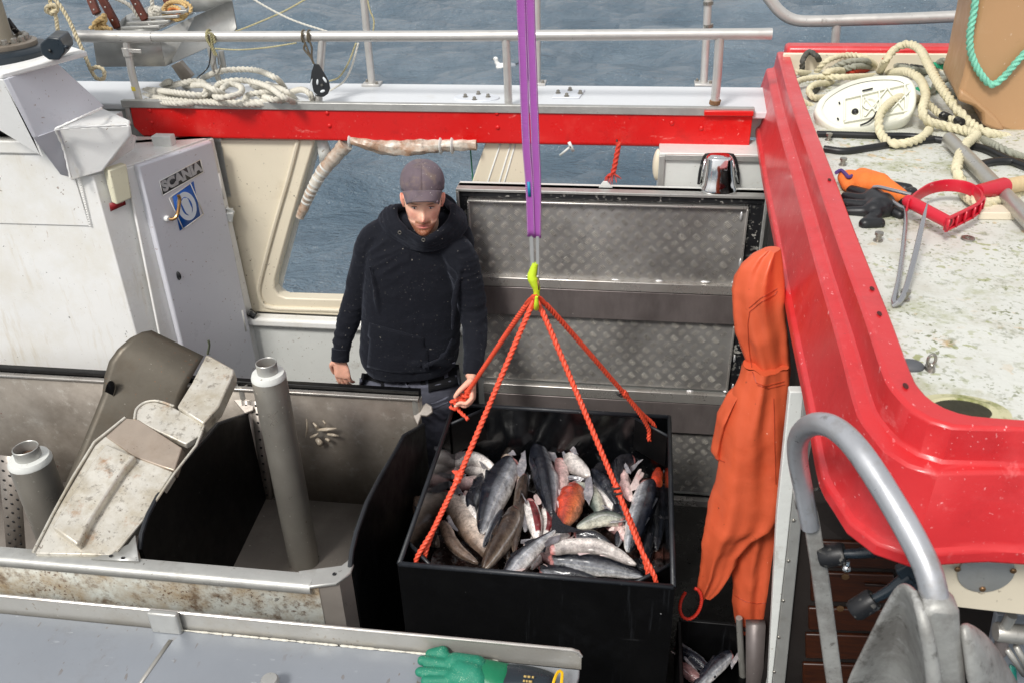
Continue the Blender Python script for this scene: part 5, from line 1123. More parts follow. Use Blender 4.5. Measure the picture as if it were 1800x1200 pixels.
patch((636, 655), (668, 658), (680, 688), (632, 676), M['trouser_black'], 'hip_panel')
patch((632, 664), (670, 676), (676, 692), (632, 678), M['trouser'], 'pocket_flap', off=.010)
patch((630, 677), (677, 684), (677, 698), (629, 697), M['trouser_black'], 'pocket', off=.008)
patch((752, 660), (806, 640), (811, 676), (753, 688), M['trouser_black'], 'hip_panel')
patch((746, 652), (800, 636), (802, 646), (748, 662), M['trouser'], 'waistband', off=.010)
patch((779, 650), (787, 648), (788, 664), (781, 666), M['trouser'], 'belt_loop', off=.013)
patch((738, 664), (747, 662), (748, 676), (740, 677), M['trouser_black'], 'belt_loop', off=.012)
mb = MB(); mb.tube([front_tr(a, b, .008) for a, b in ((712, 662), (716, 674), (719, 688), (722, 700))], .0045, 8); mb.build('fly_seam', M['trouser_black'], trs)
# ================================================================ LIFTING GEAR
LY = 2.5
violet = mat('violet_webbing', S(158, 82, 164), .75, var=.06, vs=6, stains=[(S(120, 70, 120), .55, .8, 12, .5)], bump=.0014, bs=200, bst=(.2, 1, 2))
slg = thing('lifting_sling', 'purple webbing lifting sling of two straps hanging down to the yellow green hook', 'lifting sling', PY(938, 420, LY))
def strap(l, w_, off, nm='strap', m=violet, th=.0035):
    P = spline([PY(a, b, LY+off) for a, b in l], .02); vs = []
    mb = MB(); rows = []
    for i, p in enumerate(P): rows.append([p+Vector((w_/2*s_*(1), -.002*abs(s_), 0)) for s_ in (-1, -.5, 0, .5, 1)])
    mb.grid(rows); o = mb.build(nm, m, slg, solid=th, ang=80)
    for s_ in (-1, 1):
        mb = MB(); k = 0
        for i in range(0, len(P)*4-5):
            t = i/4; j = int(t); p = P[j].lerp(P[min(j+1, len(P)-1)], t-j); mb.box(p+Vector((s_*w_*.40, -.0042, 0)), (.0012, .001, .003))
        st_ = mb.build('stitching', mat('pale_thread', S(206, 190, 208), .8) if 'pale_thread' not in bpy.data.materials else bpy.data.materials['pale_thread'], o); 
strap([(904, -420), (916, 0), (921, 140), (925, 250), (931, 330), (934, 416)], .0245, .0)
strap([(922, -420), (932, 0), (937, 140), (941, 250), (944, 330), (944, 418)], .0245, .002)
mb = MB(); P = [PY(a, b, LY-.003) for a, b in ((929, 320), (931, 346))]; mb.bar(P[0], P[1], .009, .003, (0, -1, 0)); mb.build('blue_label', mat('blue_tag', S(20, 130, 170), .5), slg)
clr = mat('clear_grey_sleeve', S(150, 152, 152), .2, var=.1, specks=[(S(60, 60, 60), .62, 60, .7, (1, 1, .2))])
for a, b, c, d, w_ in ((934, 414, 936, 468, .012), (945, 416, 945.5, 500, .010)):
    mb = MB(); mb.bar(PY(a, b, LY), PY(c, d, LY), .004, w_, (1, 0, 0)); mb.build('clear_sleeve', clr, slg, bevel=.001)
hk = thing('crane_hook', 'yellow green painted safety hook joining the purple sling to the orange ropes', 'hook', PY(941, 538, LY))
lime = mat('lime_paint', S(196, 222, 48), .4, var=.06, vs=20, specks=[(S(90, 96, 40), .68, 110, .7)], bump=.0006, bs=120)
mb = MB(); mb.tube(spline([PY(941, 463, LY), PY(938, 474, LY), PY(935.5, 486, LY), (PY(939, 496, LY)), PY(943, 508, LY), PY(943, 526, LY), PY(942.5, 540, LY)], .004), [.009, .0125, .0165, .014, .0095, .0115, .0075], 16, flat=1.1); mb.build('hook_body', lime, hk)
mb = MB(); mb.tube(spline([PY(943, 538, LY), PY(943, 542, LY-.02), PY(943, 536, LY-.045), PY(943, 522, LY-.052)], .004), [.008, .009, .008, .005], 12); mb.build('hook_tip', lime, hk)
mb = MB(); mb.lathe([(.006, -.02), (.006, .02)], PY(936, 486, LY), (1, 0, 0), 12); mb.build('pin', M['bolt'], hk)
mb = MB(); mb.tube([PY(946, 492, LY-.02), PY(947, 510, LY-.03)], [.004, .002], 8); mb.build('latch', M['rustbolt'], hk)
ro = mat('orange_poly_rope', S(226, 82, 54), .55, var=.07, vs=12, stains=[(S(170, 52, 34), .58, .8, 20, .4)])
RR = .0092
HP = PY(941, 531, LY)
def rope_thing(lab, legs, knot=None):
    t = thing('lifting_rope', lab, 'rope', legs[0][-1], 'orange ropes carrying the fish bin')
    for i, l in enumerate(legs):
        mb = MB(); mb.rope(l, RR if i == 0 else RR*.92, RR*5.6); mb.build('rope_leg', ro, t)
    return t
def mid(g, k): return GU[g][0].lerp(GU[g][1], k)
def eye(g, k, kn):
    # knot -> over the gusset -> through its hole and back
    a = mid(g, k); n_ = (GU[g][1]-GU[g][0]).normalized(); c = Vector(((bx0+bx1)/2, (by0+by1)/2, 0)); inw = Vector((c.x-a.x, c.y-a.y, 0)).normalized()
    return [kn, kn.lerp(a+inw*.012, .6)+n_*.006, a+inw*.016+Vector((0, 0, -.005)), a+inw*.012+Vector((0, 0, -.055)), a-inw*.008+Vector((0, 0, -.062))], [kn, kn.lerp(a-inw*.012, .6)-n_*.006, a-inw*.014+Vector((0, 0, .002)), a-inw*.02+Vector((0, 0, -.05)), a-inw*.008+Vector((0, 0, -.062))]
kn = {'fl': PY(806, 838, 2.20), 'fr': PY(1086, 862, 2.22), 'br': PY(1098, 692, 2.80), 'bl': FIST+Vector((.016, -.004, .028))}
for g, lab, hx in (('fl', 'front left lifting rope, the longest, running past the man to the near bin corner', (-.008, -.03)), ('fr', 'front right lifting rope crossing in front of the fish to the near right bin corner', (.014, -.03)), ('br', 'rear right lifting rope knotted with a black tie above the far right bin corner', (.022, .02)), ('bl', 'rear left lifting rope gripped and bunched in the hand of the man', (-.02, .01))):
    top = HP+Vector((hx[0], hx[1]*.5, .0)); k_ = kn[g]
    e1, e2 = eye(g, .5, k_)
    if g == 'bl':
        e1 = [k_, FIST, FIST+Vector((-.03, -.01, -.045)), PY(823, 737, 2.875)]; e2 = [k_, FIST+Vector((-.01, -.01, .004)), FIST+Vector((-.055, -.02, -.018))]
    main = [top+Vector((0, 0, .012)), top, k_+(k_-top).normalized()*.0]
    t = rope_thing(lab, [[HP+Vector((0, -.01, -.01)), top+(k_-top)*.03, k_], e1, e2])
    mb = MB(); d = (k_-top).normalized(); mb.rope([k_-d*.02, k_, k_+d*.015], RR*1.45, RR*5); mb.build('knot', ro, t)
    if g in ('fr', 'br'):
        for s_ in (.0, .018):
            mb = MB(); p = k_-d*s_; mb.tube(spline([p+Vector((0, 0, 0)), p+Vector((-.012, -.016, -.002)), p+Vector((-.028, -.010, .004) if g == 'br' else (.014, -.014, .004))], .004), .0035, 8); mb.build('black_tie', M['rubber'], t)
    if g == 'fl':
        for q in range(7):
            mb = MB(); mb.tube([k_, k_+Vector((-.022+.003*q, .005, .02+.0025*(q % 3)))], [.003, .0012], 6); mb.build('frayed_end', ro, t)
    if g == 'bl':
        for q in range(5):
            mb = MB(); p0 = FIST+Vector((.022-.016*q, -.004-.002*q, .034-.020*q)); mb.rope([p0+Vector((-.016, -.004, .006)), p0+Vector((0, -.012, 0)), p0+Vector((.016, -.002, -.006))], .0075, .05); mb.build('hand_wrap', ro, t)

# ================================================================ FISH
def fishmat(nm, rough=.22):
    k = NT(nm); a = k.n('Attribute'); a.attribute_name = 'Col'
    v = k.ramp(k.noise(30, 8, .78), .32, .68, .42, 1.7); cb = k.n('CombineColor'); [k.l(v, cb.inputs[i]) for i in range(3)]
    c = k.mix(1., a.outputs['Color'], cb.outputs[0], 'MULTIPLY'); f = k.ramp(k.noise(16, 9, .75, None, 5), .58, .78, 0, .45); c = k.mix(f, c, S(206, 196, 192))
    f = k.ramp(k.noise(9, 7, .7, None, 15), .62, .78, 0, .4); c = k.mix(f, c, S(160, 84, 80))
    f = k.ramp(k.noise(11, 6, .7, None, 25), .47, .62, 0, .28); c = k.mix(f, c, S(66, 62, 66))
    f = k.ramp(k.noise(130, 3, .6, None, 9), .56, .66, 0, .35); c = k.mix(f, c, S(40, 36, 36))
    k.l(c, k.b.inputs['Base Color']); k.b.inputs['Roughness'].default_value = rough; k.b.inputs['Coat Weight'].default_value = .5; k.b.inputs['Coat Roughness'].default_value = .08
    k.b.inputs['Subsurface Weight'].default_value = .05; k.b.inputs['Subsurface Radius'].default_value = (.01, .006, .005)
    bn = k.n('Bump'); bn.inputs['Distance'].default_value = .006; k.l(k.noise(30, 8, .72), bn.inputs['Height']); k.l(bn.outputs[0], k.b.inputs['Normal']); return k.m
fm = fishmat('wet_fish_skin'); finm = mat('wet_fish_fin', S(26, 28, 34), .3, var=.5, vs=60, bump=.001, bs=90)
pale_fin = mat('pale_fish_fin', S(196, 176, 176), .3, var=.15, vs=30, bump=.001, bs=90)
meat = mat('raw_fish_flesh', S(196, 140, 138), .25, var=.2, vs=30, stains=[(S(140, 30, 34), .5, .7, 28, .8), (S(226, 206, 200), .55, .7, 20, .8)], bump=.002, bs=60)
pale_flesh = mat('pale_belly_lining', S(206, 186, 182), .25, var=.14, vs=30, stains=[(S(190, 120, 120), .52, .7, 22, .6), (S(96, 92, 100), .58, .72, 14, .7)], bump=.002, bs=50, coat=.4)
fm_flat = mat('grey_collar_skin', S(126, 124, 130), .25, var=.3, vs=30, stains=[(S(210, 200, 198), .5, .7, 18, .7), (S(50, 50, 58), .55, .7, 26, .6)], bump=.002, bs=50, coat=.4)
KIND = {'saithe': [(22, 26, 36), (168, 172, 180), (250, 246, 240)], 'cod': [(70, 56, 46), (146, 130, 114), (222, 212, 200)], 'red': [(196, 66, 40), (216, 118, 74), (228, 170, 136)],
        'white': [(170, 162, 158), (232, 224, 218), (246, 240, 236)], 'pink': [(140, 104, 104), (222, 186, 182), (240, 220, 214)], 'dark': [(18, 20, 26), (42, 46, 54), (110, 110, 112)], 'brownwhite': [(120, 100, 86), (204, 186, 172), (236, 224, 214)], 'green': [(70, 80, 76), (158, 162, 150), (226, 222, 204)]}
def fish(path, z, wpx, kind, roll, label, tail=True, slit=0, line=True, arch=0, seed=0, zs=None, fin=True, grp='gutted fish piled in the bin'):
    """path: pixel points from the cut front end to the tail; wpx: widest body width in photo pixels"""
    zz = zs or [z]*len(path); P3 = [PZ(a, b, q) for (a, b), q in zip(path, zz)]; P = spline(P3, .008); L = sum((P[i+1]-P[i]).length for i in range(len(P)-1))
    W = wpx*(P3[0]-CAMPOS).length/F/2*.86; n = 44; rr = random.Random(seed)
    Fm = []; rows = []; cols = []; cd_, cs, cb = [np.array(S(*c)[:3]) for c in KIND[kind]]
    m_ = len(P); wd_end = .16 if tail else .34
    vs = []
    for i, p in enumerate(P):
        T = (P[min(i+1, m_-1)]-P[max(i-1, 0)]).normalized(); U = Vector((0, 0, 1)); U = (U-T*U.dot(T)).normalized(); R_ = T.cross(U)
        D = U*math.cos(roll)+R_*math.sin(roll); Q = T.cross(D)
        u = i/(m_-1); w_ = W*np.interp(u, [0, .06, .22, .42, .65, .85, .95, 1], [.50, .78, 1.0, .94, .70, .38, .22, wd_end*1.2]) if tail else W*np.interp(u, [0, .06, .25, .5, .8, .94, 1], [.42, .74, .98, 1, .66, .38, .16])
        for j in range(n):
            t = 2*math.pi*j/n; ct, st = math.cos(t), math.sin(t)
            bel = .88 if ct < 0 else 1.0
            k = w_*(1+.13*noise.noise(Vector((u*4+seed, ct*1.2, st*1.2)))+.05*noise.noise(Vector((u*14+seed, ct*3, st*3))))
            if u < .62: k *= 1-.34*math.exp(-((ct+1)/.16)**2)*(1-u/.62)
            sh = (-.55*ct*w_*max(0, 1-u/.10)+.22*w_*noise.noise(Vector((ct*2.5, st*2.5, seed)))*max(0, 1-u/.12))
            vs.append(p + T*sh + D*ct*k*bel + Q*st*k*.74*(1-.15*max(0, -ct)))
            dd_ = ct*.5+.5; c = cb*(1-min(1, dd_*1.9))+cs*min(1, dd_*1.9) if dd_ < .52 else cs*(1-min(1, (dd_-.52)*3.2))+cd_*min(1, (dd_-.52)*3.2)
            if line and abs(ct-.14-.05*math.sin(u*3)) < .065 and u > .08: c = c*.35+np.array([.62, .62, .62])*.65
            if slit and u < slit and ct < -.80: c = np.array(S(120, 34, 40)[:3])
            if u < .035: c = np.array(S(190, 120, 116)[:3])
            cols.append((*c, 1))
    mb = MB(); fs = [(i*n+j, i*n+(j+1) % n, (i+1)*n+(j+1) % n, (i+1)*n+j) for i in range(m_-1) for j in range(n)]+[tuple(range(n-1, -1, -1)), tuple((m_-1)*n+j for j in range(n))]
    mb.add(vs, fs, 0, cols); root = thing('fish', label, 'fish', tuple(P[m_//2]-Vector((0, 0, W*.8))), grp)
    mb.build('body', fm, root, ang=180, colors=True)
    mb = MB(); T = (P[1]-P[0]).normalized(); mb.lathe([(W*.34, -.001), (W*.45, .004), (W*.5, .012)], P[0], T, 20); mb.build('cut_face', meat, root)
    T = (P[2]-P[0]).normalized(); U = Vector((0, 0, 1)); U = (U-T*U.dot(T)).normalized(); R_ = T.cross(U); D = U*math.cos(roll)+R_*math.sin(roll); Q = T.cross(D)
    for s_ in (-1, 1):       # collar and belly flaps left by the gutting cut
        w0 = W*(.95+.4*rr.random()); g_ = []
        for i in range(7):
            q = i/6; g_.append([P[0]+T*(W*(.9-1.5*q+.5*v*(1-q)))+Q*s_*(W*.50+W*.24*v)-D*(W*(.25+.62*v)*(1-.75*q*q))+Vector((0, 0, W*.30*q*v))+Vector((noise.noise(Vector((q*3, v*3, seed))), noise.noise(Vector((q*3, v*3, seed+9))), 0))*W*.22 for v in np.linspace(0, w0/W*.9, 6)])
        mb = MB(); mb.grid(g_); mb.build('belly_flap', pale_flesh if s_ > 0 else fm_flat, root, solid=.003, sub=1, ang=180)
    T = (P[-1]-P[-2]).normalized(); U = Vector((0, 0, 1)); U = (U-T*U.dot(T)).normalized(); R_ = T.cross(U); D = U*math.cos(roll)+R_*math.sin(roll)
    if tail:
        b_ = P[-1]-T*.01; s_ = W*(1.7 if 'forked' in label else 1.15); h = W*.14; N_ = D.cross(T)
        out_ = [b_+D*h, b_+T*s_*.5+D*s_*.50, b_+T*s_*1.25+D*s_*1.0, b_+T*s_*1.02+D*s_*.5, b_+T*s_*.85, b_+T*s_*1.02-D*s_*.5, b_+T*s_*1.25-D*s_*1.0, b_+T*s_*.5-D*s_*.50, b_-D*h]
        mb = MB(); mb.prism([o_-N_*.0015 for o_ in out_], N_*.003); mb.build('tail_fin', finm, root, bevel=.0008)
    if fin:
        for (ua, ub, hh, sg_) in ((.28, .46, .34, 1), (.55, .72, .26, 1), (.60, .74, .24, -1)):
            ia, ib = int(ua*m_), max(int(ua*m_)+2, int(ub*m_)); pts = []
            for i in range(ia, ib+1):
                i = min(i, m_-1); T = (P[min(i+1, m_-1)]-P[max(i-1, 0)]).normalized(); U = Vector((0, 0, 1)); U = (U-T*U.dot(T)).normalized(); R_ = T.cross(U); Dd = (U*math.cos(roll)+R_*math.sin(roll))*sg_; Nn = T.cross(Dd)
                u = i/(m_-1); w_ = W*np.interp(u, [0, .06, .22, .42, .65, .85, .95, 1], [.60, .86, 1.0, .98, .76, .42, .24, .2])*(.86 if sg_ < 0 else .98)
                q = (i-ia)/max(1, ib-ia); pts.append((P[i]+Dd*w_*.9, P[i]+Dd*(w_+W*hh*(1-q)*min(1, q*6+.2))+T*W*.1, Nn))
            mb = MB(); 
            if len(pts) > 1: mb.grid([[a for a, b, c in pts], [b for a, b, c in pts]]); mb.build('fin', finm if kind not in ('white', 'pink', 'red') else pale_fin, root, solid=.002)
    return root
fz = .585
fish([(792, 792), (778, 835), (748, 905)], fz, 46, 'pink', 1.2, 'pinkish fish along the left bin wall at the back', tail=False, line=False, seed=1)
fish([(795, 812), (830, 806), (872, 824)], fz+.02, 40, 'white', 2.6, 'white bellied fish at the back left with a red wound at its cut end', tail=False, line=False, seed=2, fin=False)
fish([(800, 846), (828, 848), (858, 842)], fz-.01, 36, 'pink', 2.2, 'short pink flesh coloured fish piece below the white bellied one', tail=False, line=False, seed=3, fin=False)
fish([(790, 868), (812, 905), (852, 960), (868, 985)], fz-.02, 56, 'brownwhite', 1.9, 'curved brownish white fish at the left front of the pile', tail=False, line=False, seed=4)
fish([(812, 868), (834, 905), (852, 930)], fz+.01, 24, 'white', 2.6, 'small pointed white strip of fish on the curved brownish one', tail=True, line=False, seed=5, fin=False)
fish([(850, 838), (832, 880), (822, 900)], fz-.01, 40, 'saithe', .4, 'small grey fish with raised tail left of the large dark saithe', tail=False, seed=6)
fish([(900, 812), (884, 842), (864, 885), (846, 935)], fz+.03, 66, 'saithe', .85, 'large dark backed fish with pale side left of the brown cod', tail=False, seed=7)
fish([(921, 838), (914, 880), (908, 925), (904, 972)], fz+.03, 36, 'cod', -.1, 'narrow brown mottled fish standing upright in the middle of the pile', tail=False, seed=8, line=False)
fish([(908, 900), (896, 925), (872, 965), (850, 1000)], fz+.04, 56, 'cod', .45, 'broad grey brown cod at the front left of the pile', tail=False, seed=9)
fish([(948, 792), (952, 815), (962, 850), (972, 905)], fz+.05, 64, 'saithe', .6, 'big black backed fish with white lateral line at the back middle', tail=False, seed=10)
fish([(985, 808), (988, 840), (978, 880)], fz+.03, 36, 'pink', 1.4, 'pale pink belly flap beside the big black backed fish', tail=False, line=False, seed=11, fin=False)
fish([(930, 880), (940, 915), (946, 955)], fz+.05, 42, 'white', 2.9, 'white gutted fish with dark red belly slit', tail=False, line=False, slit=.8, seed=12, fin=False)
fish([(958, 890), (962, 925), (950, 960)], fz+.03, 30, 'white', 2.7, 'second white belly half folded beside the slit fish', tail=False, line=False, slit=.7, seed=13, fin=False)
fish([(1002, 798), (1012, 815), (1036, 838)], fz+.05, 40, 'white', 1.9, 'upright white collar piece at the back middle right', tail=False, line=False, seed=14, fin=False)
fish([(1016, 858), (1002, 890), (990, 925)], fz+.05, 60, 'red', .9, 'bright orange redfish in the middle of the pile', tail=False, line=False, seed=15, fin=True)
fish([(1006, 850), (1034, 862), (1050, 885), (1056, 912)], fz+.035, 34, 'green', 1.8, 'curved greenish white fish arching over the redfish', tail=False, line=False, seed=16, fin=False)
fish([(1042, 832), (1066, 856), (1085, 890)], fz+.01, 44, 'saithe', .2, 'dark grey fish behind the arched greenish one', tail=False, seed=17)
fish([(1112, 806), (1090, 822), (1094, 860), (1120, 880)], fz+.04, 44, 'dark', .3, 'black fish with curled end at the back right', tail=False, seed=18, line=False)
fish([(1096, 828), (1098, 850), (1108, 880)], fz+.06, 30, 'pink', 1.6, 'grey pink triangular flap on the black curled fish', tail=False, seed=19, line=False, fin=False)
fish([(1138, 850), (1128, 890), (1112, 940), (1104, 968)], fz+.06, 58, 'saithe', -.95, 'large fish with bright lateral line along the right of the pile', tail=False, seed=20)
fish([(1094, 916), (1060, 912), (1014, 926)], fz+.05, 38, 'green', 1.2, 'silvery fish lying crosswise under the redfish', tail=False, seed=21)
fish([(1012, 940), (1045, 944), (1076, 958)], fz+.04, 32, 'saithe', .2, 'small dark grey fish between the two pale crosswise fish', tail=False, seed=22)
fish([(968, 966), (1005, 958), (1060, 962), (1118, 992)], fz+.075, 40, 'white', 1.7, 'speckled white bellied fish lying across the front', tail=False, line=False, seed=23)
fish([(968, 985), (1020, 990), (1080, 1000), (1130, 1012)], fz+.02, 46, 'saithe', -.35, 'dark blue grey fish with pale line along the front wall', tail=False, seed=24)
fish([(950, 1002), (1000, 1012), (1060, 1024)], fz+.0, 36, 'saithe', -.3, 'dark fish wedged lowest against the front wall', tail=False, seed=25)
fish([(893, 1016), (915, 990), (945, 958), (975, 932)], fz+.10, 48, 'saithe', -1.35, 'silver sided fish with black forked tail pointing up right at the front', tail=True, seed=26)
fish([(1158, 850), (1156, 900), (1154, 965)], fz-.02, 46, 'dark', .6, 'black fish pressed against the right bin wall', tail=False, seed=27, line=False)
fish([(1158, 828), (1154, 848), (1156, 870)], fz+.0, 34, 'red', .2, 'second orange redfish in the back right corner', tail=False, seed=28, line=False, fin=False)
fish([(738, 880), (748, 920), (770, 960)], fz-.05, 50, 'brownwhite', .5, 'brownish fish half sunk at the left bin wall', tail=False, seed=29, line=False)
fish([(1120, 985), (1128, 1000), (1145, 960)], fz-.03, 36, 'dark', .5, 'dark fish tail end in the front right corner', tail=False, seed=30, line=False)
FILL = [([(770, 800), (800, 835), (830, 850)], 'pink', 'torn pink fish under the white bellied one at the back left', 2.0), ([(850, 822), (868, 850), (890, 870)], 'white', 'pale belly edge showing behind the large dark saithe', 2.6), ([(890, 800), (905, 830), (925, 850)], 'brownwhite', 'pale brown fish collar at the back beside the narrow brown cod', 1.8),
 ([(1070, 812), (1050, 838), (1040, 870)], 'dark', 'dark fish under the front right rope at the back', .3), ([(1085, 890), (1092, 925), (1085, 960)], 'saithe', 'grey fish partly hidden by the front right rope', .6), ([(925, 960), (958, 972), (985, 990)], 'pink', 'dark pinkish fish under the tail of the silver sided one', 2.2),
 ([(815, 815), (850, 830), (880, 850)], 'white', 'white torn belly at the back left under the front left rope', 2.4), ([(840, 862), (828, 885), (838, 910)], 'saithe', 'small grey speckled fish between the curved one and the large saithe', .4),
 ([(880, 900), (868, 930), (850, 960)], 'saithe', 'silver edge of a fish between saithe and brown cod', -.6), ([(975, 800), (985, 830), (1000, 850)], 'pink', 'pink torn belly next to the upright white collar piece', 2.0), ([(1030, 850), (1060, 880), (1085, 900)], 'white', 'white belly strip behind the orange redfish', 2.5),
 ([(1060, 900), (1085, 925), (1100, 950)], 'pink', 'pink grey belly under the front right rope', 2.2), ([(1000, 975), (1050, 975), (1100, 985)], 'saithe', 'thin grey fish under the speckled white one', .3), ([(940, 940), (950, 970), (935, 1000)], 'white', 'white belly fold below the red slit fish', 2.6),
 ([(1000, 935), (975, 950), (950, 962)], 'white', 'white fish throat beside the black forked tail', 2.5), ([(860, 930), (880, 950), (895, 985)], 'cod', 'brown fish sliver between the two brown cods', .2), ([(1120, 880), (1140, 930), (1132, 985)], 'dark', 'black fish along the gap left of the right bin wall', .5), ([(780, 920), (800, 960), (840, 990)], 'brownwhite', 'dull brown fish sunk in slush at the front left corner', .6)]
for i, (l, kd, lb, rl) in enumerate(FILL): fish(l, fz-.012+.012*(i % 3), 36, kd, rl, lb, tail=False, line=kd in ('saithe',), seed=60+i, fin=i % 2 == 0)
mb = MB(); rows = []
for i in range(60):
    rows.append([Vector((bx0+.014+(bx1-bx0-.028)*j/59, by0+.014+(by1-by0-.028)*i/59, .535+.02*noise.noise(Vector((i*.16, j*.16, 3)))+.012*noise.noise(Vector((i*.5, j*.5, 1))))) for j in range(60)])
mb.grid(rows); o = mb.build('fish_slush', mat('dark_wet_slush', S(38, 28, 26), .12, var=.4, vs=12, stains=[(S(120, 76, 66), .52, .7, 7, .6), (S(18, 16, 18), .5, .7, 9, .8)], specks=[(S(215, 210, 206), .70, 70, .9)], bump=.004, bs=40), ang=180); tag(o, 'dark bloody slush and scraps between the fish', 'slush', kind='stuff')
# fish in the dark container below
for l, kd, lb, sd_ in (([(1190, 1140), (1225, 1160), (1258, 1190)], 'saithe', 'grey fish lying in the dark low box beside the bin', 41), ([(1285, 1150), (1250, 1180), (1215, 1215)], 'saithe', 'second grey fish crossing the other in the dark low box', 42), ([(1200, 1168), (1215, 1185), (1240, 1200)], 'pink', 'torn pale fish scrap in the dark low box', 43)):
    fish(l, .34, 34, kd, .7, lb, tail=False, seed=sd_, grp='fish in the dark low box')
lb_ = thing('low_box', 'dark low plastic box on deck between fish bin and corner post', 'box', (.40, 2.05, .15))
mb = MB(); mb.box((.42, 1.95, .27), (.40, .62, .02)); mb.build('box_floor', M['black'], lb_)
for c, s_ in (((.22, 1.95, .36), (.015, .62, .2)), ((.62, 1.95, .36), (.015, .62, .2)), ((.42, 2.27, .36), (.4, .015, .2)), ((.42, 1.63, .36), (.4, .015, .2))):
    mb = MB(); mb.box(c, s_); mb.build('side', M['black'], lb_, bevel=.003)
# scraps flung against the rear tub wall
sc_ = MB(); rr = random.Random(5)
sct = thing('fish_scrap', 'pale torn fish scrap stuck on the rear steel wall of the tub', 'fish scrap', PY(560, 790, 2.94))
for i, (a, b, c, d, r_) in enumerate(((539, 735, 537, 768, .006), (550, 742, 558, 755, .007), (558, 755, 592, 752, .009), (575, 762, 597, 766, .008), (556, 770, 564, 784, .014), (545, 768, 560, 760, .008), (567, 738, 572, 748, .005), (572, 770, 580, 776, .008))):
    sc_.tube(spline([PY(a, b, 2.935), PY((a+c)/2+2, (b+d)/2, 2.925), PY(c, d, 2.935)], .005), [r_*.7, r_, r_*.5], 10, flat=.6)
sc_.build('scrap', mat('pale_scrap', S(176, 164, 146), .3, var=.2, vs=20, bump=.001, bs=60), sct, vox=.003, sm=2, ang=180)
# ================================================================ SIDE DECK FITTINGS AND CLUTTER
SD = 1.857
RY_ = 3.80           # plane of the deck edge handrail
hr = thing('handrail', 'long horizontal silver handrail on short posts above the red strip', 'handrail', (-1, RY_, SD))
mb = MB(); mb.tube([PY(265, 65, RY_), PY(800, 64, RY_), PY(1357, 60, RY_)], .0225, 18); mb.build('top_tube', M['rail'], hr)
mb = MB(); mb.tube([PY(134, 64, RY_), PY(269, 66, RY_)], .0265, 18); mb.build('end_sleeve', M['rail'], hr)
for l, r_ in (([(221, 68), (232, 130), (246, 182)], .017), ([(567, 66), (562, 130), (560, 184)], .017), ([(889, 66), (892, 130), (894, 186)], .0175), ([(1265, 64), (1261, 130), (1256, 188)], .0185)):
    mb = MB(); mb.tube([PY(a, b, RY_) for a, b in l], r_, 16); mb.build('post', M['rail'], hr)
mb = MB(); mb.tube([PY(222, 84, RY_-.0), PY(226, 99, RY_-.0)], .022, 16); mb.box(PY(233, 90, RY_-.012), (.085, .006, .018), Euler((0, .05, 0)).to_matrix()); mb.build('clamp', M['rail'], hr, bevel=.002)
mb = MB(); mb.tube([PY(237, 152, RY_), PY(239, 159, RY_)], .0182, 16); mb.build('tape_band', mat('yellow_tape', S(196, 178, 60), .6), hr)
mb = MB(); P = []
for i in range(50): t = i/49; P.append(PY(1257.5-1.5*t, 177+6*t, RY_)+Vector((.021*math.cos(t*31), .021*math.sin(t*31), 0)))
mb.tube(P, .0035, 6); mb.build('twine_wrap', mat('brown_twine', S(120, 88, 60), .8, var=.3, vs=60), hr)
for l, lab in (([(637, -30), (646, 70), (654, 148)], 'outer stanchion behind the handrail, above the window opening'), ([(943, -30), (944, 60), (944, 146)], 'outer stanchion hidden mostly behind the purple sling'), ([(1246, -30), (1242, 60), (1237, 147)], 'outer stanchion with clamps near the red coaming')):
    ft = PZ(l[-1][0], l[-1][1], SD+.006); t = thing('stanchion', lab, 'stanchion', ft, 'outer stanchions on the side deck')
    mb = MB(); mb.tube([PY(a, b, ft.y) for a, b in l[:-1]]+[ft], .0175, 16); mb.build('tube', M['rail'], t)
    mb = MB(); mb.box(ft+Vector((0, 0, .0)), (.085, .075, .012)); pl_ = mb.build('foot_plate', M['rail'], t, bevel=.002)
    for s_ in (-1, 1): mb = MB(); bolt(mb, ft+Vector((s_*.03, -.02*s_, .006)), .006, .012); mb.build('bolt', M['bolt'], pl_)
    if l[0][0] > 1200:
        for yy in (6, 46): mb = MB(); mb.tube([PY(l[0][0]-1, yy-3, ft.y), PY(l[0][0]-1, yy+3, ft.y)], .0225, 16); mb.build('clamp', M['bolt'], t)
dpl = mat('deck_plate_white', S(214, 218, 224), .45, .1, var=.05)
t = thing('deck_plate', 'oval white deck plate with four bolts on the side deck', 'deck plate', PZ(838, 174, SD))
mb = MB(); mb.lathe([(.105, 0), (.105, .005), (.102, .007)], PZ(838, 173.5, SD), n=40, sc=(.98, .62)); mb.build('plate', dpl, t)
for a, b in ((818, 171), (841, 166), (858, 171), (834, 176)): mb = MB(); bolt(mb, PZ(a, b+.5, SD+.006), .008, .016); mb.build('bolt', M['bolt'], t)
t = thing('deck_plate', 'diamond shaped white deck plate with four bolts right of the sling', 'deck plate', PZ(1000, 168, SD))
mb = MB(); mb.prism([PZ(a, b, SD) for a, b in ((970, 174), (978, 160), (1029, 160), (1018, 174.5))], (0, 0, .006)); mb.build('plate', dpl, t, bevel=.003)
for a, b in ((981, 164.5), (1002, 159.5), (1020, 165), (996, 170)): mb = MB(); bolt(mb, PZ(a, b, SD+.006), .008, .016); mb.build('bolt', M['bolt'], t)

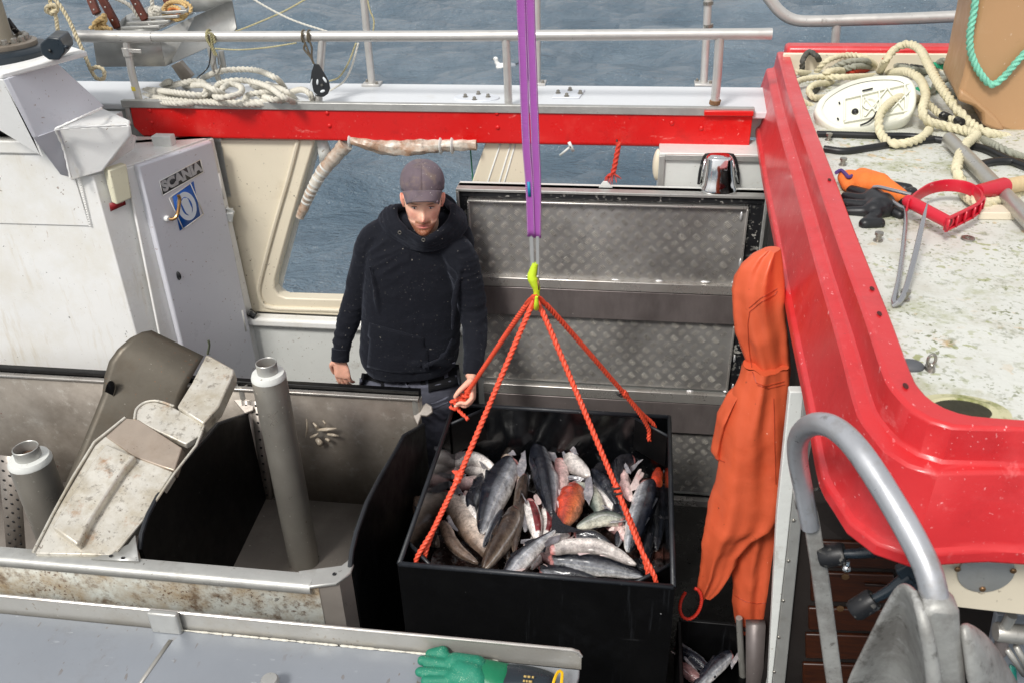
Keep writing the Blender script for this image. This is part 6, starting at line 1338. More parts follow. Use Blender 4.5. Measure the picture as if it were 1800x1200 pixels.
white_rope = mat('off_white_rope', S(206, 202, 190), .75, var=.1, vs=10, stains=[(S(150, 140, 118), .55, .8, 16, .5)])
t = thing('rope_coil', 'heap of thick off-white rope coiled on the side deck under the handrail', 'rope coil', PZ(390, 175, SD))
def tuck(l):
    return [(l[0][0], l[0][1], -.012)]+[tuple(q) for q in l[1:-1]]+[(l[-1][0], l[-1][1], -.012)]
def Dk(a, b, h=.02): return PZ(a, b, SD+h)
coils = [
 [(252, 160), (290, 166), (340, 176), (400, 181), (470, 180), (545, 184)], [(252, 168), (300, 176), (360, 180), (430, 184), (500, 184)], [(258, 158), (300, 162), (350, 168), (390, 172)],
 [(255, 178), (310, 182), (360, 184)], [(290, 156), (320, 146), (350, 143), (362, 152), (360, 166), (345, 172)], [(356, 138), (380, 128), (410, 123), (450, 124), (485, 138), (502, 158)],
 [(375, 160), (390, 146), (430, 142), (470, 152), (500, 172), (525, 184)], [(372, 164), (385, 172), (420, 166), (424, 154), (405, 148), (390, 158), (392, 168)], [(440, 150), (470, 158), (478, 172)], [(450, 166), (480, 175), (515, 180)],
 [(505, 164), (530, 158), (545, 166), (550, 182)], [(470, 148), (500, 160), (520, 176)], [(430, 176), (440, 166), (470, 164), (500, 170)], [(284, 152), (296, 144), (304, 150)], [(320, 152), (356, 150), (380, 160), (410, 178)]]
hts = [.02, .02, .05, .02, .06, .10, .075, .07, .05, .045, .05, .05, .04, .05, .08]
for l, h in zip(coils, hts):
    mb = MB(); n_ = len(l); mb.rope([Dk(a, b, -.008 if i in (0, n_-1) else h*(.6+.4*math.sin(math.pi*(i+.5)/n_))) for i, (a, b) in enumerate(l)], .0135); mb.build('rope_strand', white_rope, t)

# pulley block
pb = thing('pulley_block', 'black pulley block with white sheave hanging from shackles on the handrail', 'pulley', PY(560, 172, 3.74))
py0 = 3.745
blkp = mat('black_pulley', S(38, 40, 43), .45, var=.15, bump=.0003, bs=60)
def pk_(a, b, y=py0): return PY(a, b, y)
shell = [(555, 113), (560, 114), (570, 130), (578, 145), (580, 156), (576, 166), (569, 171), (560, 170), (551, 162), (548, 148), (550, 128)]
for dy in (.0, .035):
    mb = MB(); mb.prism([pk_(a-(3 if dy else 0), b, py0+dy) for a, b in shell], (0, .007, 0)); mb.build('cheek', blkp, pb, bevel=.002)
mb = MB(); mb.lathe([(.042, 0), (.036, .007), (.036, .014), (.042, .022)], pk_(562, 152, py0+.009), (-.25, 1, 0), 30); mb.build('sheave', mat('white_sheave', S(216, 222, 226), .4, var=.04), pb)
for a, b, w_, h_, ro_ in ((571, 141, .006, .014, -.5), (558, 145, .005, .013, .2), (567, 161, .012, .006, -.3)):
    mb = MB(); mb.ell(pk_(a, b, py0-.001), (w_, .003, h_), Euler((0, ro_, 0)).to_matrix(), 12); mb.build('cheek_window', bpy.data.materials['white_sheave'], pb)
mb = MB(); mb.lathe([(.006, 0), (.005, .004)], pk_(566, 150, py0-.002), (0, -1, 0), 12); mb.build('axle', M['bolt'], pb)
wire = mat('tarnished_wire', S(118, 108, 92), .5, .6, var=.2, vs=40)
for l in (([(533, 58), (531, 66), (536, 76), (545, 98), (552, 113)]), ([(543, 58), (544, 72), (548, 84), (548, 100), (551, 112)]), ([(536, 78), (534, 86), (540, 94), (549, 104)])):
    mb = MB(); mb.tube(spline([pk_(a, b, RY_-.028) for a, b in l], .006), .0045, 8); mb.build('shackle_wire', wire, pb)
for x in (534, 544):
    mb = MB(); mb.tube([PY(x, 65, RY_)+Vector((0, .027*math.cos(q), .027*math.sin(q))) for q in np.linspace(-.9, 3.9, 18)], .004, 8); mb.build('shackle', wire, pb)
# carabiner
kb = thing('carabiner', 'steel carabiner hanging by frayed green cord from the handrail', 'carabiner', PY(381, 130, 3.77))
mb = MB(); P = [PY(381+6.5*math.cos(t)*(1 if math.sin(t) < 0 else .55), 114-16*math.sin(t), RY_-.03) for t in np.linspace(0, 2*math.pi, 26)]; mb.tube(P, .0035, 8); mb.build('ring', M['bolt'], kb)
cordm = mat('frayed_green_cord', S(150, 144, 108), .85, var=.25, vs=40)
for l in ([(364, 60), (365, 72), (372, 84), (378, 98)], [(371, 58), (372, 70), (374, 84), (381, 98)], [(366, 58), (374, 62), (378, 76)]):
    mb = MB(); mb.rope([PY(a, b, RY_-.029) for a, b in l], .006); mb.build('cord', cordm, kb)
mb = MB(); mb.tube([PY(368, 65, RY_)+Vector((0, .0275*math.cos(q), .0275*math.sin(q))) for q in np.linspace(0, 6.28, 20)], .006, 8); mb.build('cord', cordm, kb)

def cord(l, y, r_, lab, m, nm='cord', grp=None, yb=None):
    mb = MB(); n_ = len(l); P = [PY(a, b, y+((yb-y)*i/(n_-1) if yb else 0)) for i, (a, b) in enumerate(l)]; mb.rope(P, r_, r_*12); o = mb.build(nm, m); tag(o, lab, 'cord', grp); return o
thin = mat('thin_pale_cord', S(208, 206, 196), .8, var=.1, vs=30); thin2 = mat('thin_yellow_grey_cord', S(176, 168, 130), .8, var=.2, vs=30)
G = 'thin cords strung above the side deck'
cord([(436, -12), (450, 2), (510, 34), (578, 57)], 4.05, .0045, 'white cord slanting down right from the top edge to the handrail', thin, grp=G)
cord([(414, 56), (450, 42), (500, 20), (546, -6)], 4.1, .0038, 'speckled thin cord slanting up right behind the handrail', thin2, grp=G)
cord([(378, 86), (420, 88), (470, 84), (521, 76)], 3.95, .0034, 'dark speckled cord sagging just below the handrail', thin2, grp=G)
cord([(626, 76), (612, 112), (596, 136), (579, 143)], 3.95, .004, 'thin yellowish cord from handrail to pulley block', thin2, grp=G)
cord([(630, 76), (618, 118), (604, 144), (580, 160)], 3.93, .0045, 'white cord hanging beside the yellowish cord right of the pulley', thin, grp=G)
cord([(644, -10), (650, 18), (657, 36), (656, 57)], 4.1, .004, 'pale cord hanging down beside the outer stanchion', thin2, grp=G)
cord([(371, 84), (366, 118), (346, 138)], 3.9, .003, 'thin black white cord below the carabiner', M['rubber'], grp=G)
cord([(826, 252), (829, 290), (832, 330)], 3.85, .0035, 'thin green twine hanging down the slanted window post', mat('green_twine', S(44, 120, 90), .7, var=.3, vs=50), grp='twines under the red strip')

# long knotted rope at the left
rp = mat('knotted_rope', S(204, 192, 160), .8, var=.12, vs=14, stains=[(S(70, 150, 160), .66, .72, 60, .8), (S(180, 150, 100), .55, .8, 12, .4)])
t = thing('knotted_rope', 'pale knotted rope with blue flecks hanging in front of the sea at the top left', 'rope', PY(140, 140, 3.6))
for l in ([(86, -10), (90, 10), (98, 30), (102, 56), (110, 80), (118, 98)], [(92, -6), (108, 14), (122, 38), (134, 64), (150, 100), (160, 124), (170, 138), (182, 138), (182, 124), (170, 118), (162, 122)]):
    mb = MB(); mb.rope([PY(a, b, 3.6) for a, b in l], .0085); mb.build('rope_leg', rp, t)
mb = MB(); P = []
for i in range(60): q = i/59*2*math.pi*2; P.append(PY(91+8*math.cos(q)+1.5*math.cos(3*q), 17+7*math.sin(q)*1.0+2*math.sin(1.5*q), 3.6+.016*math.sin(1.5*q)))
mb.rope(P, .0085, raw=False); mb.build('knot', rp, t)

# stainless tray
ty = thing('steel_tray', 'slanting stainless steel tray behind the left end of the handrail holding knives and rope', 'tray', PY(231, 118, 3.86))
YT = 3.86
def qd(l, nm, th=.004, m=M['alu']):
    mb = MB(); P = [PY(*p) for p in l]; mb.add(P, [tuple(range(len(P)))]); return mb.build(nm, m, ty, solid=th)
qd([(162, 60, YT), (278, 60, YT), (291, 117, YT), (171, 118, YT)], 'front_panel')
qd([(278, 58, YT), (336, 32, 4.08), (394, 6, 4.3), (408, 2, 4.3), (417, 54, 4.3), (366, 84, 4.08), (291, 117, YT)], 'side_panel')
qd([(330, -14, 4.3), (405, -12, 4.3), (410, 16, 4.3), (340, 22, 4.3)], 'back_panel')
qd([(210, 40, YT+.05), (222, 28, 4.1), (262, 12, 4.3), (334, 8, 4.3), (340, 24, 4.24), (276, 54, YT+.02), (214, 54, YT+.02)], 'tray_floor')
for k in range(4):
    mb = MB(); mb.bar(PY(214+k*10, 50-k*8, YT+.03+.05*k), PY(282+k*16, 47-k*9, YT+.03+.05*k), .02, .012); mb.build('slat', M['alu'], ty, bevel=.002)
mb = MB(); mb.prism([PY(a, b, 4.0) for a, b in ((300, 116), (316, 108), (338, 134), (330, 142), (318, 142))], (0, .03, 0)); mb.build('support_leg', M['steel'], ty, bevel=.003)
mb = MB(); mb.tube([PY(369, 84, 4.0), PY(376, 118, 4.0), PY(386, 144, 4.0)], .014, 12); mb.build('support_leg', M['alu'], ty)
mb = MB(); mb.tube([PY(388, 90, 4.06), PY(394, 122, 4.06)], .014, 12); mb.build('support_leg', M['alu'], ty)
brown = mat('dark_brown_handle', S(92, 40, 24), .5, var=.25, vs=30, stains=[(S(60, 26, 16), .5, .7, 20, .6)])
def knife(l, y, w_, lab, yb=None):
    a, b = PY(*l[0], y), PY(*l[1], y-.02); t = thing('knife', lab, 'knife', b, 'knives stuck in the steel tray')
    mb = MB(); mb.bar(a, b, .022, w_, (1, 0, .2)); mb.build('handle', brown, t, bevel=.005)
    d = (b-a).normalized(); mb = MB(); mb.bar(b, b+d*.06, .002, w_*.7, (1, 0, .2)); mb.build('blade', M['trim'], t)
    for k in (.35, .75):
        mb = MB(); p = a.lerp(b, k)+Vector((0, -.0125, 0)); mb.ell(p, (.0045, .002, .0045), n=10); mb.build('handle_rivet', M['trim'], t)
knife(((157, -8), (171, 25)), 3.98, .04, 'leftmost brown knife handle standing above the small rope knot')
knife(((176, -8), (208, 50)), 3.94, .038, 'longest brown knife handle slanting right of the rope knot')
knife(((232, -8), (256, 36)), 4.0, .036, 'brown knife handle in the middle of the steel tray')
knife(((286, -14), (300, 14)), 4.14, .036, 'short brown knife handle behind the orange tinged rope coil')
tanr = mat('tan_rope', S(206, 176, 122), .8, var=.15, vs=16)
t = thing('rope_knot', 'small tan rope knot lying at the left corner of the steel tray', 'rope knot', PY(176, 52, 3.88))
for q in range(5):
    mb = MB(); P = [PY(176+11*math.cos(a+q*1.3)*(1-.08*q), 40+8*math.sin(a*1.0+q)-(q-2)*2.2, 3.88-.012*(q-2)*math.cos(a)) for a in np.linspace(0, 4.6, 14)]; mb.rope(P, .0095); mb.build('strand', tanr, t)
mb = MB(); mb.rope([PY(a, b, 3.88) for a, b in ((158, 50), (170, 47), (185, 49), (197, 52))], .0095); mb.build('strand', tanr, t)
t = thing('rope_coil', 'small coil of worn orange and tan rope lying in the steel tray', 'rope coil', PY(310, 34, 4.05))
for q, (cx_, cy_, rx_, ry_, m_) in enumerate(((308, 20, 22, 16, tanr), (304, 24, 15, 12, tanr), (306, 22, 9, 7, mat('worn_orange_rope', S(206, 128, 68), .8, var=.15, vs=16)), (312, 16, 24, 14, tanr))):
    mb = MB(); mb.rope([PY(cx_+rx_*math.cos(a), cy_+ry_*math.sin(a), 4.08-.02*math.sin(a)) for a in np.linspace(.3*q, .3*q+5.9, 18)], .0085); mb.build('strand', m_, t)
t = thing('rope_end', 'greyish knotted rope end hanging into the steel tray', 'rope', PY(270, 42, 4.0))
for l in ([(266, -10), (268, 14), (269, 40)], [(200, -4), (225, 8), (238, 22), (244, 34)]):
    mb = MB(); mb.rope([PY(a, b, 4.0) for a, b in l], .0095); mb.build('strand', white_rope, t)
mb = MB(); mb.rope([PY(272+9*math.cos(a), 17+7*math.sin(a)+a*.6, 4.0+.01*math.sin(2*a)) for a in np.linspace(0, 12, 34)], .0085); mb.build('knot', white_rope, t)

# crane pedestal ring, motor and pole
cr = thing('crane_slewing_ring', 'dark blue slewing ring with gear box, bolts and grey crane pole on the deckhouse', 'crane base', PY(20, 125, 3.3))
cy_ = 3.40; c0 = PY(-18, 100, cy_)
mb = MB(); mb.lathe([(.250, -.04), (.262, -.036), (.262, .028), (.245, .04), (.20, .042)], c0, n=60, sc=(1, .8)); mb.build('slewing_ring', M['darkpaint'], cr, bevel=.003)
mb = MB(); mb.lathe([(.205, .04), (.205, .058), (.19, .062)], c0, n=50, sc=(1, .8)); mb.build('bolt_flange', mat('brown_grey_flange', S(138, 128, 116), .45, .4, var=.1, vs=20), cr)
for k in range(22):
    a = 2*math.pi*k/22; mb = MB(); bolt(mb, c0+Vector((.165*math.cos(a), .165*.8*math.sin(a), .061)), .013, .022); mb.build('bolt', M['bolt'], cr)
mb = MB(); pcb = PY(0, 68, cy_+.02); mb.lathe([(.060, 0), (.052, .02), (.050, .30), (.046, .9)], Vector((pcb.x-.004, pcb.y, c0.z+.06)), n=30); mb.build('pole', mat('khaki_pole', S(146, 138, 122), .45, .3, var=.08, stains=[(S(120, 90, 60), .6, .8, 9, .5)]), cr)
mb = MB(); mb.tube([PY(12, 34, cy_+.1), PY(30, 58, cy_+.1)], .012, 8); mb.build('hydraulic_hose', M['rubber'], cr)
oc = [(70, 78), (84, 66), (104, 68), (113, 82), (114, 92), (104, 106), (86, 106), (72, 96)]
mb = MB(); mb.prism([PY(a, b, 3.16) for a, b in oc], (-.05, .14, 0)); mb.build('gear_box', M['darkpaint'], cr, bevel=.004)
mb = MB(); mb.lathe([(.008, 0), (.007, .012)], PY(115, 83, 3.15), (1, -.3, 0), 10); mb.build('grease_nipple', M['darkpaint'], cr)
mb = MB(); mb.lathe([(.006, 0), (.006, .004)], PY(88, 90, 3.157), (0, -1, 0), 10); mb.build('plug', M['rubber'], cr)

# rolled cover lashed under the red strip
canv = mat('dirty_white_tarp', S(206, 200, 188), .35, var=.08, vs=6, stains=[(S(150, 100, 58), .44, .60, 6, .75), (S(66, 44, 30), .52, .64, 9, .8), (S(196, 190, 176), .5, .8, 3, .3)], bump=.006, bs=10)
t = thing('rolled_tarp', 'stained white tarpaulin rolled up and strapped under the red strip', 'tarpaulin', PY(720, 275, 3.72))
P = spline([PY(a, b, 3.75) for a, b in ((614, 247), (640, 252), (670, 258), (710, 260), (750, 258), (790, 255), (838, 255))], .012)
mb = MB(); R_ = np.interp(np.linspace(0, 1, len(P)), [0, .1, .3, .5, .7, .85, 1], [.016, .026, .034, .036, .030, .026, .022])
mb.tube(P, [r*(1+.06*math.sin(i*1.3)) for i, r in enumerate(R_)], 22, prof=lambda a, L: 1+.07*math.sin(3*a+L*18)+.05*math.sin(7*a-L*31)); mb.build('roll', canv, t)
for x in (616, 776, 796):
    mb = MB(); c = PY(x, 256 if x > 700 else 249, 3.75); mb.tube([c+Vector((0, .032*math.cos(q)*(1 if x > 700 else .6), .032*math.sin(q)*(1 if x > 700 else .7))) for q in np.linspace(0, 6.28, 18)], .004, 6, flat=2.2); mb.build('strap', M['greywhite'], t)
t = thing('wrapped_bar', 'slanting bar wrapped in dirty white tape along the window edge', 'wrapped bar', PY(525, 382, 3.72))
P = spline([PY(a, b, 3.76) for a, b in ((608, 254), (590, 275), (566, 303), (548, 335), (534, 366), (527, 382))], .008)
mb = MB(); mb.tube(P, [(.034-.013*i/len(P))*(1+.05*math.sin(i*1.9)+.05*math.sin(i*.7)) for i in range(len(P))], 18); mb.build('wrapped_tube', canv, t)
for k in (18, 22, 26, 30, 33, 36, 39, 42):
    if k < len(P)-1: mb = MB(); mb.tube([P[k], P[k+1]], (.034-.013*k/len(P))*1.07, 16); mb.build('tape_band', M['greywhite'], t)
mb = MB(); mb.prism([PY(a, b, 3.80) for a, b in ((556, 246), (572, 246), (580, 268), (572, 288), (562, 286))], (0, .02, 0)); o = mb.build('bracket_strap', M['greywhite'], t)
# frayed red rope end, strap end and white fin-like bracket
t = thing('frayed_rope', 'short frayed red rope end hanging under the red strip in the right opening', 'rope', PY(1075, 325, 3.7))
fr_r = mat('salmon_red_rope', S(206, 62, 44), .7, var=.15)
mb = MB(); mb.rope([PY(a, b, 3.70) for a, b in ((1088, 250), (1086, 262), (1083, 278), (1080, 294), (1077, 306))], .0115, .07); mb.build('rope', fr_r, t)
mb = MB(); mb.tube([PY(1084, 246, 3.7), PY(1086, 258, 3.7)], .004, 8); mb.build('black_cord', M['rubber'], t)
for q in range(26):
    mb = MB(); a = rnd.uniform(-1, 1); s0 = PY(1077, 304, 3.70); mb.tube([s0, s0+Vector((a*.022, rnd.uniform(-.015, .015), -.012)), s0+Vector((a*.04, rnd.uniform(-.02, .02), rnd.uniform(-.055, -.02)))], [.0022, .0018, .001], 5); mb.build('loose_fibre', fr_r, t)
t = thing('pointed_bracket', 'small white pointed bracket standing on top edge of the hatch under the frayed rope', 'bracket', PY(1065, 333, 3.5))
mb = MB(); mb.prism([PY(a, b, 3.5) for a, b in ((1051, 332), (1060, 320), (1067, 320), (1077, 331), (1077, 334), (1051, 334))], (0, .01, 0)); mb.build('plate', M['greywhite'], t, bevel=.001)
t = thing('strap_end', 'loose end of white webbing strap hanging under the red strip', 'strap', PY(995, 272, 3.72))
mb = MB(); P = [PY(a, b, 3.74) for a, b in ((1000, 250), (1003, 258), (1008, 267))]; mb.bar(P[0], P[2], .004, .014, (1, 0, 0)); mb.bar(P[1], PY(984, 274, 3.74), .004, .010, (1, 0, 0)); mb.build('webbing', M['greywhite'], t)
# gull on the water
gl = thing('seagull', 'white and grey gull swimming on the sea behind the purple sling', 'bird', PZ(890, 122, -1.0))
gz = -1.0; gc = PZ(889, 121, gz+.02)
gw = mat('gull_white', S(232, 230, 226), .7, var=.04); gg = mat('gull_grey', S(150, 156, 164), .7, var=.05)
mb = MB(); mb.ell(gc+Vector((0, 0, .03)), (.19, .09, .075), n=24); mb.tube([gc+Vector((-.12, 0, .05)), gc+Vector((-.17, 0, .11)), gc+Vector((-.18, 0, .16))], [.05, .038, .034], 14); mb.ell(gc+Vector((-.185, 0, .175)), (.048, .04, .042), n=16); mb.build('body', gw, gl, vox=.008, sm=4, ang=180)
mb = MB(); mb.ell(gc+Vector((.05, 0, .055)), (.17, .085, .055), n=20); mb.build('wing', gg, gl, ang=180)
mb = MB(); mb.prism([gc+Vector(v) for v in ((.15, -.03, .06), (.31, -.005, .12), (.31, .005, .12), (.15, .03, .06))], (0, 0, .012)); mb.build('tail', mat('gull_black', S(30, 30, 32), .7), gl)
mb = MB(); mb.tube([gc+Vector((-.225, 0, .172)), gc+Vector((-.265, 0, .165))], [.012, .004], 8); mb.build('beak', M['rubber'], gl)
mb = MB(); mb.ell(gc+Vector((-.205, -.034, .186)), (.007, .005, .007), n=8); mb.build('eye', M['rubber'], gl)

# foreground glove and bundle
def glove(nm, lab, parts, m, zf, vx=.004, cuff=None, cat='glove'):
    """parts: capsules [(a,b,h), (a,b,h), r0, r1] in photo pixels on plane height zf+h"""
    P0 = parts[0][0]; t = thing(nm, lab, cat, PZ(P0[0], P0[1], zf))
    mb = MB()
    for a, b, r0_, r1_ in parts:
        A_, B2 = PZ(a[0], a[1], zf+a[2]), PZ(b[0], b[1], zf+b[2]); mb.tube([A_, B2], [r0_, r1_], 16); mb.ell(A_, (r0_,)*3, n=14); mb.ell(B2, (r1_,)*3, n=14)
    mb.build('glove_shell', m, t, vox=vx, sm=4, ang=180); return t
gm = mat('green_rough_glove', S(22, 122, 96), .55, var=.1, vs=10, stains=[(S(30, 80, 66), .55, .8, 14, .6)], specks=[(S(170, 200, 170), .60, 260, .45)], bump=.0016, bs=260)
gs = mat('green_smooth_glove', S(8, 112, 76), .35, var=.08, vs=8, stains=[(S(10, 80, 56), .55, .8, 8, .6)], bump=.003, bs=14)
T0 = TZ_+.0
t = glove('work_glove', 'green rubber work glove with rough grip lying on the near table edge', [
 ((800, 1164, .03), (838, 1172, .035), .030, .034), ((800, 1190, .025), (838, 1195, .03), .028, .034), ((812, 1178, .03), (832, 1186, .035), .034, .036),
 ((802, 1160, .03), (756, 1148, .022), .0165, .0145), ((798, 1170, .03), (742, 1160, .022), .0165, .015), ((796, 1184, .026), (738, 1180, .020), .0165, .0148), ((796, 1196, .022), (748, 1196, .018), .0165, .0145), ((756, 1148, .022), (778, 1146, .03), .0145, .02)], gm, T0)
mb = MB()
A_ = [(838, 1182, .034, .045, .030), (856, 1184, .036, .047, .028), (880, 1188, .034, .045, .020), (893, 1190, .03, .046, .016)]
rows = []
for a, b, h, wy, wz in A_:
    c = PZ(a, b, T0+h-.006); rows.append([c+Vector((0, wy*math.cos(q), wz*math.sin(q))) for q in np.linspace(0, 2*math.pi, 29)])
mb.grid(rows); mb.build('cuff', gs, t, solid=.003, sub=1, ang=180)
bdl = thing('black_bundle', 'black rubber cuff bundle with yellow strap lying right of the green glove', 'bundle', PZ(930, 1195, T0))
mb = MB(); rows = []
for i, (a, b, h, wy, wz) in enumerate([(884, 1190, .03, .042, .018), (905, 1192, .03, .046, .022), (935, 1196, .03, .046, .024), (962, 1202, .028, .044, .020), (976, 1206, .026, .036, .014)]):
    c = PZ(a, b, T0+h-.006); rows.append([c+Vector((0, wy*math.cos(q), wz*math.sin(q)*(1+.15*math.sin(3*q+i)))) for q in np.linspace(0, 2*math.pi, 29)])
mb.grid(rows); mb.build('cuff', M['darkpaint'], bdl, solid=.004, sub=1, ang=180)
mb = MB(); P = spline([PZ(970, 1215, T0+.04), PZ(974, 1195, T0+.06), PZ(981, 1180, T0+.065), PZ(988, 1181, T0+.06), PZ(987, 1200, T0+.05), PZ(986, 1215, T0+.04)], .006); mb.tube(P, .0028, 8, flat=1.6); mb.build('yellow_strap', mat('yellow_elastic', S(232, 184, 20), .5), bdl)
mk = mat('tan_print', S(176, 150, 90), .6)
mb = MB(); c = PZ(931, 1190, T0+.052); Mx = Matrix.Translation(c+Vector((0, -.01, .006))) @ Matrix.Rotation(rad(38), 4, 'X')
for i, (u_, v_, w_) in enumerate(((-.012, .006, .008), (-.001, .006, .008), (.010, .006, .006), (-.014, -.006, .006), (-.006, -.006, .006), (.004, -.006, .010))): mb.box(Mx @ Vector((u_, v_, 0)), (w_, .006, .0006), Mx.to_3x3())
mb.build('faded_print', mk, bdl)

# ================================================================ THINGS ON THE WHEELHOUSE ROOF
def RZ(a, b, h=0.):
    p = PZ(a, b, 1.97+h)
    for _ in range(3): p = PZ(a, b, rz(p.y)+h)
    return p
beige = mat('beige_thick_rope', S(206, 198, 168), .8, var=.1, vs=10, stains=[(S(150, 150, 88), .55, .75, 12, .6), (S(120, 110, 90), .6, .8, 20, .4)])
grey_r = mat('grey_green_rope', S(146, 146, 132), .85, var=.15, vs=10, stains=[(S(90, 100, 92), .5, .7, 10, .6)])
blackg = mat('black_grey_rope', S(84, 84, 78), .85, var=.4, vs=25)
greenr = mat('green_poly_rope', S(30, 150, 110), .7, var=.12, vs=16)
redr = mat('brick_red_rope', S(186, 58, 34), .75, var=.15, vs=16)
def rpile(lab, loops, m, r_, cat='rope', nm='thick_rope', grp=None):
    t = thing(nm, lab, cat, RZ(loops[0][0][0], loops[0][0][1]), grp)
    for l in loops:
        mb = MB(); mb.rope([RZ(*p) for p in (tuck(l) if len(l) > 1 else l)], r_); mb.build('rope_strand', m, t)
    return t
rpile('long thick beige rope arching high over the white casing down to the brown tank', [[(1545, 130, .05), (1557, 107, .08), (1575, 86, .12), (1597, 78, .14), (1617, 88, .14), (1631, 112, .13), (1646, 140, .11), (1664, 168, .09), (1684, 194, .06), (1702, 214, .03), (1730, 232, .02), (1772, 243, .02)]], beige, .0165)
rpile('thick beige rope winding over the right end of the white casing and down the roof', [[(1558, 130, .06), (1590, 126, .08), (1615, 138, .09), (1627, 165, .09), (1622, 195, .07), (1632, 214, .04), (1662, 222, .02), (1698, 230, .02), (1716, 238, .03), (1700, 252, .04), (1688, 272, .03), (1682, 300, .02), (1690, 322, .02)], [(1690, 322, .02), (1700, 345, .02), (1735, 358, .025), (1800, 342, .02)]], beige, .0155)
rpile('ring of thick beige rope lying over the lower right edge of the white casing', [[(1618, 176, .07), (1592, 170, .09), (1566, 180, .09), (1547, 204, .07), (1548, 234, .03), (1568, 252, .02), (1602, 250, .02), (1628, 236, .02), (1637, 214, .03)]], beige, .0145)
rpile('pile of pale beige rope loops behind the white casing next to the red coaming', [[(1432, 132, .03), (1450, 110, .05), (1485, 98, .07), (1520, 102, .07), (1548, 124, .05)], [(1538, 134, .03), (1490, 136, .04), (1445, 136, .04), (1406, 142, .04), (1398, 156, .03), (1408, 176, .02), (1430, 190, .015)], [(1466, 148, .03), (1436, 148, .04), (1422, 160, .03), (1432, 172, .02), (1450, 172, .02)], [(1384, 132, .02), (1400, 128, .03), (1425, 130, .03)], [(1390, 138, .02), (1396, 160, .03), (1402, 184, .02), (1420, 196, .015)], [(1500, 128, .05), (1470, 124, .06), (1450, 130, .05), (1470, 138, .04)]], beige, .0125)
rpile('grey green rope strands tangled behind the white casing', [[(1455, 130, .04), (1480, 112, .06), (1520, 108, .06), (1545, 116, .05)], [(1470, 128, .05), (1500, 118, .06), (1540, 118, .05)], [(1640, 122, .04), (1655, 108, .07), (1668, 112, .07), (1668, 135, .05), (1645, 150, .04), (1636, 172, .03)], [(1672, 140, .03), (1690, 150, .02), (1680, 165, .02), (1660, 158, .03)], [(1560, 112, .05), (1600, 122, .05), (1640, 128, .05)]], grey_r, .013)
rpile('black and grey rope loop standing up beside the red coaming corner', [[(1410, 134, .02), (1411, 108, .06), (1422, 92, .08), (1436, 100, .07), (1444, 116, .04)], [(1440, 158, .02), (1425, 165, .02), (1440, 176, .015)], [(1562, 116, .04), (1600, 118, .05), (1640, 124, .04)]], blackg, .012)
rpile('bundle of brick red rope at the far edge of the wheelhouse roof', [[(1522, 92, .03), (1535, 84, .05), (1555, 81, .06), (1568, 88, .05), (1560, 98, .03), (1540, 102, .03)], [(1524, 96, .05), (1545, 90, .07), (1565, 92, .07), (1580, 104, .04), (1594, 112, .03)], [(1530, 100, .04), (1555, 104, .05), (1590, 110, .04)], [(1548, 86, .07), (1570, 84, .07), (1578, 92, .05)], [(1450, 122, .02), (1462, 124, .03)], [(1478, 130, .03), (1500, 126, .04), (1530, 124, .03)], [(1490, 116, .05), (1520, 112, .05)], [(1604, 114, .03), (1620, 114, .03)]], redr, .010)
rpile('bright green rope strands beside the brown tank', [[(1612, 116, .03), (1640, 114, .04), (1665, 120, .04), (1694, 124, .03)], [(1672, 145, .03), (1685, 140, .03), (1694, 138, .02)], [(1604, 158, .03), (1640, 158, .02), (1652, 150, .02)]], greenr, .011)
rpile('greenish braided rope lying under the black hoses at the right edge', [[(1720, 242, .02), (1745, 254, .02), (1775, 268, .02), (1810, 282, .02)]], grey_r, .012)
cond = mat('black_corrugated_hose', S(26, 27, 29), .4, var=.1)
def hose(l, r_, lab):
    mb = MB(); P = spline([RZ(a, b, r_) for a, b in l], .004); mb.tube(P, [r_*(1+.05*(i % 2)) for i in range(len(P))], 14); o = mb.build('corrugated_hose', cond); tag(o, lab, 'hose', 'black corrugated hoses on the roof')
hose([(1436, 236), (1480, 237), (1540, 239), (1600, 240), (1656, 247)], .011, 'upper black corrugated hose passing just below the white casing')
hose([(1448, 262), (1485, 266), (1530, 260), (1580, 252), (1640, 246)], .011, 'second black corrugated hose below the ring of beige rope')
hose([(1706, 256), (1735, 264), (1770, 280), (1815, 298)], .012, 'thick black corrugated hose right of the grey pipe')
hose([(1722, 290), (1745, 285), (1775, 284), (1815, 290)], .012, 'lowest black corrugated hose bending at the right edge')
# white radar-like casing lying upside down
cs = thing('white_casing', 'white plastic boat shaped casing lying upside down among ropes, ribbed underside showing', 'casing', RZ(1500, 232))
cwm = mat('white_plastic_casing', S(222, 222, 208), .35, var=.03, stains=[(S(190, 188, 160), .6, .8, 5, .4)])
pC = RZ(1500, 230, .0); nC = Vector((-.12, -.62, .78)).normalized()
def kp(a, b, h=0.): return PP(a, b, pC+Vector((0, 0, .012))+nC*(.0+h), nC)
ol = [(1432, 196), (1440, 178), (1460, 162), (1490, 147), (1525, 138), (1560, 135), (1588, 137), (1604, 146), (1610, 165), (1608, 188), (1598, 206), (1575, 217), (1540, 226), (1505, 231), (1472, 230), (1450, 220), (1437, 208)]
O3 = spline([kp(*q) for q in ol+[ol[0]]], .02)[:-1]; cc_ = sum(O3, Vector())/len(O3)
nose = kp(1430, 196)
rows = []
for k, (s_, d) in enumerate(((.86, .004), (.95, .012), (1.0, .006), (1.02, -.01), (1.0, -.04), (.93, -.075), (.78, -.10), (.5, -.115), (.1, -.12))):
    rows.append([cc_+(p-cc_)*s_+nC*d for p in O3]+[cc_+(O3[0]-cc_)*s_+nC*d])
mb = MB(); mb.grid(rows); mb.build('shell', cwm, cs, ang=80)
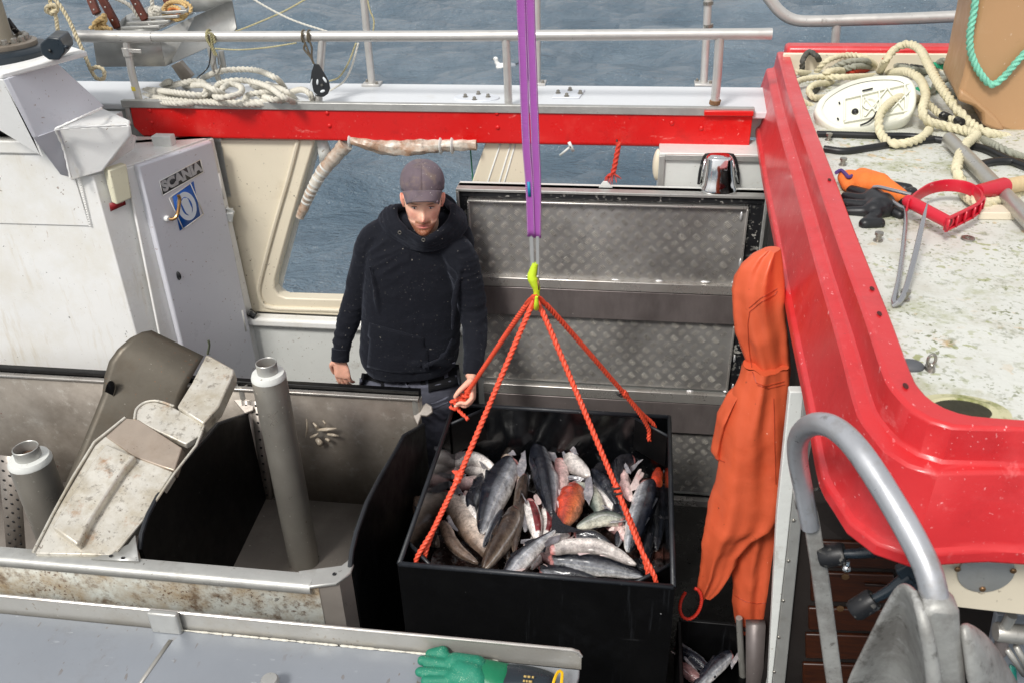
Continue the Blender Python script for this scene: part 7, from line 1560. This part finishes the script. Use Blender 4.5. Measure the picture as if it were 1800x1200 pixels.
mb = MB(); inn = [cc_+(p-cc_)*.87 for p in O3]; mb.add(inn, [tuple(range(len(inn)))]); pn_ = mb.build('inner_panel', cwm, cs)
def rib(a, b, c, d, w_=.005, h=.012): mb = MB(); mb.bar(kp(a, b, h/2), kp(c, d, h/2), w_, h, nC); mb.build('rib', cwm, cs, bevel=.001)
for q in ((1486, 175, 1600, 148), (1484, 176, 1484, 214), (1484, 216, 1596, 196), (1514, 168, 1514, 212), (1520, 206, 1560, 156), (1545, 160, 1548, 206), (1560, 156, 1590, 196), (1590, 150, 1592, 196), (1520, 172, 1545, 206), (1564, 196, 1600, 160)): rib(*q)
mb = MB(); mb.lathe([(.02, 0), (.024, .01), (.02, .012), (.016, .004)], kp(1528, 186), nC, 24); mb.build('boss', cwm, cs)
mb = MB(); mb.ell(kp(1503, 197, .002), (.012, .012, .012), n=14); mb.build('dark_hole', M['rubber'], cs)
for q in ((1516, 160, 1534, 156), (1475, 180, 1476, 183), (1472, 208, 1474, 211)): mb = MB(); mb.tube([kp(q[0], q[1], .008), kp(q[2], q[3], .008)], .003, 8); mb.build('cable_tie', M['rubber'], cs)
mb = MB(); mb.tube(spline([kp(1512, 221, .012), kp(1526, 215, .016), (kp(1536, 206, .018)), kp(1541, 197, .014)], .006), .0035, 8); mb.build('black_cable', M['rubber'], cs)
# wrapped rope end with black tape bands
t = thing('taped_rope_end', 'white rope end with black tape bands between casing and brown tank', 'rope end', RZ(1670, 212))
mb = MB(); mb.rope([RZ(1622, 176, .05), RZ(1640, 190, .04), RZ(1655, 202, .03), RZ(1690, 216, .03)], .013); mb.build('rope', beige, t)
for a, b, c, d in ((1656, 203, 1668, 208), (1682, 212, 1690, 216)): mb = MB(); mb.tube([RZ(a, b, .031), RZ(c, d, .031)], .0145, 14); mb.build('black_tape', M['rubber'], t)
# brown tank
tk = thing('plastic_tank', 'large scratched tan plastic tank with moulded feet at the right edge of the roof', 'tank', RZ(1725, 222))
tan = mat('tan_plastic', S(176, 138, 100), .4, var=.05, vs=3, stains=[(S(196, 168, 138), .56, .8, 3, .5), (S(224, 212, 200), .68, .72, 14, .7, (1, .5, .4)), (S(120, 90, 64), .6, .8, 8, .4)], specks=[(S(230, 220, 210), .72, 60, .6, (1, .3, 1))], bump=.0012, bs=12)
ty_ = RZ(1725, 222).y-.04
pl_ = [(1724, -60), (1721, 0), (1712, 50), (1702, 95), (1694, 135), (1686, 160), (1682, 178), (1710, 188), (1725, 198), (1725, 222), (1768, 234), (1800, 252), (1860, 282), (1960, 320), (1960, -60)]
mb = MB(); mb.prism([PY(a, b, ty_) for a, b in pl_], (.06, .42, 0)); mb.build('tank_body', tan, tk, bevel=.018)
mb = MB(); mb.prism([PY(a, b, ty_-.012) for a, b in ((1690, 158), (1712, 172), (1755, 210), (1768, 232), (1745, 228), (1728, 221), (1726, 200), (1712, 188), (1684, 178))], (0, .03, 0)); mb.build('foot', tan, tk, bevel=.01)
teal = mat('teal_white_rope', S(120, 190, 166), .8, var=.2, vs=30, stains=[(S(196, 90, 90), .66, .7, 60, .7)])
t = thing('tank_rope', 'teal rope draped in a deep loop over the front of the tan tank', 'rope', PY(1740, 150, ty_-.02))
mb = MB(); mb.rope([PY(a, b, ty_-.022) for a, b in ((1716, -20), (1712, 20), (1705, 60), (1707, 95), (1722, 128), (1742, 149), (1762, 138), (1785, 112), (1810, 84))], .0115); mb.build('rope', teal, t)
# rail on the far side behind the roof
t = thing('roof_rail', 'bent silver rail with one post beyond the far edge of the wheelhouse roof', 'rail', PY(1463, 90, 4.5))
mb = MB(); mb.tube(spline([PY(a, b, 4.5) for a, b in ((1338, -20), (1352, -2), (1372, 22), (1398, 36), (1440, 38), (1500, 36), (1600, 33), (1740, 27))], .02), .0265, 18); mb.build('top_tube', M['rail'], t)
mb = MB(); mb.tube([PY(1471, 40, 4.5), PY(1467, 88, 4.5), PY(1464, 130, 4.5)], .020, 14); mb.build('post', M['rail'], t)
# loose grey pipe and block
t = thing('loose_pipe', 'grey aluminium pipe lying diagonally on the roof at the right edge', 'pipe', RZ(1730, 320))
mb = MB(); mb.tube([RZ(1668, 244, .03), RZ(1735, 312, .03), RZ(1815, 394, .03)], .021, 20); mb.build('tube', M['pipe'], t)
t = thing('wedge_block', 'flat grey wedge block supporting the pipe on the roof', 'block', RZ(1755, 388))
mb = MB(); mb.prism([RZ(a, b, .0) for a, b in ((1718, 387), (1730, 372), (1776, 374), (1786, 388))], (0, 0, .022)); mb.build('block', M['cream'], t, bevel=.003)
# red D handle with wooden shaft
dh_ = thing('spade_handle', 'red plastic D-shaped handle with ribbed side on a wooden shaft lying on the roof', 'tool handle', RZ(1680, 385))
rdm = mat('red_plastic_handle', S(196, 30, 50), .4, var=.06, specks=[(S(240, 200, 200), .70, 70, .8), (S(90, 10, 16), .73, 60, .7)], bump=.0005, bs=50)
def dhp(a, b, h=.05): return RZ(a, b, h)
HB = .034
top_ = spline([dhp(1597, 352, .07), dhp(1612, 337, .07), dhp(1636, 322, .07), dhp(1664, 316, .07), dhp(1694, 318, .07), dhp(1716, 327, .068), dhp(1727, 342, .066), dhp(1718, 356, .066), dhp(1696, 368, .066), dhp(1664, 383, .068)], .006)
mb = MB(); mb.grid([[p for p in top_], [p-Vector((0, 0, HB*.5)) for p in top_], [p-Vector((0, 0, HB)) for p in top_]]); mb.build('frame_band', rdm, dh_, solid=.0055, bevel=.0012, ang=50)
mb = MB(); a_, b_ = dhp(1597, 354, .055), dhp(1665, 390, .052); d_ = (b_-a_).normalized(); mb.ell(a_, (.016, .016, .017)); mb.tube([a_, b_+d_*.006], [.0165, .0155], 22); mb.build('grip', rdm, dh_)
mb = MB(); mb.lathe([(.0105, 0), (.0105, .0006)], b_+d_*.0062, d_, 18); mb.build('grip_hollow', mat('dark_red_hollow', S(110, 8, 16), .5), dh_)
mb = MB(); mb.tube([dhp(1718, 337, .055), dhp(1742, 333, .05), dhp(1764, 328, .045)], [.018, .0225, .0245], 22); mb.build('socket', rdm, dh_)
near = [p for p in top_ if p.y < dhp(1727, 344, .066).y+.002 and p.x > dhp(1660, 383, .068).x-.002][-len(top_)//2:]
near = sorted([p for p in near], key=lambda p: p.x); outw = Vector((.45, -1, 0)).normalized()
for dz_ in (-.001, -HB+.001):
    mb = MB(); mb.tube([p+outw*.006+Vector((0, 0, dz_)) for p in near], .0035, 8, flat=1); mb.build('band_flange', rdm, dh_)
for k in range(6):
    p = near[int(k/5*(len(near)-1))]; mb = MB(); mb.box(p+outw*.007+Vector((0, 0, -HB/2)), (.0022, .013, HB-.002), Euler((0, 0, .42)).to_matrix()); mb.build('rib', rdm, dh_)
mb = MB(); mb.tube([dhp(1760, 330, .045), dhp(1830, 316, .03)], .0215, 18); mb.build('wooden_shaft', mat('pale_wood', S(206, 182, 140), .6, var=.1, vs=8, stretch=(6, 1, 1), stains=[(S(150, 120, 84), .55, .75, 14, .6, (8, 1, 1))]), dh_)
# gaff hook
gh = thing('gaff_hook', 'polished steel gaff hook with pointed tip leaning on the red handle', 'hook', RZ(1575, 533))
hkm = mat('polished_hook_steel', S(176, 176, 178), .25, .85, var=.08)
l = [(1602, 343, .06), (1570, 335, .06), (1543, 329, .055), (1534, 332, .045), (1545, 341, .04), (1580, 362, .035), (1592, 374, .035), (1588, 430, .03), (1580, 490, .02), (1571, 530, .012), (1577, 534, .012), (1590, 515, .02), (1606, 460, .05), (1620, 400, .085), (1631, 354, .11)]
mb = MB(); P = spline([RZ(*p) for p in l], .008); m0 = len(P); mb.tube(P, [.0052, .0052, .0052, .0052, .0055, .0056, .0056, .006, .0064, .0066, .006, .0010], 14); mb.build('hook_rod', hkm, gh)
# gloves on the roof
bkg = mat('black_nitrile', S(24, 25, 28), .42, var=.2, specks=[(S(190, 190, 186), .72, 90, .7)], bump=.0012, bs=50)
glove('roof_glove', 'black rubber glove with spread fingers beside the red coaming under the orange glove', [((1536, 352, .022), (1550, 366, .024), .034, .034), ((1536, 372, .02), (1552, 360, .024), .030, .034),
 ((1530, 344, .026), (1496, 334, .016), .0165, .0145), ((1524, 352, .024), (1486, 346, .014), .0165, .014), ((1522, 362, .022), (1484, 358, .014), .0165, .014), ((1524, 372, .02), (1490, 372, .014), .0155, .013), ((1540, 380, .018), (1520, 394, .016), .0175, .016), ((1520, 394, .016), (1546, 393, .016), .0165, .0155)], bkg, 1.965)
org = mat('orange_knit_glove', S(226, 116, 48), .8, var=.12, vs=12, stains=[(S(150, 100, 60), .56, .75, 12, .6)], bump=.0015, bs=220)
t = glove('roof_glove', 'orange knitted glove with purple cuff and black fingers at the red coaming', [((1492, 314, .03), (1520, 322, .034), .026, .034), ((1515, 312, .03), (1545, 325, .034), .028, .034), ((1545, 325, .034), (1582, 345, .03), .032, .022), ((1484, 312, .03), (1490, 326, .024), .020, .018)], org, 1.965)
mb = MB(); mb.tube(spline([RZ(a, b, .045) for a, b in ((1470, 304), (1478, 300), (1486, 306), (1492, 312), (1500, 308), (1506, 303))], .006), .0055, 8); mb.build('purple_cuff', mat('purple_trim', S(76, 52, 110), .8), t)
glove('roof_glove_fingers', 'black coated fingers of the folded orange glove under the red handle', [((1560, 328, .03), (1596, 332, .028), .018, .015), ((1575, 345, .026), (1604, 338, .026), .017, .015), ((1570, 372, .018), (1582, 378, .016), .016, .014), ((1586, 352, .022), (1606, 362, .018), .016, .012)], bkg, 1.965, cat='glove')
# small fittings
for a, b, lab in ((1456, 247, 'small bolt beside the upper hose'), (1481, 291, 'upright bolt near the red coaming below the hoses'), (1543, 424, 'thick bolt standing below the black glove'), (1589, 528, 'small bolt at the tip of the gaff hook')):
    t = thing('roof_bolt', lab, 'bolt', RZ(a, b), 'bolts standing on the roof'); p = RZ(a, b); mb = MB(); mb.lathe([(.012, 0), (.012, .003), (.0075, .004), (.0075, .016), (.011, .017), (.011, .024)], p, n=12); mb.build('bolt', M['bolt'], t)
p = RZ(1701, 421); mb = MB(); rows = [[p+Vector((r_*math.cos(q), r_*math.sin(q), h)) for q in np.linspace(0, 6.283, 25)] for r_, h in ((.007, .001), (.007, .005), (.016, .005), (.017, .001))]; mb.grid(rows); o = mb.build('washer', M['bolt']); tag(o, 'loose steel washer lying on the white roof', 'washer')
t = thing('eye_bolt', 'small steel eye bolt on the white roof near the coaming corner', 'eye bolt', RZ(1634, 648)); p = RZ(1634, 648)
mb = MB(); mb.lathe([(.014, 0), (.012, .006), (.006, .008)], p, n=16, sc=(.7, 1.2)); mb.build('base', M['bolt'], t)
mb = MB(); mb.tube([p+Vector((.007*math.cos(q), 0, .02+.012*math.sin(q))) for q in np.linspace(0, 6.283, 20)], .003, 8); mb.build('eye', M['bolt'], t)
mb = MB(); mb.ell(RZ(1600, 643, .002), (.026, .020, .012), n=20); o = mb.build('rubber_pad', mat('grey_rubber_pad', S(82, 84, 88), .6, var=.1), ang=180); tag(o, 'rounded dark grey rubber pad half under the red coaming edge', 'pad')
mb = MB(); p = RZ(1612, 692, .002); mb.tube([p+Vector((.009*math.cos(q), .012*math.sin(q), 0)) for q in np.linspace(0, 6.283, 20)], .002, 6); o = mb.build('green_ring', mat('lime_ring', S(120, 220, 60), .5)); tag(o, 'tiny bright green ring at the corner of the red coaming', 'ring')
t = thing('roof_drain', 'round mossy drain opening in the white roof beside the coaming corner', 'drain', RZ(1690, 722))
p = RZ(1690, 722, .0); rows = [[p+Vector((r_*math.cos(q)*1.15, r_*.75*math.sin(q), h)) for q in np.linspace(0, 6.283, 33)] for r_, h in ((.072, .0012), (.062, .0015), (.050, .0045), (.043, .002))]
mb = MB(); mb.grid(rows); mb.build('collar', mat('mossy_collar', S(190, 186, 150), .6, var=.1, stains=[(S(110, 116, 50), .48, .62, 16, .9), (S(60, 62, 34), .58, .68, 24, .8)]), t)
mb = MB(); mb.lathe([(.046, 0.0), (.046, .0022)], p, n=32, sc=(1.1, .74)); mb.build('dark_opening', mat('mossy_dark', S(44, 42, 26), .8, var=.3, vs=30), t)
